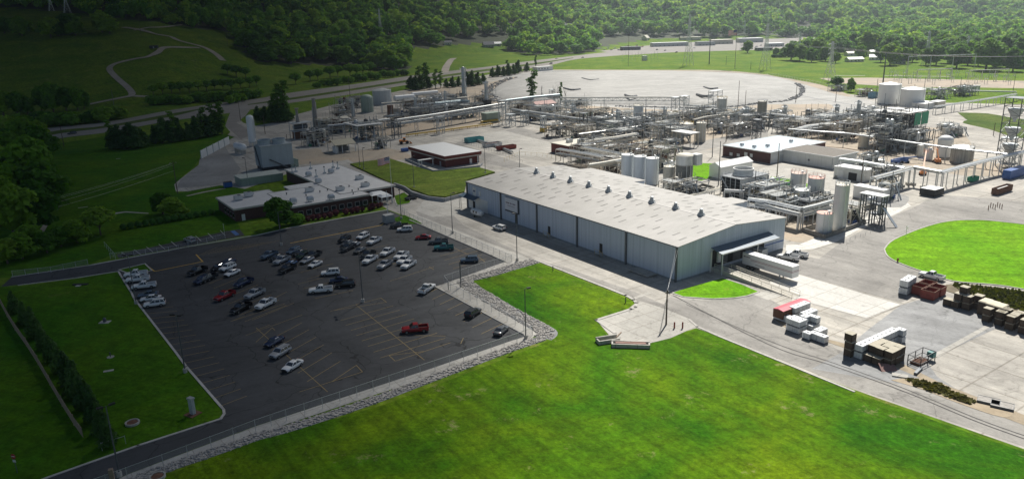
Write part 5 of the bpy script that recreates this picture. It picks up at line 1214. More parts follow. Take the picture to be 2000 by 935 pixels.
U = [
 ((655,232),14,9,7,'tangled tan process unit behind the vaulted shed',2,2),((668,222),11,10,8.5,'square process frame at the far left back of the plant',2,5),
 ((690,212),12,8,7,'pipe cluster left of the pale green grey tank',2,3),((790,222),22,10,6,'wide low pipe tangle behind the blue grey pipe line',2,6),
 ((840,214),20,9,6.5,'dense pipework block in front of the long white tanks',0,6),((880,210),14,10,7,'pipework block at the foot of the tallest distillation tower',1,5),
 ((800,240),20,7,6,'shaded machinery row directly behind the yellow rails',1,5),((850,238),18,7,6.5,'dark machinery with blue tanks behind the yellow rails',1,6),
 ((905,232),16,8,6,'green and grey machinery near the pale box building',1,5),((700,275),16,10,6.5,'machinery under the tall white roofed canopy',1,7),
 ((628,262),14,8,5.5,'low pipework between the chimney and the carport',2,5),((600,288),12,8,5,'tan pipework in front of the dark boiler frame',2,5),
 ((650,262),16,8,5,'tan pipe tangle behind the carport roof',2,6),((735,292),8,5,3.6,'reddish cylinder rack by the green bin',2,4),
 ((930,214),14,8,6,'pipework between the two distillation towers',2,4),((1005,226),16,8,5.5,'thin pipework right of the lattice junction',2,4),
 ((1060,236),18,10,6,'silvery pipe rows behind the open concrete yard',0,6),((1110,222),20,8,5.5,'pale pipework in front of the red roofed shed',0,5),
 ((1105,250),18,9,5.5,'cream and yellow pipework near the yellow valve box',2,6),((1160,246),18,9,6,'mixed pipework left of the tall blue white tower tank',2,6),
 ((1190,272),20,10,7,'dark shaded process frame left of centre',1,7),((1240,272),18,12,9,'darkest dense process frame under the tall blue white tower tank',1,8),
 ((1262,262),16,9,10,'tall dark frame with a boiler right of the blue white tower tank',1,7),((1285,280),18,10,6.5,'dense silver pipework left of the flat loading canopy',0,8),
 ((1215,250),14,8,6,'grey pipework behind the darkest process frame',0,5),((1320,282),14,8,5.5,'machinery under the flat loading canopy',1,6),
 ((1300,250),18,9,5,'pale pipe tangle around the wide white tank',0,6),((1375,250),18,8,6.5,'process frame under the elevated white pipes',1,6),
 ((1420,256),16,8,6.5,'process frame at the foot of the ribbed aluminium silo',0,6),((1432,270),18,7,4.5,'low pump row facing the blue grey roof',2,6),
 ((1465,258),16,8,6,'pipework left of the ribbed column tank',1,6),((1370,232),16,7,5,'grey pipework behind the elevated white pipes',0,5),
 ((1515,246),14,8,5.5,'pipework right of the ribbed column tank',0,5),((1560,268),18,9,5.5,'pipework above the blue grey roof',2,6),
 ((1600,262),18,9,6,'posts and white vessels left of the dark process frame',0,7),((1640,254),20,10,7,'silver pipe tangle behind the white pipe line',0,8),
 ((1655,278),16,8,6.5,'cream process bay left of the dark process frame',2,7),((1690,250),18,12,9,'crowded bright pipework left of the green panels',0,9),
 ((1130,318),16,6,5,'cream pipework behind the warehouse ridge',2,5),((1190,340),14,6,4.5,'low cream pipework left of the triple tanks',2,5),
 ((1236,322),18,7,7,'tan pipes heaped above the triple tanks',2,7),((1290,335),12,8,8,'tangled tan pipes right of the triple tanks',2,8),
 ((1310,392),10,6,4.5,'pipes and pumps at the foot of the tan banded tank',2,6),((1515,425),16,7,5,'dark pump house full of pipes behind the warehouse corner',1,7),
 ((1490,405),16,6,5,'white pipework behind the small annex',0,6),((1578,432),14,5,4.5,'dark machinery row under the double pipe rack',1,6),
 ((1660,440),10,6,3.6,'valves and pumps right of the slim tall tank',2,6),((1735,392),6,4,4,'piping skid at the canopy tower',0,4),
 ((1700,345),8,7,5.5,'pipe frame behind the flat white shed',1,6),((1725,372),12,5,5.5,'dark steel stair frame beside the rack corner',1,5),
 ((1870,268),8,5,3,'heap of rusty scrap pipes near the right tanks',1,3),((1850,270),10,6,4.5,'machinery right of the green panels',0,5),
 ((1080,270),14,7,5,'pipework bank behind the yellow valve box',2,4),((1120,272),16,6,4.5,'low pipework behind the small maroon building',2,4),((1165,262),16,8,6,'dark pump bay left of the darkest process frame',1,6),
 ((1145,302),14,5,5,'shaded pipework between the cream racks',1,5),((1180,316),14,5,4.5,'brown valves between the cream racks and the warehouse',2,5),((1205,288),16,8,5.5,'dark pipe bay above the triple tanks',1,6),
 ((1300,300),10,6,4,'skid of pumps in front of the flat loading canopy',1,4),((1345,250),14,7,6,'dark pipework behind the flat loading canopy',1,5),((1400,262),14,6,5,'shaded valve rows beside the canopy',1,5),
 ((1448,246),14,7,6,'pale vessel group behind the low pump row',0,5),((1530,262),16,7,5,'dark pipe bay touching the blue grey roof',1,6),((1585,250),16,7,6,'brown pipe bay above the blue grey roof',2,6),
 ((1622,272),14,7,5,'pipes and stairs behind the brown gravel roof',2,6),((1665,262),14,7,7,'shaded frame beside the cream banded tank',1,6),((1720,262),16,9,9,'frame full of white drums left of the green panels',0,8),
 ((1340,392),12,6,4,'pump group under the dark ringed tank',1,5),((1470,400),14,5,4.5,'dark pumps behind the small annex',1,5),((1540,432),14,5,4.5,'white pipes in front of the ringed aluminium tank',0,6),((1590,415),8,5,4,'dark valves at the foot of the pink topped tall tank',1,4),
 ((820,226),18,7,5,'grey pipe tangle in front of the long white tanks',0,5),((760,250),14,6,5,'dark machinery left of the blue grey pipe line',1,5),((870,228),16,7,5.5,'shaded pipework in the left process area',1,6),((615,278),10,6,4.5,'pumps beside the chimney base',1,4),((1030,238),14,7,4,'pale pipework between the lattice frames',2,4),
 ((1640,180),14,10,3,'dark valve pit left of the big white tanks',1,4),((1690,190),14,8,3.5,'valve frame at the blue vessel left of the big white tanks',2,4),
 ((1830,196),18,9,4.5,'dark grey basin frame behind the white pipe posts',1,5),((1880,190),22,10,4.5,'long dark aeration frame at the right',1,5),
]
for i, (px, dx, dy, h, l, tone, nv) in enumerate(U): unit(px, dx, dy, h, l, 100+i, tone, 2 if h > 4 else 1, nv, 16 if h > 4 else 8)
# big dark frame with green panels
bt = unit((1745,293), 26, 16, 15.5, 'largest dark steel process structure with green side panels', 55, 1, 4, 20, 40, STEELD)
big_o = P(1745,293)
for a_, b_, c_, d_, z0_, z1_ in ((1,2,7,9,.3,7.5),(9,3,16,10,4,9),(17,1,24,9,.3,8),(10,8,18,15,8,14)): MB().box(a_,b_,z0_,c_,d_,z1_).build('equipment_casing', mat('sooty_casing', (.07,.075,.08), .7, .4, .6), bt)
MB().box(8,-.5,15.5,27,16.5,15.8).build('roof', WHITE2, bt)
for a, b in ((14.2,19.6),(20.4,26.2)): MB().box(a,-.6,9.5,b,-.4,15.2).build('green_panel', GREEN, bt)
for k in range(3):
    MB().drum((4+k*4,4,1),(4+k*4,4,8),1.3).build('vessel', GALV, bt)
unit((1728,300), 14, 8, 11, 'dark multi-storey frame in front of the largest dark structure', 56, 1, 3, 9, 24)
unit((1790,300), 14, 8, 9, 'lower dark frame to the right of the largest dark structure', 57, 1, 2, 9, 20)
# hopper tower at the right edge
t = lattice((1975,327), 7, 6, 27, 'tall dark hopper tower cut by the right edge of the picture', STEELD, 3.4)
for z, r in ((22,2.8),(14.5,2.8),(8,2.8)): smooth_angle(MB().lathe([(.5,z-4.5),(.6,z-3.8),(r,z),(r,z+.8)],16,3.5,3).build('hopper', STEEL, t))
t = thing('valve_box', 'yellow and grey valve box at the corner of the open yard', 'box', P(1061,259), AV); MB().box(0,0,0,2.6,3,2.4).build('body', YELLOW, t); MB().box(-.1,-.1,2.4,2.7,3.1,2.6).build('lid', STEEL, t)
for px, dia, h, l in [((1118,246),1.4,13,'slim bright column left of the dark lattice tower'),((1205,256),1.8,12,'slender vessel column behind the darkest frame'),((1296,250),1.6,12,'slim column beside the wide white tank'),((1455,250),1.5,12,'slim column left of the ribbed column tank'),((1530,243),1.5,11,'slim column right of the ribbed column tank'),((1630,246),1.7,12,'slim column above the brown gravel roof'),((1672,246),1.6,14,'slim column among the crowded bright pipework'),((870,214),1.6,13,'slim column left of the tallest distillation tower'),((812,222),1.4,11,'slim column in front of the long white tanks'),((690,228),1.5,12,'slim column at the back left of the process area')]:
    column_tower(px, dia, h, l, ALU, 2)
# ------------------------------------------------------------------ vehicles
HEADL = plain('headlight', (.75,.76,.72), .15); TAILL = plain('tail_light', (.35,.02,.02), .3); RIM = plain('wheel_rim', (.35,.36,.37), .3, .8); TRIM = plain('black_trim', (.02,.02,.022), .5)
PAINT = {}
def paint(n, c, metal=.25):
    if n not in PAINT:
        m, nt, b = nodes('car_paint_'+n); b.inputs['Base Color'].default_value = (*c, 1); b.inputs['Roughness'].default_value = .3; b.inputs['Metallic'].default_value = metal if n != 'white' else 0
        b.inputs['Coat Weight'].default_value = .6; b.inputs['Coat Roughness'].default_value = .06
        PAINT[n] = m
    return PAINT[n]
CC = dict(white=(.78,.78,.76), silver=(.42,.43,.44), grey=(.12,.13,.14), dark=(.035,.04,.045), black=(.014,.014,.016), navy=(.02,.035,.09), blue=(.04,.10,.22), red=(.30,.012,.02), teal=(.02,.16,.17), slate=(.10,.15,.21), green=(.02,.05,.035), tan=(.35,.29,.2))
def loft(rings):
    m = MB(); n = len(rings[0]); vs = [p for r in rings for p in r]; fs = []
    for k in range(len(rings)-1):
        for i in range(n): fs.append((k*n+i, k*n+(i+1) % n, (k+1)*n+(i+1) % n, (k+1)*n+i))
    fs += [tuple(range(n-1,-1,-1)), tuple(range((len(rings)-1)*n, len(rings)*n))]
    return m.add(vs, fs)
def body_ring(x, w, zb, zt, tuck=.08):
    h = w/2
    return [(x,-h+tuck*1.5,zb),(x,-h,zb+.22),(x,-h,zt-.22),(x,-h+tuck,zt-.05),(x,-h+tuck*2.4,zt),(x,h-tuck*2.4,zt),(x,h-tuck,zt-.05),(x,h,zt-.22),(x,h,zb+.22),(x,h-tuck*1.5,zb)]
def cab(m, x0, x1, x2, x3, w0, w1, z0, z1):
    """greenhouse frustum: x0..x3 base front/rear, x1..x2 roof"""
    a, b = w0/2, w1/2
    m.add([(x0,-a,z0),(x3,-a,z0),(x3,a,z0),(x0,a,z0),(x1,-b,z1),(x2,-b,z1),(x2,b,z1),(x1,b,z1)], [(0,1,5,4),(1,2,6,5),(2,3,7,6),(3,0,4,7),(4,5,6,7)])
def wheel(t, x, y, r, w_=.24):
    s = 1 if y > 0 else -1
    o = MB().lathe([(r*.6,-w_/2),(r,-w_/2+.03),(r,w_/2-.03),(r*.6,w_/2)], 16).build('wheel', RUBBER, t); o.rotation_euler = (R(90),0,0); o.location = (x,y,r)
    q = MB().cyl((0,0,-w_/2-.01 if s > 0 else w_/2+.01),(0,0,0),r*.58,n=12).build('rim', RIM, o)
def make_vehicle(kind, col):
    P_ = paint(col, CC[col]); t = thing({'pickup':'pickup_truck','suv':'suv_car','sedan':'sedan_car','van':'van'}[kind], 'x', {'pickup':'pickup truck','suv':'SUV','sedan':'car','van':'van'}[kind])
    if kind == 'pickup':
        L, W, r = 5.7, 2.0, .41
        rg = [body_ring(2.85,1.7,.55,.98),body_ring(2.72,1.92,.42,1.10),body_ring(2.2,W,.40,1.18),body_ring(1.2,W,.40,1.24),body_ring(.9,W,.40,1.26),body_ring(-.75,W,.40,1.26)]
        smooth_angle(loft(rg).build('body', P_, t), 35)
        bed = MB(); 
        for s in (-1,1): bed.box(-2.8, min(s*.99,s*.86), .42, -.78, max(s*.99,s*.86), 1.28)
        bed.box(-2.85,-.98,.42,-2.74,.98,1.26); bed.build('cargo_bed', P_, t)
        MB().box(-2.74,-.86,.5,-.76,.86,.78).build('bed_liner', TRIM, t)
        m = MB(); cab(m,1.15,.42,-.55,-.72,1.84,1.50,1.25,1.86); m.build('window', GLASS, t)
        m = MB().add([(.47,-.77,1.83),(-.60,-.77,1.83),(-.60,.77,1.83),(.47,.77,1.83),(.36,-.66,1.93),(-.5,-.66,1.93),(-.5,.66,1.93),(.36,.66,1.93)], [(0,3,2,1),(4,5,6,7)[::-1],(0,1,5,4)[::-1],(1,2,6,5)[::-1],(2,3,7,6)[::-1],(3,0,4,7)[::-1]])
        m.build('roof', P_, t); m = MB()
        for s in (-1,1):
            for (xa,xb) in ((1.13,.43),(-.10,-.10),(-.74,-.58)): m.bar((xa,s*.925,1.26),(xb,s*.765,1.86),.07)
        m.build('pillar', P_, t); wx = (1.82,-1.78); zl = .95; xe = 2.83
    elif kind in ('suv','van'):
        L, W, r = 4.85, 1.95, .38; e = 1.0 if kind == 'suv' else 1.12
        rg = [body_ring(2.42,1.6,.5,.86),body_ring(2.28,1.84,.38,1.0),body_ring(1.7,W,.36,1.08),body_ring(.95,W,.36,1.14),body_ring(-2.2,W,.36,1.16),body_ring(-2.4,1.8,.42,1.12)]
        smooth_angle(loft(rg).build('body', P_, t), 35)
        m = MB(); cab(m,1.05,.35,-2.0,-2.34,1.80,1.48,1.13,1.66*e); m.build('window', GLASS, t)
        m = MB().add([(.40,-.75,1.64*e),(-2.05,-.75,1.64*e),(-2.05,.75,1.64*e),(.40,.75,1.64*e),(.28,-.64,1.75*e),(-1.95,-.64,1.75*e),(-1.95,.64,1.75*e),(.28,.64,1.75*e)], [(0,3,2,1),(4,5,6,7)[::-1],(0,1,5,4)[::-1],(1,2,6,5)[::-1],(2,3,7,6)[::-1],(3,0,4,7)[::-1]])
        m.build('roof', P_, t); m = MB()
        for s in (-1,1):
            for (xa,xb) in ((1.03,.36),(-.25,-.25),(-1.3,-1.3),(-2.30,-2.02)): m.bar((xa,s*.905,1.14),(xb,s*.75,1.66*e),.09)
        m.build('pillar', P_, t); m = MB()
        for s in (-1,1): m.bar((.1,s*.66,1.80*e),(-1.8,s*.66,1.80*e),.05)
        m.build('roof_rail', TRIM, t); wx = (1.48,-1.42); zl = .82; xe = 2.38
    else:
        L, W, r = 4.75, 1.84, .34
        rg = [body_ring(2.36,1.45,.42,.66),body_ring(2.2,1.72,.28,.78),body_ring(1.5,W,.26,.90),body_ring(.9,W,.26,.96),body_ring(-1.35,W,.28,1.0),body_ring(-2.1,1.78,.32,.98),body_ring(-2.36,1.6,.42,.9)]
        smooth_angle(loft(rg).build('body', P_, t), 35)
        m = MB(); cab(m,1.02,.28,-.85,-1.72,1.66,1.26,.96,1.38); m.build('window', GLASS, t)
        m = MB().add([(.33,-.64,1.36),(-.92,-.64,1.36),(-.92,.64,1.36),(.33,.64,1.36),(.15,-.52,1.44),(-.75,-.52,1.44),(-.75,.52,1.44),(.15,.52,1.44)], [(0,3,2,1),(4,5,6,7)[::-1],(0,1,5,4)[::-1],(1,2,6,5)[::-1],(2,3,7,6)[::-1],(3,0,4,7)[::-1]])
        m.build('roof', P_, t); m = MB()
        for s in (-1,1):
            for (xa,xb) in ((1.0,.3),(-.3,-.3),(-1.68,-.88)): m.bar((xa,s*.83,.97),(xb,s*.64,1.38),.06)
        m.build('pillar', P_, t); wx = (1.42,-1.38); zl = .66; xe = 2.3
    for x in wx:
        for y in (-W/2+.09, W/2-.09): wheel(t, x, y, r)
    for s in (-1,1):
        MB().cbox(xe-.05, s*(W/2-.38), zl-.09, .12, .34, .17).build('headlight', HEADL, t)
        MB().cbox(-xe+.0, s*(W/2-.22), zl-.0, .1, .2, .3).build('tail_light', TAILL, t)
    MB().box(xe-.02,-W/2+.25,r-.0,xe+.12,W/2-.25,r+.2).build('bumper', RIM if kind == 'pickup' else TRIM, t)
    MB().box(xe-.0,-.42,zl-.14,xe+.06,.42,zl+.1).build('grille', TRIM, t)
    MB().box(-xe-.14,-W/2+.2,r,-xe+.02,W/2-.2,r+.2).build('bumper', RIM if kind == 'pickup' else TRIM, t)
    return t
VK = {}
def car(kind, col, px, head, label, group='cars in the staff parking lot', flip=False):
    k = (kind, col)
    if k not in VK: VK[k] = Kit(lambda: make_vehicle(kind, col))
    rz = heading(*head)+(math.pi if flip else 0)
    o = VK[k](P(px[0], px[1]+1.5, .055), rz+rnd.uniform(-.02,.02), label)
    if group: o['group'] = group
    elif 'group' in o: del o['group']
    return o
HL = ((376,632),(312,641)); HM = ((487,583),(431,610)); HR = ((795,612),(665,625)); HM2 = ((602,545),(560,570)); HC = ((700,655),(597,718))
HN = ((770,487),(735,507)); HE = ((838,578),(872,556)); HE2 = ((900,640),(940,612)); HB = ((910,505),(840,508))
for kind, col, px, hd, lab, *fl in [
 ('pickup','white',(266,538),HL,'white pickup farthest up the left kerb row under the light pole'),
 ('pickup','white',(270,548),HL,'second white pickup in the left kerb row'),
 ('pickup','white',(282,561),HL,'white long bed pickup in the middle of the left kerb row'),
 ('sedan','slate',(290,577),HL,'blue grey sedan squeezed into the left kerb row'),
 ('sedan','white',(295,585),HL,'white sedan between the blue grey one and the white SUV'),
 ('suv','white',(303,596),HL,'white SUV at the near end of the left kerb row'),
 ('pickup','black',(386,532),HM,'black pickup at the far left of the second row'),
 ('pickup','dark',(406,546),HM,'dark pickup beside the black one, nose out'),
 ('suv','navy',(396,550),HM,'dark SUV nearest the left of the second row'),
 ('sedan','navy',(446,514),HM,'dark blue car at the top of the second row'),
 ('sedan','black',(427,524),HM,'black car behind the white SUV of the second row'),
 ('suv','white',(445,525),HM,'white SUV above the white sedan in the second row'),
 ('sedan','white',(454,535),HM,'white sedan at the right end of the second row'),
 ('pickup','navy',(476,555),HM,'blue black pickup alone between the rows'),
 ('pickup','red',(439,581),HM,'small dark red pickup with a black bed'),
 ('pickup','silver',(498,577),HM,'silver pickup right of the dark red one'),
 ('pickup','black',(471,605),HM,'old black pickup in front of the silver pickup'),
 ('pickup','white',(519,597),HM,'white pickup with dark bed at the yellow triangle marking'),
 ('pickup','slate',(526,501),HM,'grey blue pickup at the left of the crowded middle cluster'),
 ('sedan','dark',(541,505),HM,'dark car right of the grey blue pickup in the cluster'),
 ('pickup','silver',(551,511),HM,'silver pickup in the middle of the crowded cluster'),
 ('suv','slate',(574,493),HM,'slate blue SUV at the top of the crowded cluster'),
 ('sedan','dark',(585,496),HM,'charcoal sedan between the slate SUV and the green SUV'),
 ('suv','green',(593,502),HM,'dark green SUV in the crowded cluster'),
 ('pickup','dark',(612,501),HM,'dark pickup at the right end of the crowded cluster'),
 ('sedan','silver',(600,510),HM,'silver hatchback in front of the dark green SUV'),
 ('sedan','white',(616,518),HM,'pale sedan at the lower right of the crowded cluster'),
 ('sedan','blue',(567,518),HM,'blue sedan near the black pickup in the cluster'),
 ('pickup','black',(561,528),HM,'black pickup at the lower left of the crowded cluster'),
 ('suv','white',(646,535),HR,'white SUV just left of the tall centre light pole'),
 ('sedan','navy',(662,549),HR,'navy sedan between the white SUV and the black SUV'),
 ('suv','black',(675,558),HR,'black SUV left of the pole foot'),
 ('pickup','white',(627,569),HR,'white blue pickup in front of the black SUV'),
 ('pickup','dark',(680,486),HM,'dark truck at the left of the upper middle row'),
 ('sedan','grey',(703,491),HM,'grey sedan beside the top of the centre light pole'),
 ('suv','black',(673,470),HM,'black SUV at the left of the top row'),
 ('sedan','grey',(678,477),HM,'grey car tucked in front of the black SUV in the top row'),
 ('sedan','silver',(692,480),HM,'silver car between the top row and the grey sedan'),
 ('suv','white',(709,464),HM,'white SUV in the top row behind the white pickup'),
 ('pickup','white',(731,473),HM,'white pickup at the right of the top row'),
 ('pickup','white',(757,495),HN,'white pickup at the top of the white truck group'),
 ('pickup','dark',(719,500),HN,'dark truck behind the left white truck'),
 ('pickup','white',(723,510),HN,'white pickup at the left of the white truck group'),
 ('pickup','silver',(752,520),HN,'silver white pickup at the front of the white truck group'),
 ('pickup','white',(784,502),HN,'white pickup at the back right of the white truck group'),
 ('pickup','white',(790,511),HN,'white pickup in the middle right of the white truck group'),
 ('pickup','white',(798,520),HN,'white pickup at the front right of the white truck group'),
 ('suv','slate',(917,510),HB,'slate blue car alone near the right corner fence'),
 ('pickup','teal',(867,486),HB,'dark teal pickup near the right fence'),
 ('pickup','grey',(857,474),HB,'grey pickup just behind the dark teal one'),
 ('sedan','red',(827,465),HB,'dark red sedan in the upper right of the lot'),
 ('suv','white',(791,450),HB,'white SUV nearest the gate corner of the lot'),
 ('pickup','dark',(780,443),HB,'dark pickup beside the white SUV at the gate corner'),
 ('pickup','white',(834,567),HE,'white pickup backed to the inner fence corner'),
 ('suv','dark',(924,614),HE2,'dark SUV against the kerb of the right row'),
 ('sedan','grey',(979,648),HE,'dark grey sedan in the last right corner of the lot'),
 ('pickup','red',(811,646),HR,'red and black pickup alone across the yellow stall lines'),
 ('sedan','navy',(536,670),HC,'navy sedan in the lower left stalls'),
 ('suv','silver',(548,692),HC,'silver grey SUV in the lower left stalls'),
 ('sedan','white',(572,717),HC,'white sedan nearest the camera in the lower left stalls')]:
    car(kind, col, px, hd, lab)
car('suv','silver',(372,471),((392,480),(360,468)),'silver hatchback in the narrow visitor strip', 'cars in the visitor strip')
car('suv','dark',(803,388),((812,386),(794,390)),'dark utility truck at the office gate', None)
car('suv','white',(975,447),((990,451),(960,443)),'white SUV beside the long warehouse wall', None)
car('pickup','white',(1538,505),((1560,507),(1520,501)),'nearer white pickup parked at the warehouse end', 'pickups at the warehouse end')
car('pickup','white',(1556,499),((1575,502),(1538,496)),'farther white pickup parked at the warehouse end', 'pickups at the warehouse end')
car('pickup','white',(1819,542),((1845,548),(1795,536)),'white flatbed style pickup beside the bright lawn island', None)
for kind, col, px, lab in [('suv','dark',(141,261),'dark car on the highway at the far left'),('sedan','white',(1087,114),'white car on the far highway'),('sedan','dark',(1138,112),'dark car on the far highway'),('suv','dark',(1076,124),'dark car on the highway by the site trailer'),('sedan','black',(1299,98),'black car on the highway near the shops'),('suv','dark',(1321,102),'dark SUV on the highway right of the shops'),('sedan','silver',(1356,93),'silver car on the far road'),('suv','dark',(1283,97),'dark car turning off the highway')]:
    car(kind, col, px, ((px[0]+8,px[1]-1),(px[0]-8,px[1]+1)), lab, 'cars on the highway')
# dealership rows far away
lotc = [('red',(1216+i*5.5, 93-(i%3)*2.2)) for i in range(0,8)]+[(rnd.choice(['dark','silver','white','grey']),(1180+i*7,97-(i%2)*3)) for i in range(10)]+[(rnd.choice(['white','silver','dark']),(1450+i*9,88+(i%2)*3)) for i in range(10)]
for i, (c_, px) in enumerate(lotc):
    car('suv' if i % 2 else 'sedan', c_, px, ((px[0]+6,px[1]),(px[0]-6,px[1]+1)), 'tiny '+c_+' car in the roadside car lots beyond the highway', 'cars in the far car lots')
# semi trailer at the dock
def make_semi():
    o = OW+VX*22.4-VY*2.7; t = thing('semi_trailer', 'long white box trailer with thin red stripes backed to the warehouse dock', 'trailer', o, AV-R(90)+R(-1))
    L, W = 15.0, 2.6
    MB().box(0,-W/2,1.15,L,W/2,4.1).build('box_body', WHITE2, t); MB().box(-.02,-W/2-.02,4.02,L+.02,W/2+.02,4.12).build('roof', WHITE2, t)
    m = MB()
    for z in (2.55,2.85): m.box(2.6,-W/2-.02,z,L+.02,-W/2-.005,z+.08); m.box(L+.005,-W/2,z,L+.02,W/2,z+.08)
    m.build('stripe', mat('stripe_red', (.25,.03,.06), .5), t)
    m = MB()
    for i in range(9): m.box(.5+i*.22,-W/2-.02,3.1,.5+i*.22+.14,-W/2-.005,3.35)
    for i in range(14): m.box(4.2+i*.2,-W/2-.02,1.75,4.2+i*.2+.12,-W/2-.005,1.9)
    m.build('lettering', mat('sign_letters', (.10,.03,.06)), t)
    MB().add([(.2,-W/2-.02,3.2),(.9,-W/2-.02,3.5),(.6,-W/2-.02,3.2),(.9,-W/2-.02,2.95)],[(0,3,2,1)]).build('emblem', DARK, t)
    for x in (1.9,3.2):
        for y in (-1.05,1.05):
            w_ = MB().lathe([(.25,-.25),(.5,-.22),(.5,.22),(.25,.25)],16).build('wheel', RUBBER, t); w_.rotation_euler = (R(90),0,0); w_.location = (x,y,.5)
            MB().cyl((0,0,-.26),(0,0,.26),.24,n=10).build('rim', RIM, w_)
    MB().box(1.2,-1.1,.55,3.9,1.1,.8).build('axle_frame', TRIM, t); MB().box(11.0,-.9,0,11.25,-.6,1.15).build('landing_leg', STEEL, t); MB().box(11.0,.6,0,11.25,.9,1.15).build('landing_leg', STEEL, t)
make_semi()
def make_redtop():
    o, dy, dx = rect_px((1530,607), (1512,597.5), (1570,590), 2.7)
    t = thing('open_top_trailer', 'rusty brown trailer bin with a faded red tarp on top', 'trailer', o, AV)
    MB().box(0,0,.7,9.5,2.5,2.55).build('body', BROWN, t); MB().add([(-.05,-.05,2.55),(9.55,-.05,2.55),(9.55,2.55,2.55),(-.05,2.55,2.55),(0,1.25,2.8),(9.5,1.25,2.8)],[(0,1,5,4),(1,2,5),(2,3,4,5),(3,0,4)]).build('tarp', mat('red_tarp', (.50,.07,.10), .6, .1, 1), t)
    for x in (1,2.2,8):
        for y in (.2,2.3):
            w_ = MB().lathe([(.2,-.2),(.45,-.18),(.45,.18),(.2,.2)],12).build('wheel', RUBBER, t); w_.rotation_euler = (R(90),0,0); w_.location = (x,y,.45)
    m = MB()
    for k in range(10): m.box(k*1.0,-.08,.7,k*1.0+.12,-.0,2.5)
    m.build('rib', BROWN, t)
make_redtop()
t = thing('camper_trailer', 'small white rounded trailer with two dark windows by the warehouse wall', 'trailer', P(932,423), R(-55)+math.pi)
smooth_angle(loft([[(x,-w_*math.cos(a),1.55+h_*math.sin(a)) for a in [k*math.pi/6-math.pi/2+.0 for k in range(12)] for w_ in (ww,) for h_ in (hh,)] for x,ww,hh in ((-3,.5,.5),(-2.6,1.0,.95),(-1.5,1.15,1.1),(1.5,1.15,1.1),(2.6,1.0,.95),(3.1,.4,.4))]).build('body', WHITE2, t), 50)
for x in (-1.2,.4):
    for s in (-1,1): MB().cbox(x,s*1.12,1.5,.7,.1,.7).build('window', GLASS, t)
for s in (-1,1):
    w_ = MB().lathe([(.2,-.12),(.36,-.1),(.36,.1),(.2,.12)],12).build('wheel', RUBBER, t); w_.rotation_euler = (R(90),0,0); w_.location = (0,s*1.05,.36)
m = MB(); m.bar((-3,-.5,.6),(-4.6,0,.5),.1); m.bar((-3,.5,.6),(-4.6,0,.5),.1); m.build('tow_bar', GALV, t)
# boom lifts, loader
def boom(px, rz, col, label, up, L):
    t = thing('boom_lift', label, 'boom lift', P(*px), rz)
    MB().box(-1.6,-1.1,.5,1.6,1.1,1.0).build('chassis', col, t)
    for x in (-1.2,1.2):
        for y in (-1.15,1.15):
            w_ = MB().lathe([(.25,-.2),(.5,-.17),(.5,.17),(.25,.2)],14).build('wheel', RUBBER, t); w_.rotation_euler = (R(90),0,0); w_.location = (x,y,.5)
    MB().box(-2.2,-.9,1.0,1.2,.9,1.9).build('turret', col, t)
    a = Vector((-1.6,0,2.0)); b = a+Vector((math.cos(up)*L,0,math.sin(up)*L)); MB().bar(a,b,.42,.5).build('boom', col, t); c_ = b+Vector((math.cos(up-.6)*L*.25,0,math.sin(up-.6)*L*.25)); MB().bar(b,c_,.26).build('jib', col, t)
    m = MB()
    for x in (0,1.2):
        for y in (-.9,.9): m.bar((c_.x+x,y,c_.z-.6),(c_.x+x,y,c_.z+.5),.07)
    for z in (-.6,0,.5):
        for p,q in (((0,-.9),(1.2,-.9)),((0,.9),(1.2,.9)),((0,-.9),(0,.9)),((1.2,-.9),(1.2,.9))): m.bar((c_.x+p[0],p[1],c_.z+z),(c_.x+q[0],q[1],c_.z+z),.06)
    m.build('basket', col, t)
boom((1802,341), R(60), ORANGE, 'orange boom lift with its boom raised beside the pipe rack', R(28), 12)
boom((1750,320), R(20), BLUE, 'left blue boom lift parked behind the white sheds', R(3), 6); boom((1766,318), R(-10), BLUE, 'right blue boom lift parked behind the white sheds', R(5), 6)
boom((1830,318), R(75), ORANGE, 'small orange lift at the foot of the white domed tank', R(40), 5)
t = thing('wheel_loader', 'yellow orange wheel loader by the left process area', 'loader', P(790,281), R(15))
MB().box(-2.6,-.9,.9,-.3,.9,2.1).build('engine', ORANGE, t); MB().box(-.2,-.7,1.0,1.4,.7,1.7).build('front_frame', ORANGE, t)
MB().box(-.6,-.7,1.9,.6,.7,3.1).build('cab_window', GLASS, t); MB().box(-.75,-.8,3.1,.75,.8,3.2).build('roof', ORANGE, t); MB().bar((1.0,0,1.8),(3.2,0,.7),.3).build('arm', ORANGE, t)
MB().add([(3.0,-1.3,.1),(4.0,-1.3,.1),(3.0,-1.3,1.3),(3.0,1.3,.1),(4.0,1.3,.1),(3.0,1.3,1.3)],[(0,1,2),(5,4,3),(0,3,4,1),(0,2,5,3)]).build('bucket', ORANGE, t)
for x in (-1.7,1.4):
    for y in (-1.0,1.0):
        w_ = MB().lathe([(.4,-.3),(.8,-.25),(.8,.25),(.4,.3)],14).build('wheel', RUBBER, t); w_.rotation_euler = (R(90),0,0); w_.location = (x,y,.8)
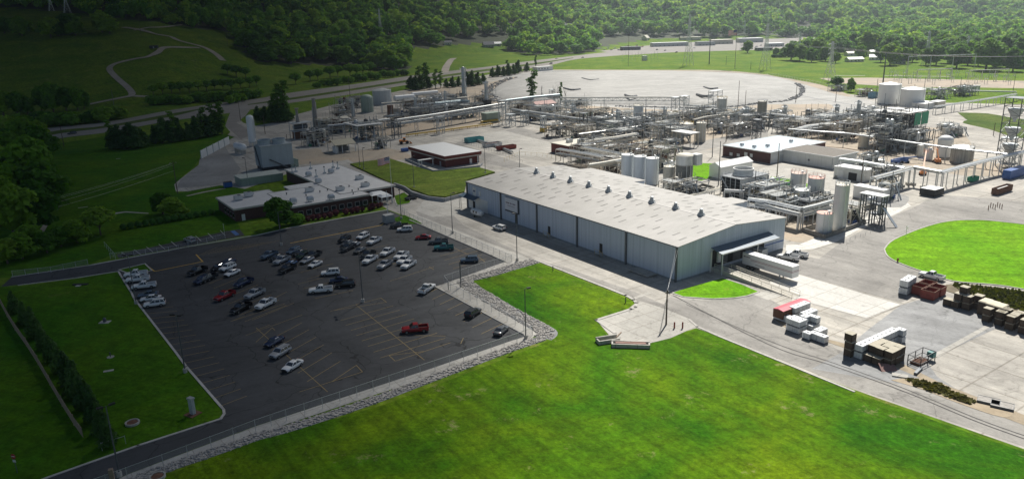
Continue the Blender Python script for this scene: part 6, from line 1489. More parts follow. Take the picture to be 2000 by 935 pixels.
# roll-off containers
def rolloff(near, left, right, h, label, m, lid=None, ribs=True, name='roll_off_container', cat='container', fill=None):
    o, dy, dx = rect_px(near, left, right, h); dy = max(dy, 2.0); t = thing(name, label, cat, o, AV)
    if lid is not None: MB().box(0,0,.2,dx,dy,h-.06).build('body', m, t); MB().box(-.06,-.06,h-.06,dx+.06,dy+.06,h).build('lid', lid, t)
    else:
        q = MB(); q.box(0,0,.2,dx,dy,.35); q.box(0,0,.35,dx,.1,h); q.box(0,dy-.1,.35,dx,dy,h); q.box(0,.1,.35,.1,dy-.1,h); q.box(dx-.1,.1,.35,dx,dy-.1,h); q.build('body', m, t)
        if fill: MB().box(.12,.12,.36,dx-.12,dy-.12,h*.75).build('load', fill, t)
    if ribs:
        q = MB(); n = max(3,int(dx/.9))
        for k in range(n+1): q.box(dx*k/n-.06,-.09,.2,dx*k/n+.06,-.0,h)
        n = max(2,int(dy/.9))
        for k in range(n+1): q.box(-.09,dy*k/n-.06,.2,-.0,dy*k/n+.06,h)
        q.build('rib', m, t)
    q = MB(); q.box(.3,.3,0,dx-.3,.5,.2); q.box(.3,dy-.5,0,dx-.3,dy-.3,.2); q.build('skid', TRIM, t)
rolloff((915,271), (912,268.5), (945,267), 2.4, 'teal roll-off container in the fenced yard', TEAL); rolloff((950,281.5), (947,279), (979,277), 1.9, 'grey roll-off container with a rusty rim in the fenced yard', GALV, fill=BROWN)
rolloff((976,287), (973,285), (1009,282.5), 2.0, 'rust red roll-off container in the fenced yard', RUST, fill=BROWN)
rolloff((1826,371.5), (1800,366), (1842,366), 2.6, 'black container with a white top under the long pipe rack', DARK, WHITE2)
rolloff((1950,369), (1944,366), (1975,359.5), 2.4, 'dark brown open dumpster on the pale gravel right of the rack', BROWN, fill=WHITE)
rolloff((1901,347), (1899,346), (1915,344), 1.8, 'small green dumpster behind the long pipe rack', GREEN); rolloff((1532,360), (1500,356), (1543,357), 2.2, 'green open container behind the warehouse tanks', GREEN)
rolloff((1975,334), (1966,330), (2010,325), 3.4, 'large blue tank box cut by the right edge', BLUE, BLUE); rolloff((735,280), (733,279), (744,278), 2.0, 'small bright green bin by the left process area', GREEN, GREEN, False)
rolloff((1705,181.5), (1702,180), (1714,179.5), 4.0, 'blue box vessel left of the big white tanks', mat('sky_blue', (.12,.25,.35), .6), None)
rolloff((786,291), (785,290), (797,289), 1.6, 'small dark blue skip by the loader', BLUE, BLUE, False)
rolloff((1690,326-2), (1680,320), (1700,320), 2.2, 'teal machine box behind the flat white shed', TEAL, TEAL, False); rolloff((438,357), (437,355), (452,354), 2.2, 'small blue bin on the left gravel lot', BLUE, DARK, False)
# ------------------------------------------------------------------ storage yard
def make_tote():
    t = thing('tote_tank', 'x', 'tote'); MB().box(-.5,-.6,.16,.5,.6,1.12).build('bottle', plain('tote_plastic', (.72,.73,.72), .35), t)
    q = MB()
    for z in (.18,.4,.62,.84,1.08):
        for a,b in (((-.53,-.63),(.53,-.63)),((.53,-.63),(.53,.63)),((.53,.63),(-.53,.63)),((-.53,.63),(-.53,-.63))): q.bar((*a,z),(*b,z),.03)
    for x in (-.53,-.18,.18,.53):
        for y in (-.63,.63): q.bar((x,y,.1),(x,y,1.12),.03)
    for y in (-.2,.2):
        for x in (-.53,.53): q.bar((x,y,.1),(x,y,1.12),.03)
    q.build('cage', GALV, t); q = MB()
    for y in (-.5,0,.5): q.box(-.52,y-.08,0,.52,y+.08,.1)
    q.box(-.52,-.62,.1,.52,.62,.14); q.build('pallet', STEELD, t); MB().lathe([(.15,1.12),(.15,1.18),(.02,1.2)],10).build('cap', plain('cap_dark', (.05,.06,.08), .5), t)
    return t
tote = Kit(make_tote)
def totes(px, nx, ny, nz, label, group, s=1.25, skip=(), rz=AV):
    o = P(*px); vx = Vector((math.cos(rz),math.sin(rz),0)); vy = Vector((-math.sin(rz),math.cos(rz),0))
    for i in range(nx):
        for j in range(ny):
            for k in range(nz):
                if (i,j,k) in skip: continue
                p = o+vx*(i*1.15*s)+vy*(j*1.32*s)+Vector((0,0,k*1.2*s)); tote(p, rz+rnd.uniform(-.03,.03), label, group, s)
totes((1678,699), 9, 1, 2, 'white caged tote in the long two-high row by the lower road', 'totes in the long two-high row', 1.25)
totes((1757,668), 1, 1, 2, 'white caged tote in the pair standing just past the long row', 'totes in the pair past the long row', 1.25)
totes((1557,650), 2, 2, 2, 'white caged tote in the front left block of the tote yard', 'totes in the front left block', 1.2); totes((1583,645), 2, 2, 2, 'white caged tote in the middle block of the tote yard', 'totes in the middle block', 1.2, ((0,0,1),))
totes((1570,634), 3, 1, 2, 'white caged tote in the back row of the tote yard', 'totes in the back row', 1.2); totes((1598,655), 2, 1, 1, 'white caged tote in the low pair right of the middle block', 'totes of the low pair', 1.2)
totes((1549,622), 4, 1, 2, 'white caged tote in the row beside the red topped trailer', 'totes beside the red topped trailer', 1.2); totes((1534,628), 1, 2, 1, 'single white tote left of the tote blocks', 'single totes on the left', 1.35)
totes((1606,668), 1, 2, 1, 'single white tote at the front right of the tote yard', 'single totes on the right', 1.35); totes((1577,661), 1, 1, 1, 'lone white tote in front of the middle block', None, 1.3)
totes((1765,574), 3, 1, 2, 'white tote in the double stack beside the rusty bins', 'totes beside the rusty bins', 1.5, (), AV+R(8))
def make_bin():
    t = thing('rusty_bin', 'x', 'bin'); q = MB(); q.box(-1.3,-1.3,.15,1.3,1.3,.25)
    for a,b,c_,d in ((-1.3,-1.3,1.3,-1.2),(-1.3,1.2,1.3,1.3),(-1.3,-1.2,-1.2,1.2),(1.2,-1.2,1.3,1.2)): q.box(a,b,.25,c_,d,1.9)
    q.build('body', RUST, t); q = MB()
    for a,b,c_,d in ((-1.38,-1.38,1.38,-1.25),(-1.38,1.25,1.38,1.38),(-1.38,-1.25,-1.25,1.25),(1.25,-1.25,1.38,1.25)): q.box(a,b,1.82,c_,d,1.98)
    q.build('rim', BROWN, t); MB().box(-1.2,-1.2,0,1.2,1.2,.15).build('skid', DARK, t); return t
rbin = Kit(make_bin)
for (x,y),l in [((1797,574),'leftmost rusty red bin of the four'),((1815,582),'nearest rusty red bin of the four'),((1811,567),'farthest rusty red bin of the four'),((1829,575),'rightmost rusty red bin of the four')]: rbin(P(x,y), AV+R(5), l, 'four rusty red bins', 1.1)
def make_crate():
    t = thing('wooden_crate', 'x', 'crate'); q = MB()
    for k in range(5):
        z = .12+k*.21
        q.box(-.6,-.6,z,.6,-.56,z+.17); q.box(-.6,.56,z,.6,.6,z+.17); q.box(-.6,-.56,z,-.56,.56,z+.17); q.box(.56,-.56,z,.6,.56,z+.17)
    for x in (-.55,.55):
        for y in (-.55,.55): q.box(x-.05,y-.05,0,x+.05,y+.05,1.15)
    q.build('slatted_side', mat('old_crate', (.085,.06,.04), .9, .35, 1.5), t); MB().box(-.62,-.62,1.14,.62,.62,1.2).build('lid', mat('crate_lid', (.44,.40,.31), .85, .2, 1.5), t); MB().box(-.53,-.53,.1,.53,.53,1.1).build('load', BROWN, t)
    return t
crate = Kit(make_crate)
def crates(px, nx, ny, nz, label, group, s=1.3, skip=(), rz=AV, gap=1.4):
    o = P(*px); vx = Vector((math.cos(rz),math.sin(rz),0)); vy = Vector((-math.sin(rz),math.cos(rz),0))
    for i in range(nx):
        for j in range(ny):
            for k in range(nz):
                if (i,j,k) in skip: continue
                crate(o+vx*((i*gap+rnd.uniform(-.08,.08))*s)+vy*((j*gap+rnd.uniform(-.08,.08))*s)+Vector((0,0,k*1.21*s)), rz+rnd.uniform(-.06,.06), label, group, (s,s,s))
crates((1867,600), 1, 2, 1, 'dark slatted crate in the low left end of the right crate row', 'low crates at the left of the row'); crates((1880,598), 1, 1, 3, 'dark slatted crate in the tallest three-high stack of the right crate row', 'crates of the tallest stack')
crates((1889,604), 2, 2, 2, 'dark slatted crate in the two-high block left of the covered bales', 'crates of the two-high block', 1.35, ((1,0,1),)); crates((1909,603), 1, 1, 2, 'dark slatted crate at the right of the two-high block', 'crates right of the two-high block', 1.35)
def make_bale():
    t = thing('covered_pallet', 'x', 'pallet stack'); smooth_angle(MB().lathe([(1.05,.1),(1.1,.4),(1.08,2.6),(1.0,2.8)],4).build('stack', mat('old_crate', (.085,.06,.04)), t), 10)
    MB().lathe([(1.12,2.7),(1.14,2.85),(1.0,2.98),(.2,3.02)],4).build('cover', mat('cover_cream', (.62,.56,.42), .8, .12, 1), t)
    for c_ in t.children: c_.rotation_euler = (0,0,R(45))
    return t
bale = Kit(make_bale)
for (x,y),l in [((1922,612),'left cream covered pallet stack of the three'),((1936,617),'middle cream covered pallet stack of the three'),((1951,622),'right cream covered pallet stack of the three')]: bale(P(x,y), AV, l, 'three cream covered pallet stacks', (1.9,1.15,1.05))
crates((1953,634), 2, 2, 2, 'weathered crate in the big block at the right edge', 'crates of the big right edge block', 1.25, (), AV, 2.0); crates((1977,641), 2, 2, 2, 'grey topped crate in the last block cut by the right edge', 'crates of the last block', 1.25, (), AV, 2.0); crates((1998,650), 2, 2, 2, 'dark crate touching the right edge of the picture', 'crates at the picture edge', 1.25, (), AV, 2.0)
crates((1714,711), 1, 2, 1, 'brown pallet crate at the left of the dark pallet heap', 'brown crates left of the heap', 1.25); crates((1736,713), 3, 3, 2, 'dark slatted crate in the dark pallet heap by the road', 'crates of the dark heap', 1.25, (), AV, 1.3); 
crates((1658,694), 1, 1, 3, 'rusty brown crate stacked at the near end of the tote row', 'rusty crates at the end of the tote row', 1.3)
t = thing('metal_frame', 'black steel frame with a teal box right of the dark pallet heap', 'frame', P(1797,718), AV)
for x in (0,2.6,5.2):
    for y in (0,2.4): MB().bar((x,y,0),(x,y,1.8),.12).build('post', DARK, t)
q = MB()
for z in (.7,1.8): q.bar((0,0,z),(5.2,0,z),.1); q.bar((0,2.4,z),(5.2,2.4,z),.1); q.bar((0,0,z),(0,2.4,z),.1); q.bar((5.2,0,z),(5.2,2.4,z),.1)
q.build('rail', DARK, t); MB().box(4.2,-.1,.7,5.3,1.1,1.7).build('teal_box', mat('dark_teal', (.05,.20,.19), .6, .2), t)
for k in range(6): MB().box(.3+k*.6,.3,.1,.6+k*.6,2.1,.5).build('steel_section', BROWN, t)
single(MB().add([(0,0,.1),(3,0,.1),(3.3,1.6,.5),(.2,1.7,1.0),(0,0,0),(3,0,0),(3.3,1.6,.4),(.2,1.7,.9)],[(0,1,2,3),(7,6,5,4),(0,4,5,1),(1,5,6,2),(2,6,7,3),(3,7,4,0)]), 'steel_plate', mat('pink_brown', (.26,.15,.13), .8), 'tilted pinkish brown steel plate at the edge of the lower road', 'steel plate', P(1722,726), AV-R(30))
single(MB().box(0,0,0,2.6,1.3,.25), 'concrete_slab', CONC, 'small pale slab lying on the grass verge by the lower road', 'slab', P(1742,735), AV-R(60))
single(MB().box(0,0,0,3.2,.5,.5), 'steel_channel', STEELD, 'dark steel channel lying beside the black frame', 'steel beam', P(1790,733), AV+R(10))
for i,(x,y,l) in enumerate([(1908,785,'left'),(1934,794,'right')]):
    t = thing('rock_pallet', l+' low wire pallet of grey stones beside the lower road', 'stone pallet', P(x,y), AV-R(70))
    MB().box(0,0,.08,3.2,2.2,.4).build('stones', STONE, t); q = MB(); q.box(-.05,-.05,0,3.25,.02,.45); q.box(-.05,2.18,0,3.25,2.25,.45); q.box(-.05,.02,0,.02,2.18,.45); q.box(3.18,.02,0,3.25,2.18,.45); q.build('frame', STEELD, t)
t = thing('culvert', 'low concrete culvert trough with rusty pipes at the edge of the big field', 'culvert', P(1218,676), R(-8))
q = MB(); q.box(-2.4,-.8,0,5.2,-.5,.8); q.box(-2.4,.6,0,5.2,.9,.9); q.box(-2.4,-.5,0,-2.1,.6,.8); q.box(4.9,-.5,0,5.2,.6,.8); q.build('trough', CONC, t); MB().cyl((-1.6,.0,.7),(4.4,.1,.7),.22,n=8).build('pipe', PINK, t)
t = thing('culvert', 'slanted concrete trough with a loose branch heap left of the pipe trough', 'culvert', P(1188,667), R(16)); q = MB(); q.box(-2.4,-.9,0,2.2,-.6,.8); q.box(-2.4,.7,0,2.2,1.0,1.0); q.box(-2.4,-.6,0,-2.1,.7,.8); q.build('trough', CONC, t); MB().bar((1.6,-.4,.9),(3.4,1.2,1.1),.2).build('branch', WOOD, t)
# ------------------------------------------------------------------ trees
LEAF = leaf_mat('leaf_oak', (.045,.14,.010), (.12,.26,.016), (.20,.33,.03), .4)
LEAFD = leaf_mat('leaf_conifer', (.028,.08,.016), (.065,.14,.025), None, .2)
LEAFP = leaf_mat('leaf_poplar', (.06,.15,.02), (.12,.24,.03), None, .4)
LEAFF = leaf_mat('leaf_forest', (.055,.17,.02), (.16,.34,.03), (.32,.46,.06), .45, .045)
LEAFR = leaf_mat('leaf_red', (.11,.025,.035), (.16,.05,.05), None, .2)
LEAFH = leaf_mat('leaf_hedge', (.04,.13,.014), (.06,.16,.02), None, .25)
BARK = mat('bark', (.10,.08,.06), .9, .3, 1.5)
nr = np.random.default_rng(11)
def crown_np(lobes, n, size, core=.80, seg=(7,4)):
    L = np.array(lobes); c = L[:, :3]; r = L[:, 3:6]
    w = (r.prod(1))**(2/3); w /= w.sum(); idx = nr.choice(len(L), n*2, p=w)
    d = nr.normal(size=(n*2, 3)); d /= np.linalg.norm(d, axis=1)[:, None]
    d[:, 2] = np.where(d[:, 2] < -.35, -d[:, 2], d[:, 2])
    p = c[idx]+d*r[idx]*nr.uniform(.80, 1.10, (n*2, 1))
    q = ((p[:, None, :]-c[None])/(r[None]*.80)); ins = ((q**2).sum(2) < 1).any(1); p = p[~ins][:n]; d = d[~ins][:n]
    m = len(p); nn = d*.75+np.array([0,0,.55])+nr.normal(size=(m, 3))*.5; nn /= np.linalg.norm(nn, axis=1)[:, None]
    t = np.cross(nn, nr.normal(size=(m, 3))); t /= np.linalg.norm(t, axis=1)[:, None]; b = np.cross(nn, t)
    s = size*nr.uniform(.55, 1.25, (m, 1)); a = t*s; e = b*s*nr.uniform(.55, 1.0, (m, 1))
    v = np.stack([p-a, p-e*1.0, p+a, p+e], 1).reshape(-1, 3); f = np.arange(m*4).reshape(-1, 4)
    # inner mass
    V = [v]; F = [f]; o = m*4; ns, nl = seg
    for cc, rr_ in zip(c, r):
        th = np.linspace(0, 2*np.pi, ns, endpoint=False); ph = np.linspace(-1.3, 1.4, nl)
        g = np.array([(math.cos(x)*math.cos(y), math.sin(x)*math.cos(y), math.sin(y)) for y in ph for x in th])
        g = g*(1+nr.uniform(-.16, .10, (len(g), 1)))*rr_*core+cc
        k = [[j*ns+i, j*ns+(i+1) % ns, (j+1)*ns+(i+1) % ns, (j+1)*ns+i] for j in range(nl-1) for i in range(ns)]
        V.append(g); F.append(np.array(k)+o); o += len(g)
    return np.concatenate(V), np.concatenate(F)
def mesh_np(name, v, f, m):
    me = bpy.data.meshes.new(name); me.vertices.add(len(v)); me.vertices.foreach_set('co', v.astype(np.float32).ravel())
    me.loops.add(f.size); me.loops.foreach_set('vertex_index', f.astype(np.int32).ravel())
    me.polygons.add(len(f)); me.polygons.foreach_set('loop_start', np.arange(0, f.size, f.shape[1], dtype=np.int32))
    me.update(calc_edges=True); me.materials.append(m); return me
def oak_lobes(seed, h=12.0, rad=5.0, base=.02):
    r_ = random.Random(seed); L = [(0, 0, h*.47, rad*.70, rad*.70, h*.42)]
    for k in range(11):
        a = k*2.4+r_.uniform(-.4,.4); z = h*r_.uniform(base+.16, .82); q = rad*(1-.55*((z/h-.38)/.5)**2)*r_.uniform(.45,.72); rr_ = rad*r_.uniform(.28,.44)
        L.append((math.cos(a)*q, math.sin(a)*q, z, rr_, rr_, rr_*r_.uniform(.75,.95)))
    L.append((r_.uniform(-.6,.6), r_.uniform(-.6,.6), h*.86, rad*.36, rad*.36, h*.14)); return L
def cone_lobes(seed, h=10.0, rad=2.6, sharp=1.0, n=6):
    r_ = random.Random(seed); L = []
    for k in range(n):
        t = (k+.3)/n; q = rad*(1-t)**.75*sharp+.35; L.append((r_.uniform(-.35,.35)*rad*.5, r_.uniform(-.35,.35)*rad*.5, h*(.10+.84*t), q*r_.uniform(.85,1.1), q*r_.uniform(.85,1.1), h/n*.95))
    return L
def poplar_lobes(seed, h=20.0, rad=2.6):
    r_ = random.Random(seed); L = []
    for k in range(13):
        t = (k+.5)/13; q = rad*(.35+.65*math.sin(min(1,t*1.25+.12)*math.pi*.8)); a = r_.uniform(0,6.28); e = r_.uniform(.3,.9)*rad*.5
        L.append((math.cos(a)*e, math.sin(a)*e, h*(.14+.84*t), q*.62, q*.62, h*.055))
    return L
def make_tree(name, lobes, n, size, m, th, tr, label='x', cat='tree', limbs=True, core=.8):
    def mk():
        t = thing(name, label, cat)
        v, f = crown_np(lobes, n, size, core); me = mesh_np('crown', v, f, m); link(bpy.data.objects.new('crown', me), t)
        q = MB(); q.cyl((0,0,-.3),(0,0,th*.45),tr,tr*.7,n=7); q.cyl((0,0,th*.45),(0,0,th),tr*.7,tr*.25,n=6)
        if limbs:
            for l in lobes[1:6]: q.cyl((0,0,th*.42),(l[0]*.8,l[1]*.8,l[2]),tr*.4,tr*.12,n=5)
        q.build('trunk', BARK, t); return t
    return Kit(mk)
oaks = [make_tree('broadleaf_tree', oak_lobes(k), 950, .62, LEAF, 8, .35) for k in range(5)]
oaksm = [make_tree('broadleaf_tree', oak_lobes(20+k, 12, 5.4), 330, 1.0, LEAF, 8, .35, limbs=False) for k in range(5)]
pines = [make_tree('cedar_tree', cone_lobes(40+k, 10, 2.9), 800, .42, LEAFD, 9, .22, limbs=False, core=.72) for k in range(3)]
pops = [make_tree('poplar_tree', poplar_lobes(50+k), 520, .55, LEAFP, 18, .3, limbs=False, core=.5) for k in range(3)]
rounds = [make_tree('small_tree', [(0,0,4.0,2.5,2.5,2.2)]+[(math.cos(a)*1.5,math.sin(a)*1.5,3.6+(a*1.7%1),1.3,1.3,1.2) for a in (0,1.2,2.4,3.7,5.0)], 420, .42, LEAF, 3.5, .16) for k in range(2)]
bushes = [make_tree('bush', [(0,0,1.4,2.1,1.7,1.5),(1.3,.4,1.1,1.3,1.2,1.2),(-1.1,-.5,1.2,1.2,1.2,1.3)], 300, .40, LEAF, 1.2, .1, 'x', 'bush', False) for k in range(2)]
NT = [0]
def tree(kits, px, h, label, group, base_h, terrain_h=0, wide=1.0):
    s = h/base_h; NT[0] += 1
    o = rnd.choice(kits)(P(*px), rnd.uniform(0,6.28), label, group, (s*wide*rnd.uniform(.9,1.1), s*wide*rnd.uniform(.9,1.1), s)); return o
OAK = (oaks, 13.2); PINE = (pines, 10.0); POP = (pops, 20.0); RND = (rounds, 4.9); BSH = (bushes, 2.3); OKM = (oaksm, 13.2)
def trees(k, lst, label, group, wide=1.0):
    for x, y, h in lst: tree(k[0], (x, y), h, label, group if len(lst) > 1 else None, k[1], wide=wide)
trees(OAK, [(30,468,22),(72,455,19),(4,440,25),(88,425,22),(45,410,26),(96,392,17),(10,385,22),(70,368,24),(30,345,22),(82,330,22),(0,320,20),(55,305,22),(78,292,17),(20,290,18),(-25,420,24),(-35,360,24)], 'large spreading tree in the dark mass of trees at the left edge', 'large trees at the left edge', 1.05)
trees(OAK, [(82,217,21),(105,219,24),(130,217,20),(152,216,19),(165,213,16)], 'big dark tree in the clump on the far field at the left', 'clump on the left field', .95)
trees(OAK, [(8,228,21),(35,226,19),(55,224,15),(-10,226,20)], 'tree at the left edge beyond the highway', 'trees at the left edge beyond the highway')
trees(BSH, [(x, 258-x*.11+rnd.uniform(-5,4), rnd.uniform(4,8)) for x in range(0,235,12)], 'bush in the scrub along the far side of the highway at the left', 'scrub along the highway at the left', 1.1)
trees(RND, [(300,187,7),(318,185,8),(336,184,8),(352,183,8),(370,182,8),(388,180,8),(404,179,8),(420,177,8),(436,176,8),(452,176,8),(470,173,8),(488,171,8),(502,168,8)], 'round tree in the row above the highway at the left', 'tree row above the highway at the left', 1.15)
trees(BSH, [(300+i*13, 206-i*1.0+rnd.uniform(-3,3), rnd.uniform(4,6.5)) for i in range(15)], 'bush in the strip between the tree row and the highway', 'bush strip below the tree row', 1.15)
trees(RND, [(445,146,9),(462,150,9),(480,153,9)], 'round dark tree at the end of the hill track', 'round trees at the end of the hill track', 1.2)
trees(PINE, [(218,290,9),(232,291,13),(247,291,12),(262,290,14),(280,287,10)], 'dark conifer in the left clump along the lawn and highway', 'left conifer clump', 1.3)
trees(PINE, [(304,280,10),(318,279,14),(336,278,12),(350,276,13),(370,273,10),(384,271,13),(407,267,13),(425,263,12)], 'dark conifer in the right clump along the lawn and highway', 'right conifer clump', 1.15)
trees(POP, [(220,290,15),(343,277,17),(398,268,17),(418,264,18),(434,262,19)], 'thin loose poplar among the dark conifers by the highway', 'poplars among the conifers', 1.5)
trees(PINE, [(505,236,9.5),(518,238,10),(530,239,11),(542,239,12),(556,238,13),(563,236,11)], 'dark conifer in the clump beside the capsule tank', 'conifers beside the capsule tank', 1.25)
trees(POP, [(546,238,24),(558,238,26),(535,238,18)], 'tall poplar rising from the clump beside the capsule tank', 'tall poplars beside the capsule tank', 1.35)
trees(BSH, [(450+i*11, 203-i*2.6, rnd.uniform(4,6)) for i in range(6)], 'bush by the highway junction', 'bushes by the highway junction')
trees(RND, [(578,165,9),(606,159,9),(621,157,9),(645,153,10),(660,149,9),(684,149,10.5),(697,150,10.5),(709,147,9.5),(724,144,10)], 'round orchard tree on the grass north of the highway', 'round orchard trees', 1.2)
trees(BSH, [(620+i*13, 171-i*1.9+rnd.uniform(-1,2), rnd.uniform(4,6.5)) for i in range(14)], 'bush in the hedge along the highway behind the conical tank', 'hedge behind the conical tank')
trees(PINE, [(803,174,12),(812,176,13),(824,174,12),(838,172,10)], 'dark conifer in the clump behind the long white tanks', 'conifers behind the long white tanks', 1.3)
trees(POP, [(820,174,20),(835,172,19),(851,173,17),(861,172,15),(830,168,21)], 'bright poplar in the clump behind the long white tanks', 'poplars behind the long white tanks', 1.5)
trees(PINE, [(872,171,8),(884,171,10),(896,169,9),(912,168,13),(922,168,14),(933,166,12),(944,164,10)], 'dark cedar behind the tallest distillation tower', 'cedars behind the tallest tower', 1.2)
trees(PINE, [(962,151,10),(973,150,12),(984,149,10),(994,148,12),(1004,146,11),(1012,143,14),(1029,140,10)], 'dark cedar at the left end of the gravel mound', 'cedars at the end of the gravel mound', 1.15)
trees(POP, [(992,148,16),(1046,132,14)], 'light poplar at the left end of the gravel mound', 'poplars at the end of the gravel mound', 1.3)
trees(POP, [(1040,196,22)], 'tall leafy poplar in front of the gravel mound', None, 1.9); trees(POP, [(1095,206,16)], 'thin half bare poplar right of the leafy one before the mound', None, .8)
def bare(px, h, label, seed):
    r_ = random.Random(seed); t = thing('bare_tree', label, 'tree', P(*px)); q = MB().cyl((0,0,0),(0,0,h*.9),.22,.05,n=6); q.build('trunk', BARK, t); q = MB()
    for k in range(14): z = h*r_.uniform(.1,.7); a = r_.uniform(0,6.3); q.cyl((0,0,z),(math.cos(a)*h*.1,math.sin(a)*h*.1,z+h*.28),.08,.02,n=4)
    q.build('crown', BARK, t)
bare((1082,205), 15, 'left bare tree in front of the gravel mound', 1); bare((1090,207), 17, 'middle bare tree in front of the gravel mound', 2); bare((1104,205), 12, 'right bare tree in front of the gravel mound', 3); bare((1058,196), 12, 'bare sapling beside the leafy poplar', 4)
trees(OAK, [(547,445,11)], 'dense green tree in front of the office corner', None, 1.15); trees(BSH, [(580,437,2.6)], 'bright green shrub beside the office tree', None, 1.2)
trees(OAK, [(340,424,7.6)], 'near rounded tree of the pair on the lawn below the power pole', None, 1.75); trees(OAK, [(318,418,8.6)], 'rear rounded tree of the pair on the lawn below the power pole', None, 1.5)
trees(RND, [(197,459,7)], 'single small tree left of the clipped hedge row', None, 1.25)
trees(OAK, [(152,474,8),(120,482,7),(92,494,7),(45,505,8.5),(15,515,8),(60,484,8)], 'small tree in the lower left group behind the wire fence', 'lower left tree group', 1.5)
trees(RND, [(1634,176,8)], 'smaller dark tree at the right end of the gravel mound', None, 1.2); trees(OAK, [(1662,180,11.5)], 'larger dark tree at the right end of the gravel mound', None, .85)
# clipped hedge balls and red shrubs
def make_ball(m, r_=1.15, n=240):
    def mk():
        t = thing('clipped_shrub', 'x', 'shrub'); v, f = crown_np([(0,0,r_*.95,r_,r_,r_*.95)], n, .16, .93, (12,7)); link(bpy.data.objects.new('foliage', mesh_np('foliage', v, f, m)), t)
        MB().cyl((0,0,0),(0,0,.5),.08,n=6).build('stem', BARK, t); return t
    return Kit(mk)
ball = make_ball(LEAFH); rball = make_ball(LEAFR, .95)
for i in range(13): ball(P(242+i*14.3, 449-i*2.45), rnd.uniform(0,6), 'round clipped shrub in the hedge row left of the office', 'clipped hedge row', rnd.uniform(.95,1.1))
for (x,y,s) in [(592,433,1),(602,432,1),(612,430,1.1),(622,429,1.1),(634,427,1),(645,425,1.1),(656,421,1.2),(676,419,1.2),(688,417,1.1),(698,415,1.2),(708,413,1),(722,411,.8),(728,409,1.3),(738,406,1),(744,404,.9)]: rball(P(x,y), rnd.uniform(0,6), 'dark reddish shrub along the front wall of the office', 'reddish office shrubs', s)
# cedar row along the wooden fence
for i in range(12):
    t_ = i/11; x = 30+184*t_**.92; y = 612+258*t_; k = pines[i % 3]
    s = rnd.uniform(.55,.74); k(P(x,y), rnd.uniform(0,6.28), 'dark cedar in the row beside the wooden fence at the lower left', 'cedar row at the lower left', (s*.86,s*.86,s*1.0)); NT[0] += 1
# ---- wood: nearest trees one by one, the far wood as one mass
CLEAR = [(1100,1140,50,58),(1400,1470,44,50),(1660,1700,30,36),(1190,1230,34,40),(1880,1930,84,90),(1720,1790,84,89),(235,290,40,80),(930,1000,70,95),(1165,1600,73,100),(1645,1665,108,122),(1690,1712,104,118),(1740,1760,108,120),(1545,1635,53,66),(1800,1818,104,112),(860,930,78,92),(1300,1345,18,26)]
XB = [(-60,215,60,78)]
def forest():
    ys = []; y = 620.0
    pts = []
    while y < 3700:
        s = 13.0+y/105.0; x = -.80*y
        while x < .80*y:
            pts.append((x+nr.uniform(-.45,.45)*s, y+nr.uniform(-.45,.45)*s, s)); x += s
        y += s*.82
    A = np.array(pts); z = np.array([tz(a, b) for a, b in A[:, :2]]); px, py = proj(A[:,0], A[:,1], z)
    yb = np.interp(px, BX, BY); ok = (py < yb-1) & (px > -60) & (px < 2060)
    ok |= (px > -60) & (px < 216) & (py > 62) & (py < 77)
    for x0, x1, y0, y1 in CLEAR: ok &= ~((px > x0) & (px < x1) & (py > y0) & (py < y1) & (A[:,1] < 2400))
    ok &= (nr.random(len(A)) > .07)
    A = A[ok]; z = z[ok]; px = px[ok]; py = py[ok]
    o = np.argsort(A[:,1]); A, z, px, py = A[o], z[o], px[o], py[o]
    nn = max(0, 300-NT[0])
    near = np.zeros(len(A), bool); cand = np.where((px > 0) & (px < 2000))[0][:nn]; near[cand] = True
    for i in cand:
        s = A[i,2]; h = s*nr.uniform(.8,1.25); reg = 'left hilltop' if px[i] < 460 else ('wood edge above the orchard trees' if px[i] < 1000 else 'wood edge behind the shops and houses')
        k = OKM; rnd.choice(k[0])((A[i,0],A[i,1],z[i]-.3), nr.uniform(0,6.28), 'broad green tree at the '+reg, 'trees at the '+reg, (s/9.2, s/9.2, h/k[1]))
    R_ = np.where(~near)[0]
    protos = [crown_np(oak_lobes(100+k, 1.0, .52, .1)[:9], 130, .075, .84, (6,3)) for k in range(7)]
    V = []; F = []; off = 0; kk = nr.integers(0, 7, len(R_))
    for k, (pv_, pf) in enumerate(protos):
        I = R_[kk == k]; m = len(I); a = nr.uniform(0, 6.28, m); c_, s_ = np.cos(a), np.sin(a)
        sw = A[I,2]*nr.uniform(.75,1.35,m); sh = A[I,2]*nr.uniform(.6,1.25,m)
        x = (pv_[None,:,0]*c_[:,None]-pv_[None,:,1]*s_[:,None])*sw[:,None]+A[I,0][:,None]
        yy = (pv_[None,:,0]*s_[:,None]+pv_[None,:,1]*c_[:,None])*sw[:,None]+A[I,1][:,None]
        zz = pv_[None,:,2]*sh[:,None]+z[I][:,None]-1.0
        n = pv_.shape[0]; V.append(np.stack([x,yy,zz],-1).reshape(-1,3)); F.append((pf[None]+(np.arange(m)*n)[:,None,None]).reshape(-1,4)+off); off += n*m
    me = mesh_np('woodland', np.concatenate(V), np.concatenate(F), LEAFF); ob = bpy.data.objects.new('woodland', me); link(ob); ob['kind'] = 'stuff'; ob['label'] = 'dense green woodland covering the hills behind the plant'; ob['category'] = 'woodland'
    print('forest', len(R_), 'near', len(cand))
forest()
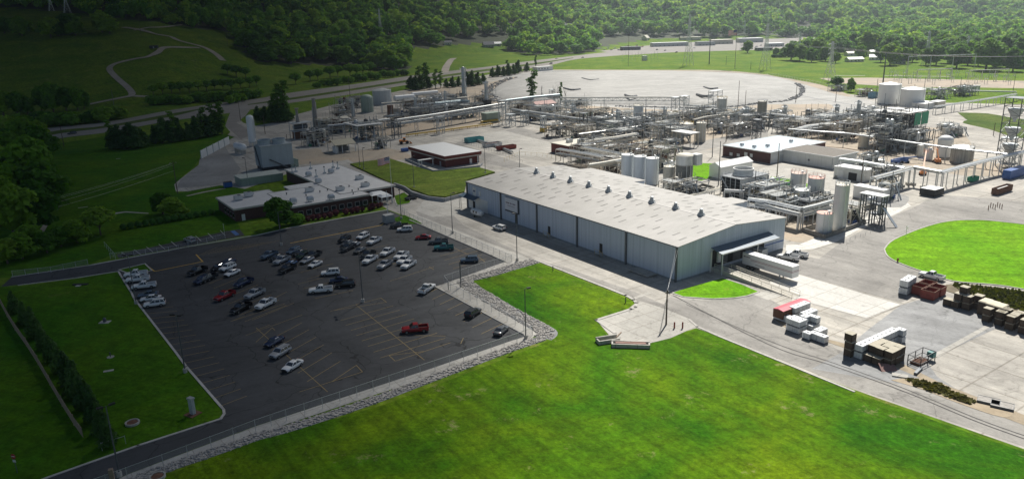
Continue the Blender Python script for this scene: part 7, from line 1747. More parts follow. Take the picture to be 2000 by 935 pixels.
# scattered larger garden trees on the right
GARD = [(x_, y_, h_*1.45) for x_, y_, h_ in [(1585,122,12),(1612,120,13),(1632,124,9),(1720,122,13),(1782,122,12),(1680,116,12),(1745,112,14),(1822,118,13),(1875,122,13),(1910,130,13),(1545,118,17),(1562,120,15),(1575,113,16),(1598,116,19),(1625,104,14),(1640,106,12),(1668,100,18),(1692,108,22),(1712,102,18),(1738,128,17),(1735,108,19),(1765,125,13),(1780,106,18),(1800,112,16),(1808,128,13),(1828,128,16),(1850,124,14),(1868,133,17),(1890,128,14),(1925,138,22),(1945,132,18),(1960,122,20),(1978,140,16),(1995,132,22),(1845,106,18),(1905,110,18),(1530,112,9),(1515,110,8),(1460,104,13)]]
trees(OAK, GARD, 'leafy garden tree among the houses beyond the right field', 'garden trees beyond the right field', 1.2)
trees(BSH, [(1513+i*9,113-i*.3,3.5) for i in range(8)], 'dark bush in the hedge at the edge of the green mound', 'hedge on the green mound', 1.3)
# low weeds at the right storage yard
def weeds(px, n, label, m, hgt=.5, z=.0):
    pts = [P(*p) for p in px]; v = []; rr_ = random.Random(4)
    xs = [p.x for p in pts]; ys = [p.y for p in pts]
    def inside(x, y):
        c_ = False; j = len(pts)-1
        for i in range(len(pts)):
            if (pts[i].y > y) != (pts[j].y > y) and x < (pts[j].x-pts[i].x)*(y-pts[i].y)/(pts[j].y-pts[i].y)+pts[i].x: c_ = not c_
            j = i
        return c_
    mb = MB()
    while n > 0:
        x, y = rr_.uniform(min(xs),max(xs)), rr_.uniform(min(ys),max(ys))
        if not inside(x, y): continue
        n -= 1; s = rr_.uniform(.2,.6); a = rr_.uniform(0,6.3); h = hgt*rr_.uniform(.3,1.2)
        mb.add([(x-math.cos(a)*s,y-math.sin(a)*s,0.05),(x+math.cos(a)*s,y+math.sin(a)*s,.05),(x+math.cos(a+1)*s,y+math.sin(a+1)*s,h),(x+math.cos(a+2.5)*s,y+math.sin(a+2.5)*s,h*.8)],[(0,1,2,3)])
    o = mb.build('weeds', m); o['kind'] = 'stuff'; o['label'] = label; o['category'] = 'weeds'
area('soil_patch', [(1848,556),(1900,556),(1990,568),(2060,585),(2060,625),(1990,612),(1930,590),(1870,575),(1842,565)], mat('scrub_soil', (.17,.14,.09), .95, .4, .4), .11, 3)
weeds([(1860,556),(1990,570),(2060,590),(2050,622),(1990,606),(1930,586),(1880,572)], 1100, 'scrubby brown green weeds behind the crates at the right', leaf_mat('leaf_scrub', (.06,.09,.015), (.14,.12,.03), None, .2), .9)
area('soil_patch', [(1740,742),(1780,738),(1830,745),(1905,782),(1975,800),(1960,815),(1880,790),(1800,760)], mat('verge_soil', (.36,.29,.20), .95, .3, .4), .07, 3)
weeds([(1770,740),(1830,748),(1905,785),(1895,790),(1850,775),(1790,755)], 500, 'dry yellow green weeds on the verge of the lower road', MATS['leaf_scrub'], .45)
# ------------------------------------------------------------------ poles, wires, fences
def h_of(base, top):
    b = P(*base); best = (1e9, 5)
    for k in range(20, 900):
        h = k*.1; v = np.array([b.x, b.y, b.z+h-CAMH]); y = 467.5+FPX*(v@_D)/(v@_F); e = abs(y-top[1])
        if e < best[0]: best = (e, h)
    return best[1]
def lamp(base, top, label, heads=2, conc=True, rz=0.0):
    h = h_of(base, top); t = thing('light_pole', label, 'light pole', P(*base), rz)
    if conc: MB().lathe([(.38,0),(.38,.85)],12).build('footing', CONC, t)
    MB().cyl((0,0,.3),(0,0,h),.13,.08,n=8).build('pole', STEELD, t)
    for k in range(heads):
        a = math.pi*k; c_, s_ = math.cos(a), math.sin(a)
        MB().bar((0,0,h-.05),(c_*.5,s_*.5,h),.08).bar((c_*.4,s_*.4,h+.02),(c_*1.25,s_*1.25,h+.08),.5,.22).build('lamp_head', TRIM, t)
    return t
for b, tp, l, n in [((884,456),(877,378),'light pole on the concrete strip by the white camper',1),((1010,510),(1003,418),'tall dark pole at the corner of the lot and the plant road',1),((784,428),(784,372),'light pole on the grass corner by the office gate',1),
    ((550,479),(542,414),'light pole on the office road beside the dense tree',1),((266,593),(249,498),'light pole behind the left kerb row of trucks',2),((362,727),(343,616),'light pole at the left kerb of the empty stalls',2),
    ((709,590),(699,495),'light pole in the centre of the parking lot',2),((234,930),(207,793),'light pole at the lower left gate',2),((1027,661),(1023,563),'light pole outside the near right corner of the lot',1),
    ((809,368),(804,305),'light pole on the office lawn in front of the red control building',1),((948,340),(943,280),'light pole on the lawn end near the warehouse',1),((703,328),(698,282),'light pole at the top left of the raised lawn',1),
    ((711,332),(706,290),'second light pole at the top left of the raised lawn',1),((1015,330),(1014,291),'light pole beside the open concrete yard',1),((485,362),(480,309),'light pole by the long green shed',1)]:
    lamp(b, tp, l, n, rz=rnd.uniform(0,3))
def utility(base, top, label, arm=1.6, m=WOODP, r_=.16, arms=1, rz=.6, name='utility_pole'):
    h = h_of(base, top); t = thing(name, label, 'utility pole', P(*base), rz)
    MB().cyl((0,0,-.2),(0,0,h),r_,r_*.65,n=8).build('pole', m, t)
    for k in range(arms):
        if arm: MB().bar((-arm,0,h-.6-k*1.1),(arm,0,h-.6-k*1.1),.14).build('crossarm', m, t)
        for s in (-.85,0,.85):
            if arm: MB().cyl((s*arm,0,h-.5-k*1.1),(s*arm,0,h-.25-k*1.1),.07,n=6).build('insulator', GALV, t)
    return h
for b, tp, l, a in [((1301,634),(1304,566),'wooden pole standing on the concrete apron by the lower road',.5),((347,378),(338,316),'wooden power pole on the lawn by the gravel lot',1.3),((72+204,72),(276,31),'thin pole beside the hill track',0),((445,91),(438,38),'h-shaped pole on the left hill slope',3),
    ((226,226),(219,172),'dark pole beside the left end of the hill track',0),((285-160,286),(121,240),'pole at the highway edge on the far left',0),((470,236),(471-5,201),'pole beside the highway at the conifers',0),((684,193),(683,149),'pole on the highway verge behind the conical tank',0),
    ((733,150),(731,118),'pole among the orchard trees',0),((799,115),(797,85),'pole on the far slope right of the wood',0),((1227,130),(1227,65),'tall pole at the far edge of the gravel mound',1.6),((1385,126),(1385,77),'thick dark pole on the green mound',0),
    ((1418,127),(1418,110),'short dark pole on the green mound',0),((1435,135),(1436,59),'tall pole on the green mound under the big flag',1.6),((1466,136),(1466,121),'short grey pole right of the flag pole',0),((1441,213),(1442,158),'left bare pole in front of the gravel mound',0),
    ((1455,213),(1455,177),'right bare pole in front of the gravel mound',0),((1724,167),(1728,104),'thick black pole left of the big white tanks',0),((1708,216),(1712,154),'black pole touching the left big white tank',0),((1801,206),(1805,150),'black pole touching the right big white tank',0),
    ((1873,188),(1876,151),'black pole near the dark aeration frame',0),((1978,182),(1982,146),'black pole at the right edge of the substation',0),((1782,206),(1783,165),'thin pole between the two big white tanks',0),((1554,200),(1555,165),'pole on the pale slope right of the mound',0),
    ((1632,198),(1633,170),'short pole on the pale slope',0),((1403,362),(1409,276),'tall black pole in front of the white gabled shed',0),((1391,307),(1396,248),'leaning black pole with a long shadow by the road',0),((1333,304),(1334,262),'black pole at the flat loading canopy',0),
    ((1473,386),(1475,333),'black pole behind the dark cooling tower',0),((1517,349),(1518,280),'tall pole in front of the blue grey roof',0),((1738,393),(1741,335),'black pole beside the canopy tower',0),((1681,362),(1682,300),'tall pole at the flat white shed',0),
    ((1418,277),(1419,232),'pole right of the elevated white pipes',0),((1242,243),(1243,215),'pole in the central process area',0),((518,262),(514,226),'pole between the capsule tank and the boiler',0),((564,307),(557,262),'black pole on the yard by the grey cooling block',0),
    ((1127,262),(1122,225),'pole behind the maroon building roof',0),((1476,268),(1476,232),'black pole at the ribbed column tank',0),((1940,265),(1944,250-10),'pole on the pale road at the right',0)]:
    utility(b, tp, l, a, STEELD if ('black' in l or 'dark' in l) else WOODP, .2 if 'thick' not in l else .6)
def wire(name, label, pts, sag, r_=.03, m=None, group=None):
    out = []
    for a, b in zip(pts[:-1], pts[1:]):
        n = 12
        for i in range(n): t_ = i/n; q = a.lerp(b, t_); out.append(q-Vector((0,0,sag*4*t_*(1-t_))))
    out.append(pts[-1]); single(MB().tube(out, r_, 4), name, m or GALV, label, 'cable', group=group)
tp = P(347,378); hh = h_of((347,378),(338,316)); LW = plain('bright_cable', (.6,.6,.58), .4, .6)
for i, (dz, px) in enumerate(((-.4,(-60,424,8)),(-.7,(-60,428,8)),(-1.3,(-60,438,7)),(-3.4,(-60,446,6)))):
    wire('power_line', ['top','second','third','lowest'][i]+' bright power line running left from the lawn pole', [tp+Vector((0,0,hh+dz)), P(px[0],px[1],px[2])], 1.2, .022, LW)
tp2 = P(1301,634); h2 = h_of((1301,634),(1304,566))
for i, d in enumerate((0,.5)): wire('guy_wire', ['left','right'][i]+' bright wire from the apron pole up to the warehouse corner', [tp2+Vector((0,0,h2-.2)), OW+Vector((-.5+d,0,8.6))], .1, .028, LW)
wire('guy_wire', 'dark stay wire beside the apron pole', [tp2+Vector((0,0,h2-1)), P(1289,655)], 0, .03, STEELD)
def shadow_strip(px, w_=.10):
    m_ = MB().ribbon(spline([P(*p) for p in px], 5), w_, .075); return m_
s_ = shadow_strip([(1315,577),(1500,672),(1620,712),(1760,762),(1900,820),(2010,860)], .22); q = MB().ribbon(spline([P(*p) for p in [(1340,594),(1500,665),(1640,713),(1770,760),(1910,818),(2020,857)]],5), .16, .075)
struct(s_, 'wire_shadow_strip', mat('painted_wire_shadow', (.09,.085,.08), .9, .2)); struct(q, 'wire_shadow_strip', MATS['painted_wire_shadow'])  # overhead wire shadows painted on the road as thin dark strips
def fence(px, label, h=2.0, spacing=3.0, post=GALV, panel=CHAIN, name='chain_link_fence', rail=True, barbed=False):
    pts = [P(*p) for p in px]; o = pts[0].copy(); t = thing(name, label, 'fence', o); pts = [p-o for p in pts]; pm = None
    mb = MB(); rl = MB(); nposts = sum(max(1, int((b-a).length/spacing)) for a, b in zip(pts[:-1], pts[1:]))
    spacing = spacing*max(1, nposts/90)
    for a, b in zip(pts[:-1], pts[1:]):
        n = max(1, round((b-a).length/spacing))
        for i in range(n+1 if b is pts[-1] else n):
            q = a.lerp(b, i/n)
            if pm is None: pm = MB().cyl((0,0,0),(0,0,h+.12),.045,n=6).build('post', post, t); pm.location = q
            else: c_ = pm.copy(); link(c_, t); c_.location = q
        if panel: mb.add([(a.x,a.y,a.z+.05),(b.x,b.y,b.z+.05),(b.x,b.y,b.z+h),(a.x,a.y,a.z+h)],[(0,1,2,3)])
        rl.bar(a+Vector((0,0,h)), b+Vector((0,0,h)), .055)
    if panel: mb.build('wire_mesh', panel, t)
    if rail: rl.build('top_rail', post, t)
    return t
fence([(168,968),(250,938),(320,912),(500,843),(560,822),(850,724),(1010,670),(1040,655)], 'long chain link fence along the near side of the parking lot', 2.2, 3.4)
fence([(1040,655),(960,610),(880,568),(868,553)], 'chain link fence beside the right stall row', 2.0)
fence([(868,553),(930,531),(1000,512)], 'chain link fence along the upper concrete corner', 2.0); fence([(1000,512),(900,470),(800,428),(786,414)], 'chain link fence between the lot and the plant road', 2.0)
fence([(216,505),(330,492),(440,466),(437,446)], 'chain link fence around the narrow visitor strip lawn', 1.6); fence([(25,540),(100,532),(172,517)], 'chain link fence at the far left road edge', 1.6)
fence([(205,482),(226,506)], 'short fence stub at the left end of the visitor strip', 1.6)
fence([(790,420),(770,400),(765,395)], 'low fence at the office flagpole garden', 1.4)
fence([(1060,143),(1160,141),(1300,142),(1420,143),(1520,150),(1600,166)], 'fence along the far side of the gravel mound', 2.2, 6); fence([(1600,166),(1700,186),(1720,200)], 'fence from the mound to the big white tanks', 2.2, 5)
fence([(1095,313),(1060,306),(1015,303),(985,316)], 'short fence in front of the open concrete yard', 1.6, 3, YELLOW, None)
fence([(903,277),(960,296),(1000,308),(1020,318)], 'dark rail barrier along the sunken lane of the open yard', 1.2, 3, STEELD, None)
fence([(1660,470),(1700,455),(1740,435)], 'small post row along the curved retaining edge', .9, 3, GALV, None, rail=False)
fence([(200,880),(222,873),(246,866)], 'pale pipe gate at the lower left lawn corner', 1.4, 3, GALV, None, 'pipe_gate'); 
# wooden and concrete fences
def wood_fence():
    px = [(-6,580),(14,618),(30,645),(52,676),(75,712),(98,752),(122,793),(145,830),(163,855)]
    t = thing('wooden_fence', 'weathered wooden board fence behind the cedar row at the lower left', 'fence', P(*px[0])); o = P(*px[0]); pm = None
    for a, b in zip(px[:-1], px[1:]):
        A, B = P(*a)-o, P(*b)-o; MB().bar((A.x,A.y,1.0),(B.x,B.y,1.0),.08,1.7).build('board_panel', WOOD, t)
        MB().bar((A.x,A.y,0),(A.x,A.y,2.1),.16).build('post', WOOD, t)
wood_fence()
t = thing('panel_wall', 'white panel wall of five bays beside the gravel lot', 'wall', P(393,311)); a = P(393,311); b = P(449,281)-a
for i in range(5):
    p, q = b*(i/5+.01), b*((i+1)/5-.01); MB().bar((p.x,p.y,2.1),(q.x,q.y,2.1),.12,4.0).build('panel', WHITE, t); MB().bar((p.x,p.y,0),(p.x,p.y,4.3),.25).build('post', STEEL, t)
# flag poles
def flag(base, top, label, fw, fh, rz, drop=.6):
    h = h_of(base, top); t = thing('flagpole', label, 'flagpole', P(*base), rz); MB().cyl((0,0,0),(0,0,h),.09,.05,n=8).build('pole', WHITE2, t); MB().lathe([(.02,h),(.12,h+.1),(.02,h+.22)],8).build('finial', YELLOW, t)
    f = thing('flag', 'stars and stripes flag flying from the '+label, 'flag', P(*base)+Vector((0,0,h-fh-.2)), rz)
    nx = 14; red = plain('flag_red', (.45,.02,.03), .8); wht = plain('flag_white', (.75,.75,.75), .8); blu = plain('flag_blue', (.02,.03,.14), .8)
    def pt(u, v): return (-.1-fw*u, .12*fw*math.sin(u*7)*u, fh*v-drop*u*fh*.5)
    m = MB()
    for k in range(13):
        for i in range(nx):
            u0, u1, v0, v1 = i/nx, (i+1)/nx, k/13, (k+1)/13
            if k >= 6 and u1 <= .44: mi = 2
            else: mi = k % 2 and 1 or 0
            m.add([pt(u0,v0),pt(u1,v0),pt(u1,v1),pt(u0,v1)],[(0,1,2,3)],mi)
    m.build('cloth', [red, wht, blu], f)
    s = MB()
    for i in range(6):
        for j in range(5):
            u, v = .035+.4*i/6, .5+.47*j/5
            for off in (-.02,.02):
                x, y, z = pt(u, v); s.add([(x-.07,y+off,z-.07),(x+.07,y+off,z-.07),(x+.07,y+off,z+.07),(x-.07,y+off,z+.07)],[(0,1,2,3)])
    s.build('stars', wht, f)
flag((767,395),(761,305),'white flagpole in front of the office', 4.2, 2.4, R(25), .5); flag((757,428),(753,372),'short white pole beside the grey metal box', .01, .01, 0) if False else None
flag((1436,134),(1436,58),'tall pole on the green mound', 9, 5, R(0), .3)
utility((758,424),(753,372),'short white pole beside the grey metal box', 0, WHITE2, .1, name='white_pole')
# pylons and substation
def pylon(base, top, label, w_=8.0):
    h = h_of(base, top); t = thing('transmission_tower', label, 'pylon', P(*base), rnd.uniform(.2,.8)); q = MB()
    lv = [(0,w_),(h*.55,w_*.30),(h,w_*.16)]
    def wd(z): return float(np.interp(z, [a for a,_ in lv], [b for _,b in lv]))/2
    for sx in (-1,1):
        for sy in (-1,1):
            m = MB(); zs = [0,h*.55,h]
            for a, b in zip(zs[:-1], zs[1:]): m.bar((sx*wd(a),sy*wd(a),a),(sx*wd(b),sy*wd(b),b),.28)
            m.build('leg', GALV, t)
    z = 0
    while z < h*.97:
        z2 = min(h, z+max(2.2,wd(z)*2.0)); a, b = wd(z), wd(z2)
        for (x0,y0),(x1,y1) in (((-1,-1),(1,-1)),((1,-1),(1,1)),((1,1),(-1,1)),((-1,1),(-1,-1))):
            q.bar((x0*a,y0*a,z),(x1*b,y1*b,z2),.12); q.bar((x1*a,y1*a,z),(x0*b,y0*b,z2),.12); q.bar((x0*b,y0*b,z2),(x1*b,y1*b,z2),.12)
        z = z2
    q.build('brace', GALV, t)
    for k in (.70,.82,.94):
        z = h*k; m = MB(); L = w_*.62
        for s in (-1,1): m.bar((0,0,z+.8),(s*L,0,z),.16); m.bar((0,0,z-.1),(s*L,0,z),.16); m.bar((s*L,0,z),(s*L,0,z-1.6),.12)
        m.build('crossarm', GALV, t)
pylon((744,76),(738,17),'transmission tower standing in the wood above the orchard trees'); pylon((1344,128),(1347,28),'left transmission tower on the green mound', 9); pylon((1494,136),(1496,45),'right transmission tower on the green mound', 9)
pylon((1620,158),(1624,82),'transmission tower with splayed legs by the right field', 8); pylon((132,26),(122,-16),'left cut transmission tower on the hill'); pylon((101,22),(98,-14),'narrow transmission tower at the top left', 6); pylon((1808,128),(1806,60),'thin transmission tower among the right garden trees', 7)
def gantry(px, w_, h, n, label, rz=0):
    t = thing('substation_gantry', label, 'gantry', P(*px), rz); 
    for k in range(n+1):
        x = w_*k/n; m = MB(); m.bar((x-.9,0,0),(x,0,h),.25); m.bar((x+.9,0,0),(x,0,h),.25); m.build('leg', GALV, t)
    MB().bar((0,0,h),(w_,0,h),.5,.5).build('beam', GALV, t); m = MB()
    for k in range(n*3): x = w_*(k+.5)/(n*3); m.bar((x,0,h),(x,0,h-1.6),.14)
    m.build('insulator', STEEL, t)
gantry((1770,152), 62, 18, 3, 'long high gantry at the back of the substation', R(5)); gantry((1790,158), 30, 9, 3, 'low gantry on the left of the substation', R(4)); gantry((1890,160), 34, 9, 3, 'low gantry on the right of the substation', R(4))
def make_switch():
    t = thing('switch_stand', 'x', 'switchgear')
    for x in (-1,1): MB().bar((x,0,0),(x,0,3.2),.22).build('leg', GALV, t)
    MB().bar((-1.6,0,3.2),(1.6,0,3.2),.3).build('beam', GALV, t); m = MB()
    for x in (-1.3,0,1.3): m.cyl((x,0,3.3),(x,0,5),.16,n=6)
    m.bar((-1.3,0,5),(-.2,0,6.2),.1); m.bar((1.3,0,5),(.3,0,6.4),.1); m.build('insulator', STEEL, t); return t
sw = Kit(make_switch)
for i in range(22): sw(P(1740+((i*37) % 250), 150+((i*13) % 17)), R(5), 'small grey switch stand in the substation yard', 'switch stands in the substation', rnd.uniform(.9,1.3))
area('substation_yard', [(1600,153),(1700,152),(1880,156),(2100,160),(2100,175),(1900,171),(1770,171),(1690,166),(1640,163)], TAN, .03); 
struct(MB().ribbon([P(*p) for p in [(1630,148),(1690,148)]], 3, .05), 'service_road', CONC); struct(MB().ribbon([P(*p) for p in [(1725,148),(1860,150)]], 3, .05), 'service_road', CONC)
building('control_house', 'long grey control house in the substation yard', 'building', (1895,170), (1892,168), (1934,168), 4.0, WHITE, WHITE)
# ------------------------------------------------------------------ far houses and shops
def house(px, w_, d, h, rise, label, wall, roof, rz=.2, cat='house', name='house', wins=3, flat=False):
    t = thing(name, label, cat, P(*px), rz); MB().box(0,0,0,w_,d,h).build('wall', wall, t)
    if flat: MB().box(-.3,-.3,h,w_+.3,d+.3,h+.35).build('roof', roof, t)
    else:
        V = [(-.5,-.5,h-.1),(w_+.5,-.5,h-.1),(w_+.5,d/2,h+rise),(-.5,d/2,h+rise),(w_+.5,d+.5,h-.1),(-.5,d+.5,h-.1)]; W = [(x,y,z-.2) for x,y,z in V]
        MB().add(V+W, [(0,1,2,3),(3,2,4,5),(9,8,7,6),(11,10,8,9),(0,6,7,1),(1,7,8,2),(2,8,10,4),(4,10,11,5),(5,11,9,3),(3,9,6,0)]).build('roof', roof, t)
        MB().add([(0,0,h),(0,d,h),(0,d/2,h+rise-.2),(w_,0,h),(w_,d,h),(w_,d/2,h+rise-.2)],[(0,2,1),(3,4,5)]).build('gable', wall, t)
    for k in range(wins):
        x = w_*(k+.6)/(wins+.2); MB().box(x,-.06,.9,x+1.2,.02,2.2).build('window', GLASS, t)
    MB().box(w_*.45,-.07,0,w_*.45+1.1,.02,2.1).build('door', DOORM, t)
GRF = mat('grey_shingle', (.26,.26,.27), .9, .2, .8); BRF = mat('brown_shingle', (.24,.19,.15), .9, .2, .8)
house((945,93), 18, 11, 4, 5, 'grey roofed farmhouse on the bright lawn above the highway', GREENG, GRF, R(15)); house((966,90), 12, 8, 3.5, 3, 'white annex right of the grey roofed farmhouse', WHITE, WHITE2, R(15), wins=1); house((868,88), 12, 8, 3.5, 3, 'small pale house hidden by trees on the far slope', WHITE, GRF, R(10))
house((1658,122), 18, 9, 3.2, 2.2, 'long white house at the left of the right suburb', WHITE2, WHITE, R(8), wins=4); house((1698,118), 15, 9, 3.4, 3, 'white roofed house behind the long white house', WHITE2, WHITE2, R(-20)); house((1745,126), 12, 9, 3.4, 3.2, 'grey house with a brown porch in the suburb', GREENG, GRF, R(-10)); house((1656,110), 22, 10, 3.5, 2, 'pale bungalow under the light green tree', WHITE, CREAM, R(5)); house((1700,107), 20, 9, 3.5, 2, 'white bungalow behind the light green tree', WHITE2, WHITE2, R(3)); house((1768,114), 12, 8, 3.5, 3, 'small white cottage right of the grey house', WHITE, WHITE, R(10)); house((1810,112), 14, 9, 3.5, 3, 'gable fronted white cottage among the trees', WHITE2, WHITE2, R(50)); house((1862,108), 13, 9, 3.5, 3, 'cream cottage among the right trees', CREAM, CREAM, R(20)); house((1955,130), 16, 9, 3.5, 3, 'brown roofed house at the far right', CREAM, BRF, R(12)); house((1900,122), 14, 9, 3.5, 3, 'grey roofed house near the right gantry', WHITE, GRF, R(8))
house((1275,92), 62, 16, 6, 0, 'long low silver store beyond the highway', STEEL, WHITE2, R(6), 'shop', 'shop', 8, True); house((1215,99), 30, 14, 5, 0, 'dark low store behind the red cars', STEELD, GRF, R(6), 'shop', 'shop', 5, True); house((1363,90), 30, 18, 6, 0, 'blue grey garage beside the far road', STEEL, GRF, R(4), 'shop', 'shop', 5, True); house((1392,87), 36, 20, 7, 0, 'tan warehouse store beside the far road', CREAM, CREAM, R(4), 'shop', 'shop', 5, True); house((1445,84), 42, 22, 7, 0, 'pale roofed store behind the flag', STEEL, WHITE2, R(3), 'shop', 'shop', 5, True); house((1263,80), 16, 10, 5, 5, 'pale gabled barn behind the silver store', CREAM, CREAM, R(60), 'barn', 'barn', 1); house((1330,79), 40, 14, 5, 0, 'low pale store half hidden under the trees', CREAM, CREAM, R(4), 'shop', 'shop', 3, True); house((1480,100), 22, 12, 4, 0, 'dark low kiosk at the edge of the green mound', STEELD, GRF, R(5), 'shop', 'shop', 3, True); house((1500,92), 26, 14, 5, 0, 'grey low building right of the kiosk', STEEL, GALV, R(5), 'shop', 'shop', 3, True)
house((1550,64), 110, 40, 9, 0, 'long brown roofed factory far behind the trees', CREAM, BRF, R(4), 'factory', 'factory', 6, True); house((1686,62), 45, 20, 8, 0, 'pale roofed hall far behind the right trees', WHITE, WHITE2, R(4), 'factory', 'factory', 3, True); house((1786,68), 70, 22, 8, 0, 'long pale hall in the distance at the right', STEEL, CREAM, R(4), 'factory', 'factory', 3, True); house((1302,25), 50, 16, 7, 4, 'tan roofed building on the wooded hill', CREAM, CREAM, R(4), wins=3); house((1325,22), 40, 14, 6, 4, 'second tan roofed building on the wooded hill', CREAM, CREAM, R(4), wins=2)
house((292,95), 8, 4, 2.5, 0, 'tiny dark shed on the left hill field', DARK, DARK, R(5), 'shed', 'shed', 0, True)
# switch kiosk on the far lawn
gk = P(1256,119); single(MB().box(0,0,0,6,4,6), 'kiosk', WHITE, 'small pale kiosk among thin posts on the far green field', 'kiosk', gk, .3)
for i in range(12): single(MB().cyl((0,0,0),(0,0,9),.14,n=5), 'post', GALV, 'thin steel post around the pale kiosk on the far field', 'post', P(1216+i*6.2, 120-((i*7) % 9)), group='thin posts by the far kiosk')
# ------------------------------------------------------------------ small things on the lawns
t = thing('monument_sign', 'tall narrow white sign pylon on a mulch bed at the lawn corner', 'sign', P(377,808), R(60)); MB().box(-.3,-.45,0,.3,.45,2.9).build('panel', STEEL, t); MB().box(-.4,-.6,2.9,.4,.6,3.15).build('cap', GALV, t); MB().box(-1.1,-1.1,0,1.1,1.1,.1).build('mulch_bed', BROWN, t)
t = thing('round_sign', 'round red sign on a thin post at the lower left corner', 'sign', P(34,923), R(-15)); MB().cyl((0,0,0),(0,0,2.6),.05,n=6).build('post', STEELD, t); MB().cyl((0,-.06,2.9),(0,-.02,2.9),.42,n=20).build('sign_face', plain('sign_red', (.35,.02,.03), .5), t); MB().box(-.3,-.075,2.84,.3,-.062,2.96).build('white_bar', WHITE2, t); MB().box(-.28,-.06,1.9,.28,-.03,2.3).build('lower_plate', WHITE, t)
for i,(px,l) in enumerate([((259,827),'round concrete planter with red mulch on the lawn corner'),((308,932),'round concrete planter with red mulch at the bottom edge')]):
    t = thing('round_planter', l, 'planter', P(*px)); MB().lathe([(1.15,0),(1.15,.4),(.95,.4),(.95,.25)],20).build('rim', CONC, t); MB().lathe([(.9,.1),(.85,.32),(.1,.42)],14).build('mulch', BROWN, t)
t = thing('well_head', 'dark well head on a pale slab in the middle of the left lawn', 'well head', P(205,629)); MB().box(-1.1,-.8,0,1.1,.8,.12).build('slab', CONC, t); MB().lathe([(.35,.12),(.35,.9),(.2,1.1)],10).build('cap', STEELD, t)
t = thing('stub_post', 'small dark stub on a pale disc on the left lawn', 'post', P(216,697)); MB().lathe([(.7,0),(.7,.1)],14).build('disc', CONC, t); MB().cyl((0,0,.1),(0,0,1.1),.12,n=8).build('stub', STEELD, t)
t = thing('drain_inlet', 'dark curved drain opening at the top of the left lawn', 'drain', P(157,556)); MB().box(-1.9,-.4,0,1.9,.5,.25).build('frame', DARK, t); MB().box(-.7,-1.3,0,.5,-.4,.12).build('apron', CONC, t)
single(MB().box(-.9,-.4,0,.9,.4,.08), 'stone_slab', CONC, 'pale flat slab on the left lawn below the stub', 'slab', P(212,724), R(20)); single(MB().box(-1.6,-.35,0,1.6,.35,.06), 'stone_slab', CONC, 'pale slab on the back lawn left of the round trees', 'slab', P(162,405), R(35)); single(MB().box(-1,-.4,0,1,.4,.06), 'stone_slab', CONC, 'small pale slab on the back lawn far from the trees', 'slab', P(231,310), R(15))
area('hedge_path', [(213,365+52),(245,413),(290,416),(290,417.5),(245,415),(213,420)], CONC, .05); area('hedge_path', [(75,452),(90,432),(98,432),(85,455)], DIRT, .05)
struct(MB().ribbon(spline([P(*p) for p in [(365,383),(400,375),(440,368)]],4), 1.5, .05), 'footpath', DIRT)
for px, l in [((1080,529),'green marker post at the edge of the middle grass field'),((1222,591),'black marker post on the tip of the middle grass field')]: single(MB().cyl((0,0,0),(0,0,1.3),.12,n=8).cyl((0,0,1.3),(0,0,1.4),.12,.04,n=8), 'marker_post', STEELD, l, 'marker post', P(*px))
for px, l in [((1317,641),'left dark bollard on the concrete apron'),((1333,641),'right dark bollard on the concrete apron')]: single(MB().cyl((0,0,0),(0,0,1.35),.17,n=10).lathe([(.17,1.35),(.1,1.45),(.02,1.47)],10), 'bollard', RUST, l, 'bollard', P(*px))
t = thing('crossing_sign', 'x-shaped white crossing sign at the tip of the bright lawn island', 'sign', P(1769,463), R(20)); MB().cyl((0,0,0),(0,0,3.4),.06,n=6).build('post', GALV, t); m = MB(); m.bar((-.6,-.05,2.4),(.6,-.05,3.4),.18,.04); m.bar((-.6,-.09,3.4),(.6,-.09,2.4),.18,.04); m.build('crossbuck', WHITE2, t)
t = thing('fire_hydrant', 'small dark red hydrant at the kerb of the bright lawn island', 'hydrant', P(1753,512)); MB().lathe([(.3,0),(.3,.1),(.17,.15),(.17,.9),(.22,.95),(.1,1.15)],12).build('barrel', RUST, t); MB().cyl((-.35,0,.7),(.35,0,.7),.1,n=8).build('outlet', RUST, t)
for i in range(7): single(MB().cyl((0,0,0),(0,0,1.6),.13,n=6), 'pipe_stub', BROWN, 'thin rusty stub pipe in the cluster on the pale gravel at the right', 'pipe stub', P(1930+i*4.4, 410-((i*5) % 7)), group='rusty stub pipes on the gravel')
t = thing('gate_frame', 'tall wire gate frame standing at the inner fence corner of the lot', 'gate', P(876,566), R(30)); m = MB()
for x in (0,3.4): m.bar((x,0,0),(x,0,2.6),.12)
m.bar((0,0,2.6),(3.4,0,2.6),.1); m.bar((0,0,1.2),(3.4,0,1.2),.08); m.build('frame', STEELD, t); MB().bar((3.4,0,0),(3.4,0,6.2),.2).build('post', STEELD, t)
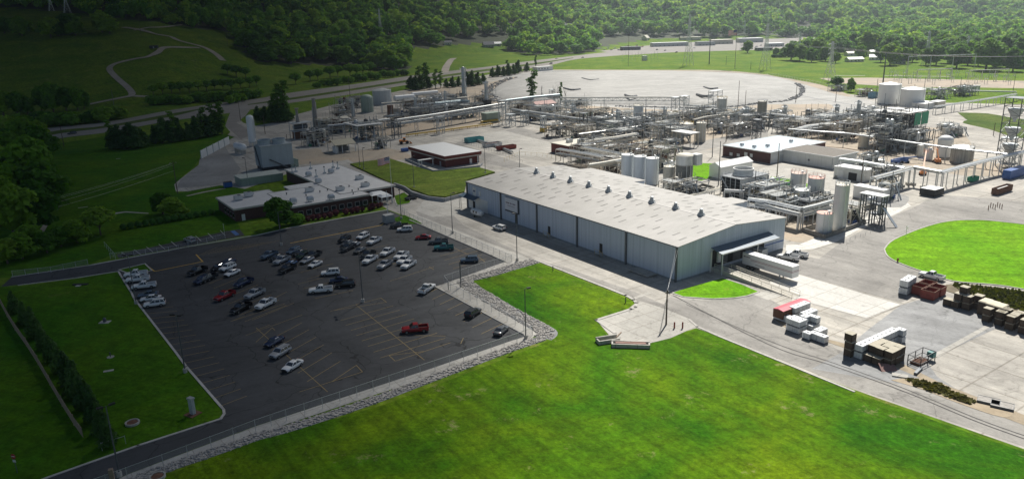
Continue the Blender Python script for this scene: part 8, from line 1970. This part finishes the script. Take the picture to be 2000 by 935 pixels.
t = thing('mailbox_gate', 'pale brick gate pier with a round dark sign at the bottom edge', 'gate pier', P(222,948), R(20)); MB().box(-.3,-.3,0,.3,.3,2.8).build('pier', WOOD, t); MB().cyl((-2.6,0,.9),(-2.6,.06,.9),.4,n=16).build('round_sign', RUST, t); MB().box(-3,-.03,.1,-.3,.03,1.5).build('gate_leaf', CHAIN, t)
for i in range(6):
    u = i/5; struct(MB().ribbon(spline([cap_c+Vector((p[0],p[1])) for p in [(-25,0),(0,-4),(28,2)]],4), 2.2, 5.2), 'swale', STONED) if False else None
for x, y, L in ((1153,155,16),(1117,174,16),(1232,187,11),(1388,172,13),(1376,186,15),(1078,188,20)):
    a = P(x-L,y-3,5.1); b = P(x,y+1,5.0); c_ = P(x+L,y-.5,5.0); single(MB().tube(spline([a,b,c_],5) and [Vector((q[0],q[1],z)) for q,z in zip(spline([a,b,c_],4),[4.6]*9)], .9, 6), 'rock_berm', STONED, 'short curved dark rock berm on the pale gravel mound', 'rock berm', group='rock berms on the mound')
pz = [P(1494,136), P(1620,158), P(2150,176)]; ph = [38, 28, 26]
for i, dx_ in enumerate((-4, 0, 4)):
    wire('power_line', ['left','middle','right'][i]+' power line strung between the pylons of the green mound and right field', [q+Vector((dx_, 0, h_)) for q, h_ in zip(pz, ph)], 5, .06, LW)
    wire('power_line', ['left','middle','right'][i]+' power line strung between the two pylons of the green mound', [P(1344,128)+Vector((dx_, 0, 42)), pz[0]+Vector((dx_, 0, 38))], 6, .05, LW)
pylon((1452,98),(1453,40),'distant transmission tower behind the shops', 8); pylon((1886,122),(1888,70),'distant transmission tower behind the right garden trees', 7); pylon((1560,108),(1561,62),'slim transmission tower left of the long white house', 6)
house((1105,57), 24, 14, 6, 4, 'pale hillside house in a gap of the far wood', WHITE, GRF, R(10), wins=3); house((1425,49), 40, 16, 6, 3, 'long pale hall in a gap of the far wood', CREAM, CREAM, R(5), wins=4); house((1670,36), 30, 14, 6, 3, 'small white hall high in the hazy wood', WHITE, WHITE2, R(5), wins=3); house((1200,40), 22, 12, 5, 3, 'brown roofed house in the far wood', CREAM, BRF, R(20), wins=3)
house((1892,90), 26, 12, 5, 3, 'white roofed house between the far right trees', WHITE2, WHITE2, R(5), wins=3); house((1738,90), 34, 14, 5, 3, 'pale long house between the right wood and garden trees', WHITE, CREAM, R(5), wins=4)
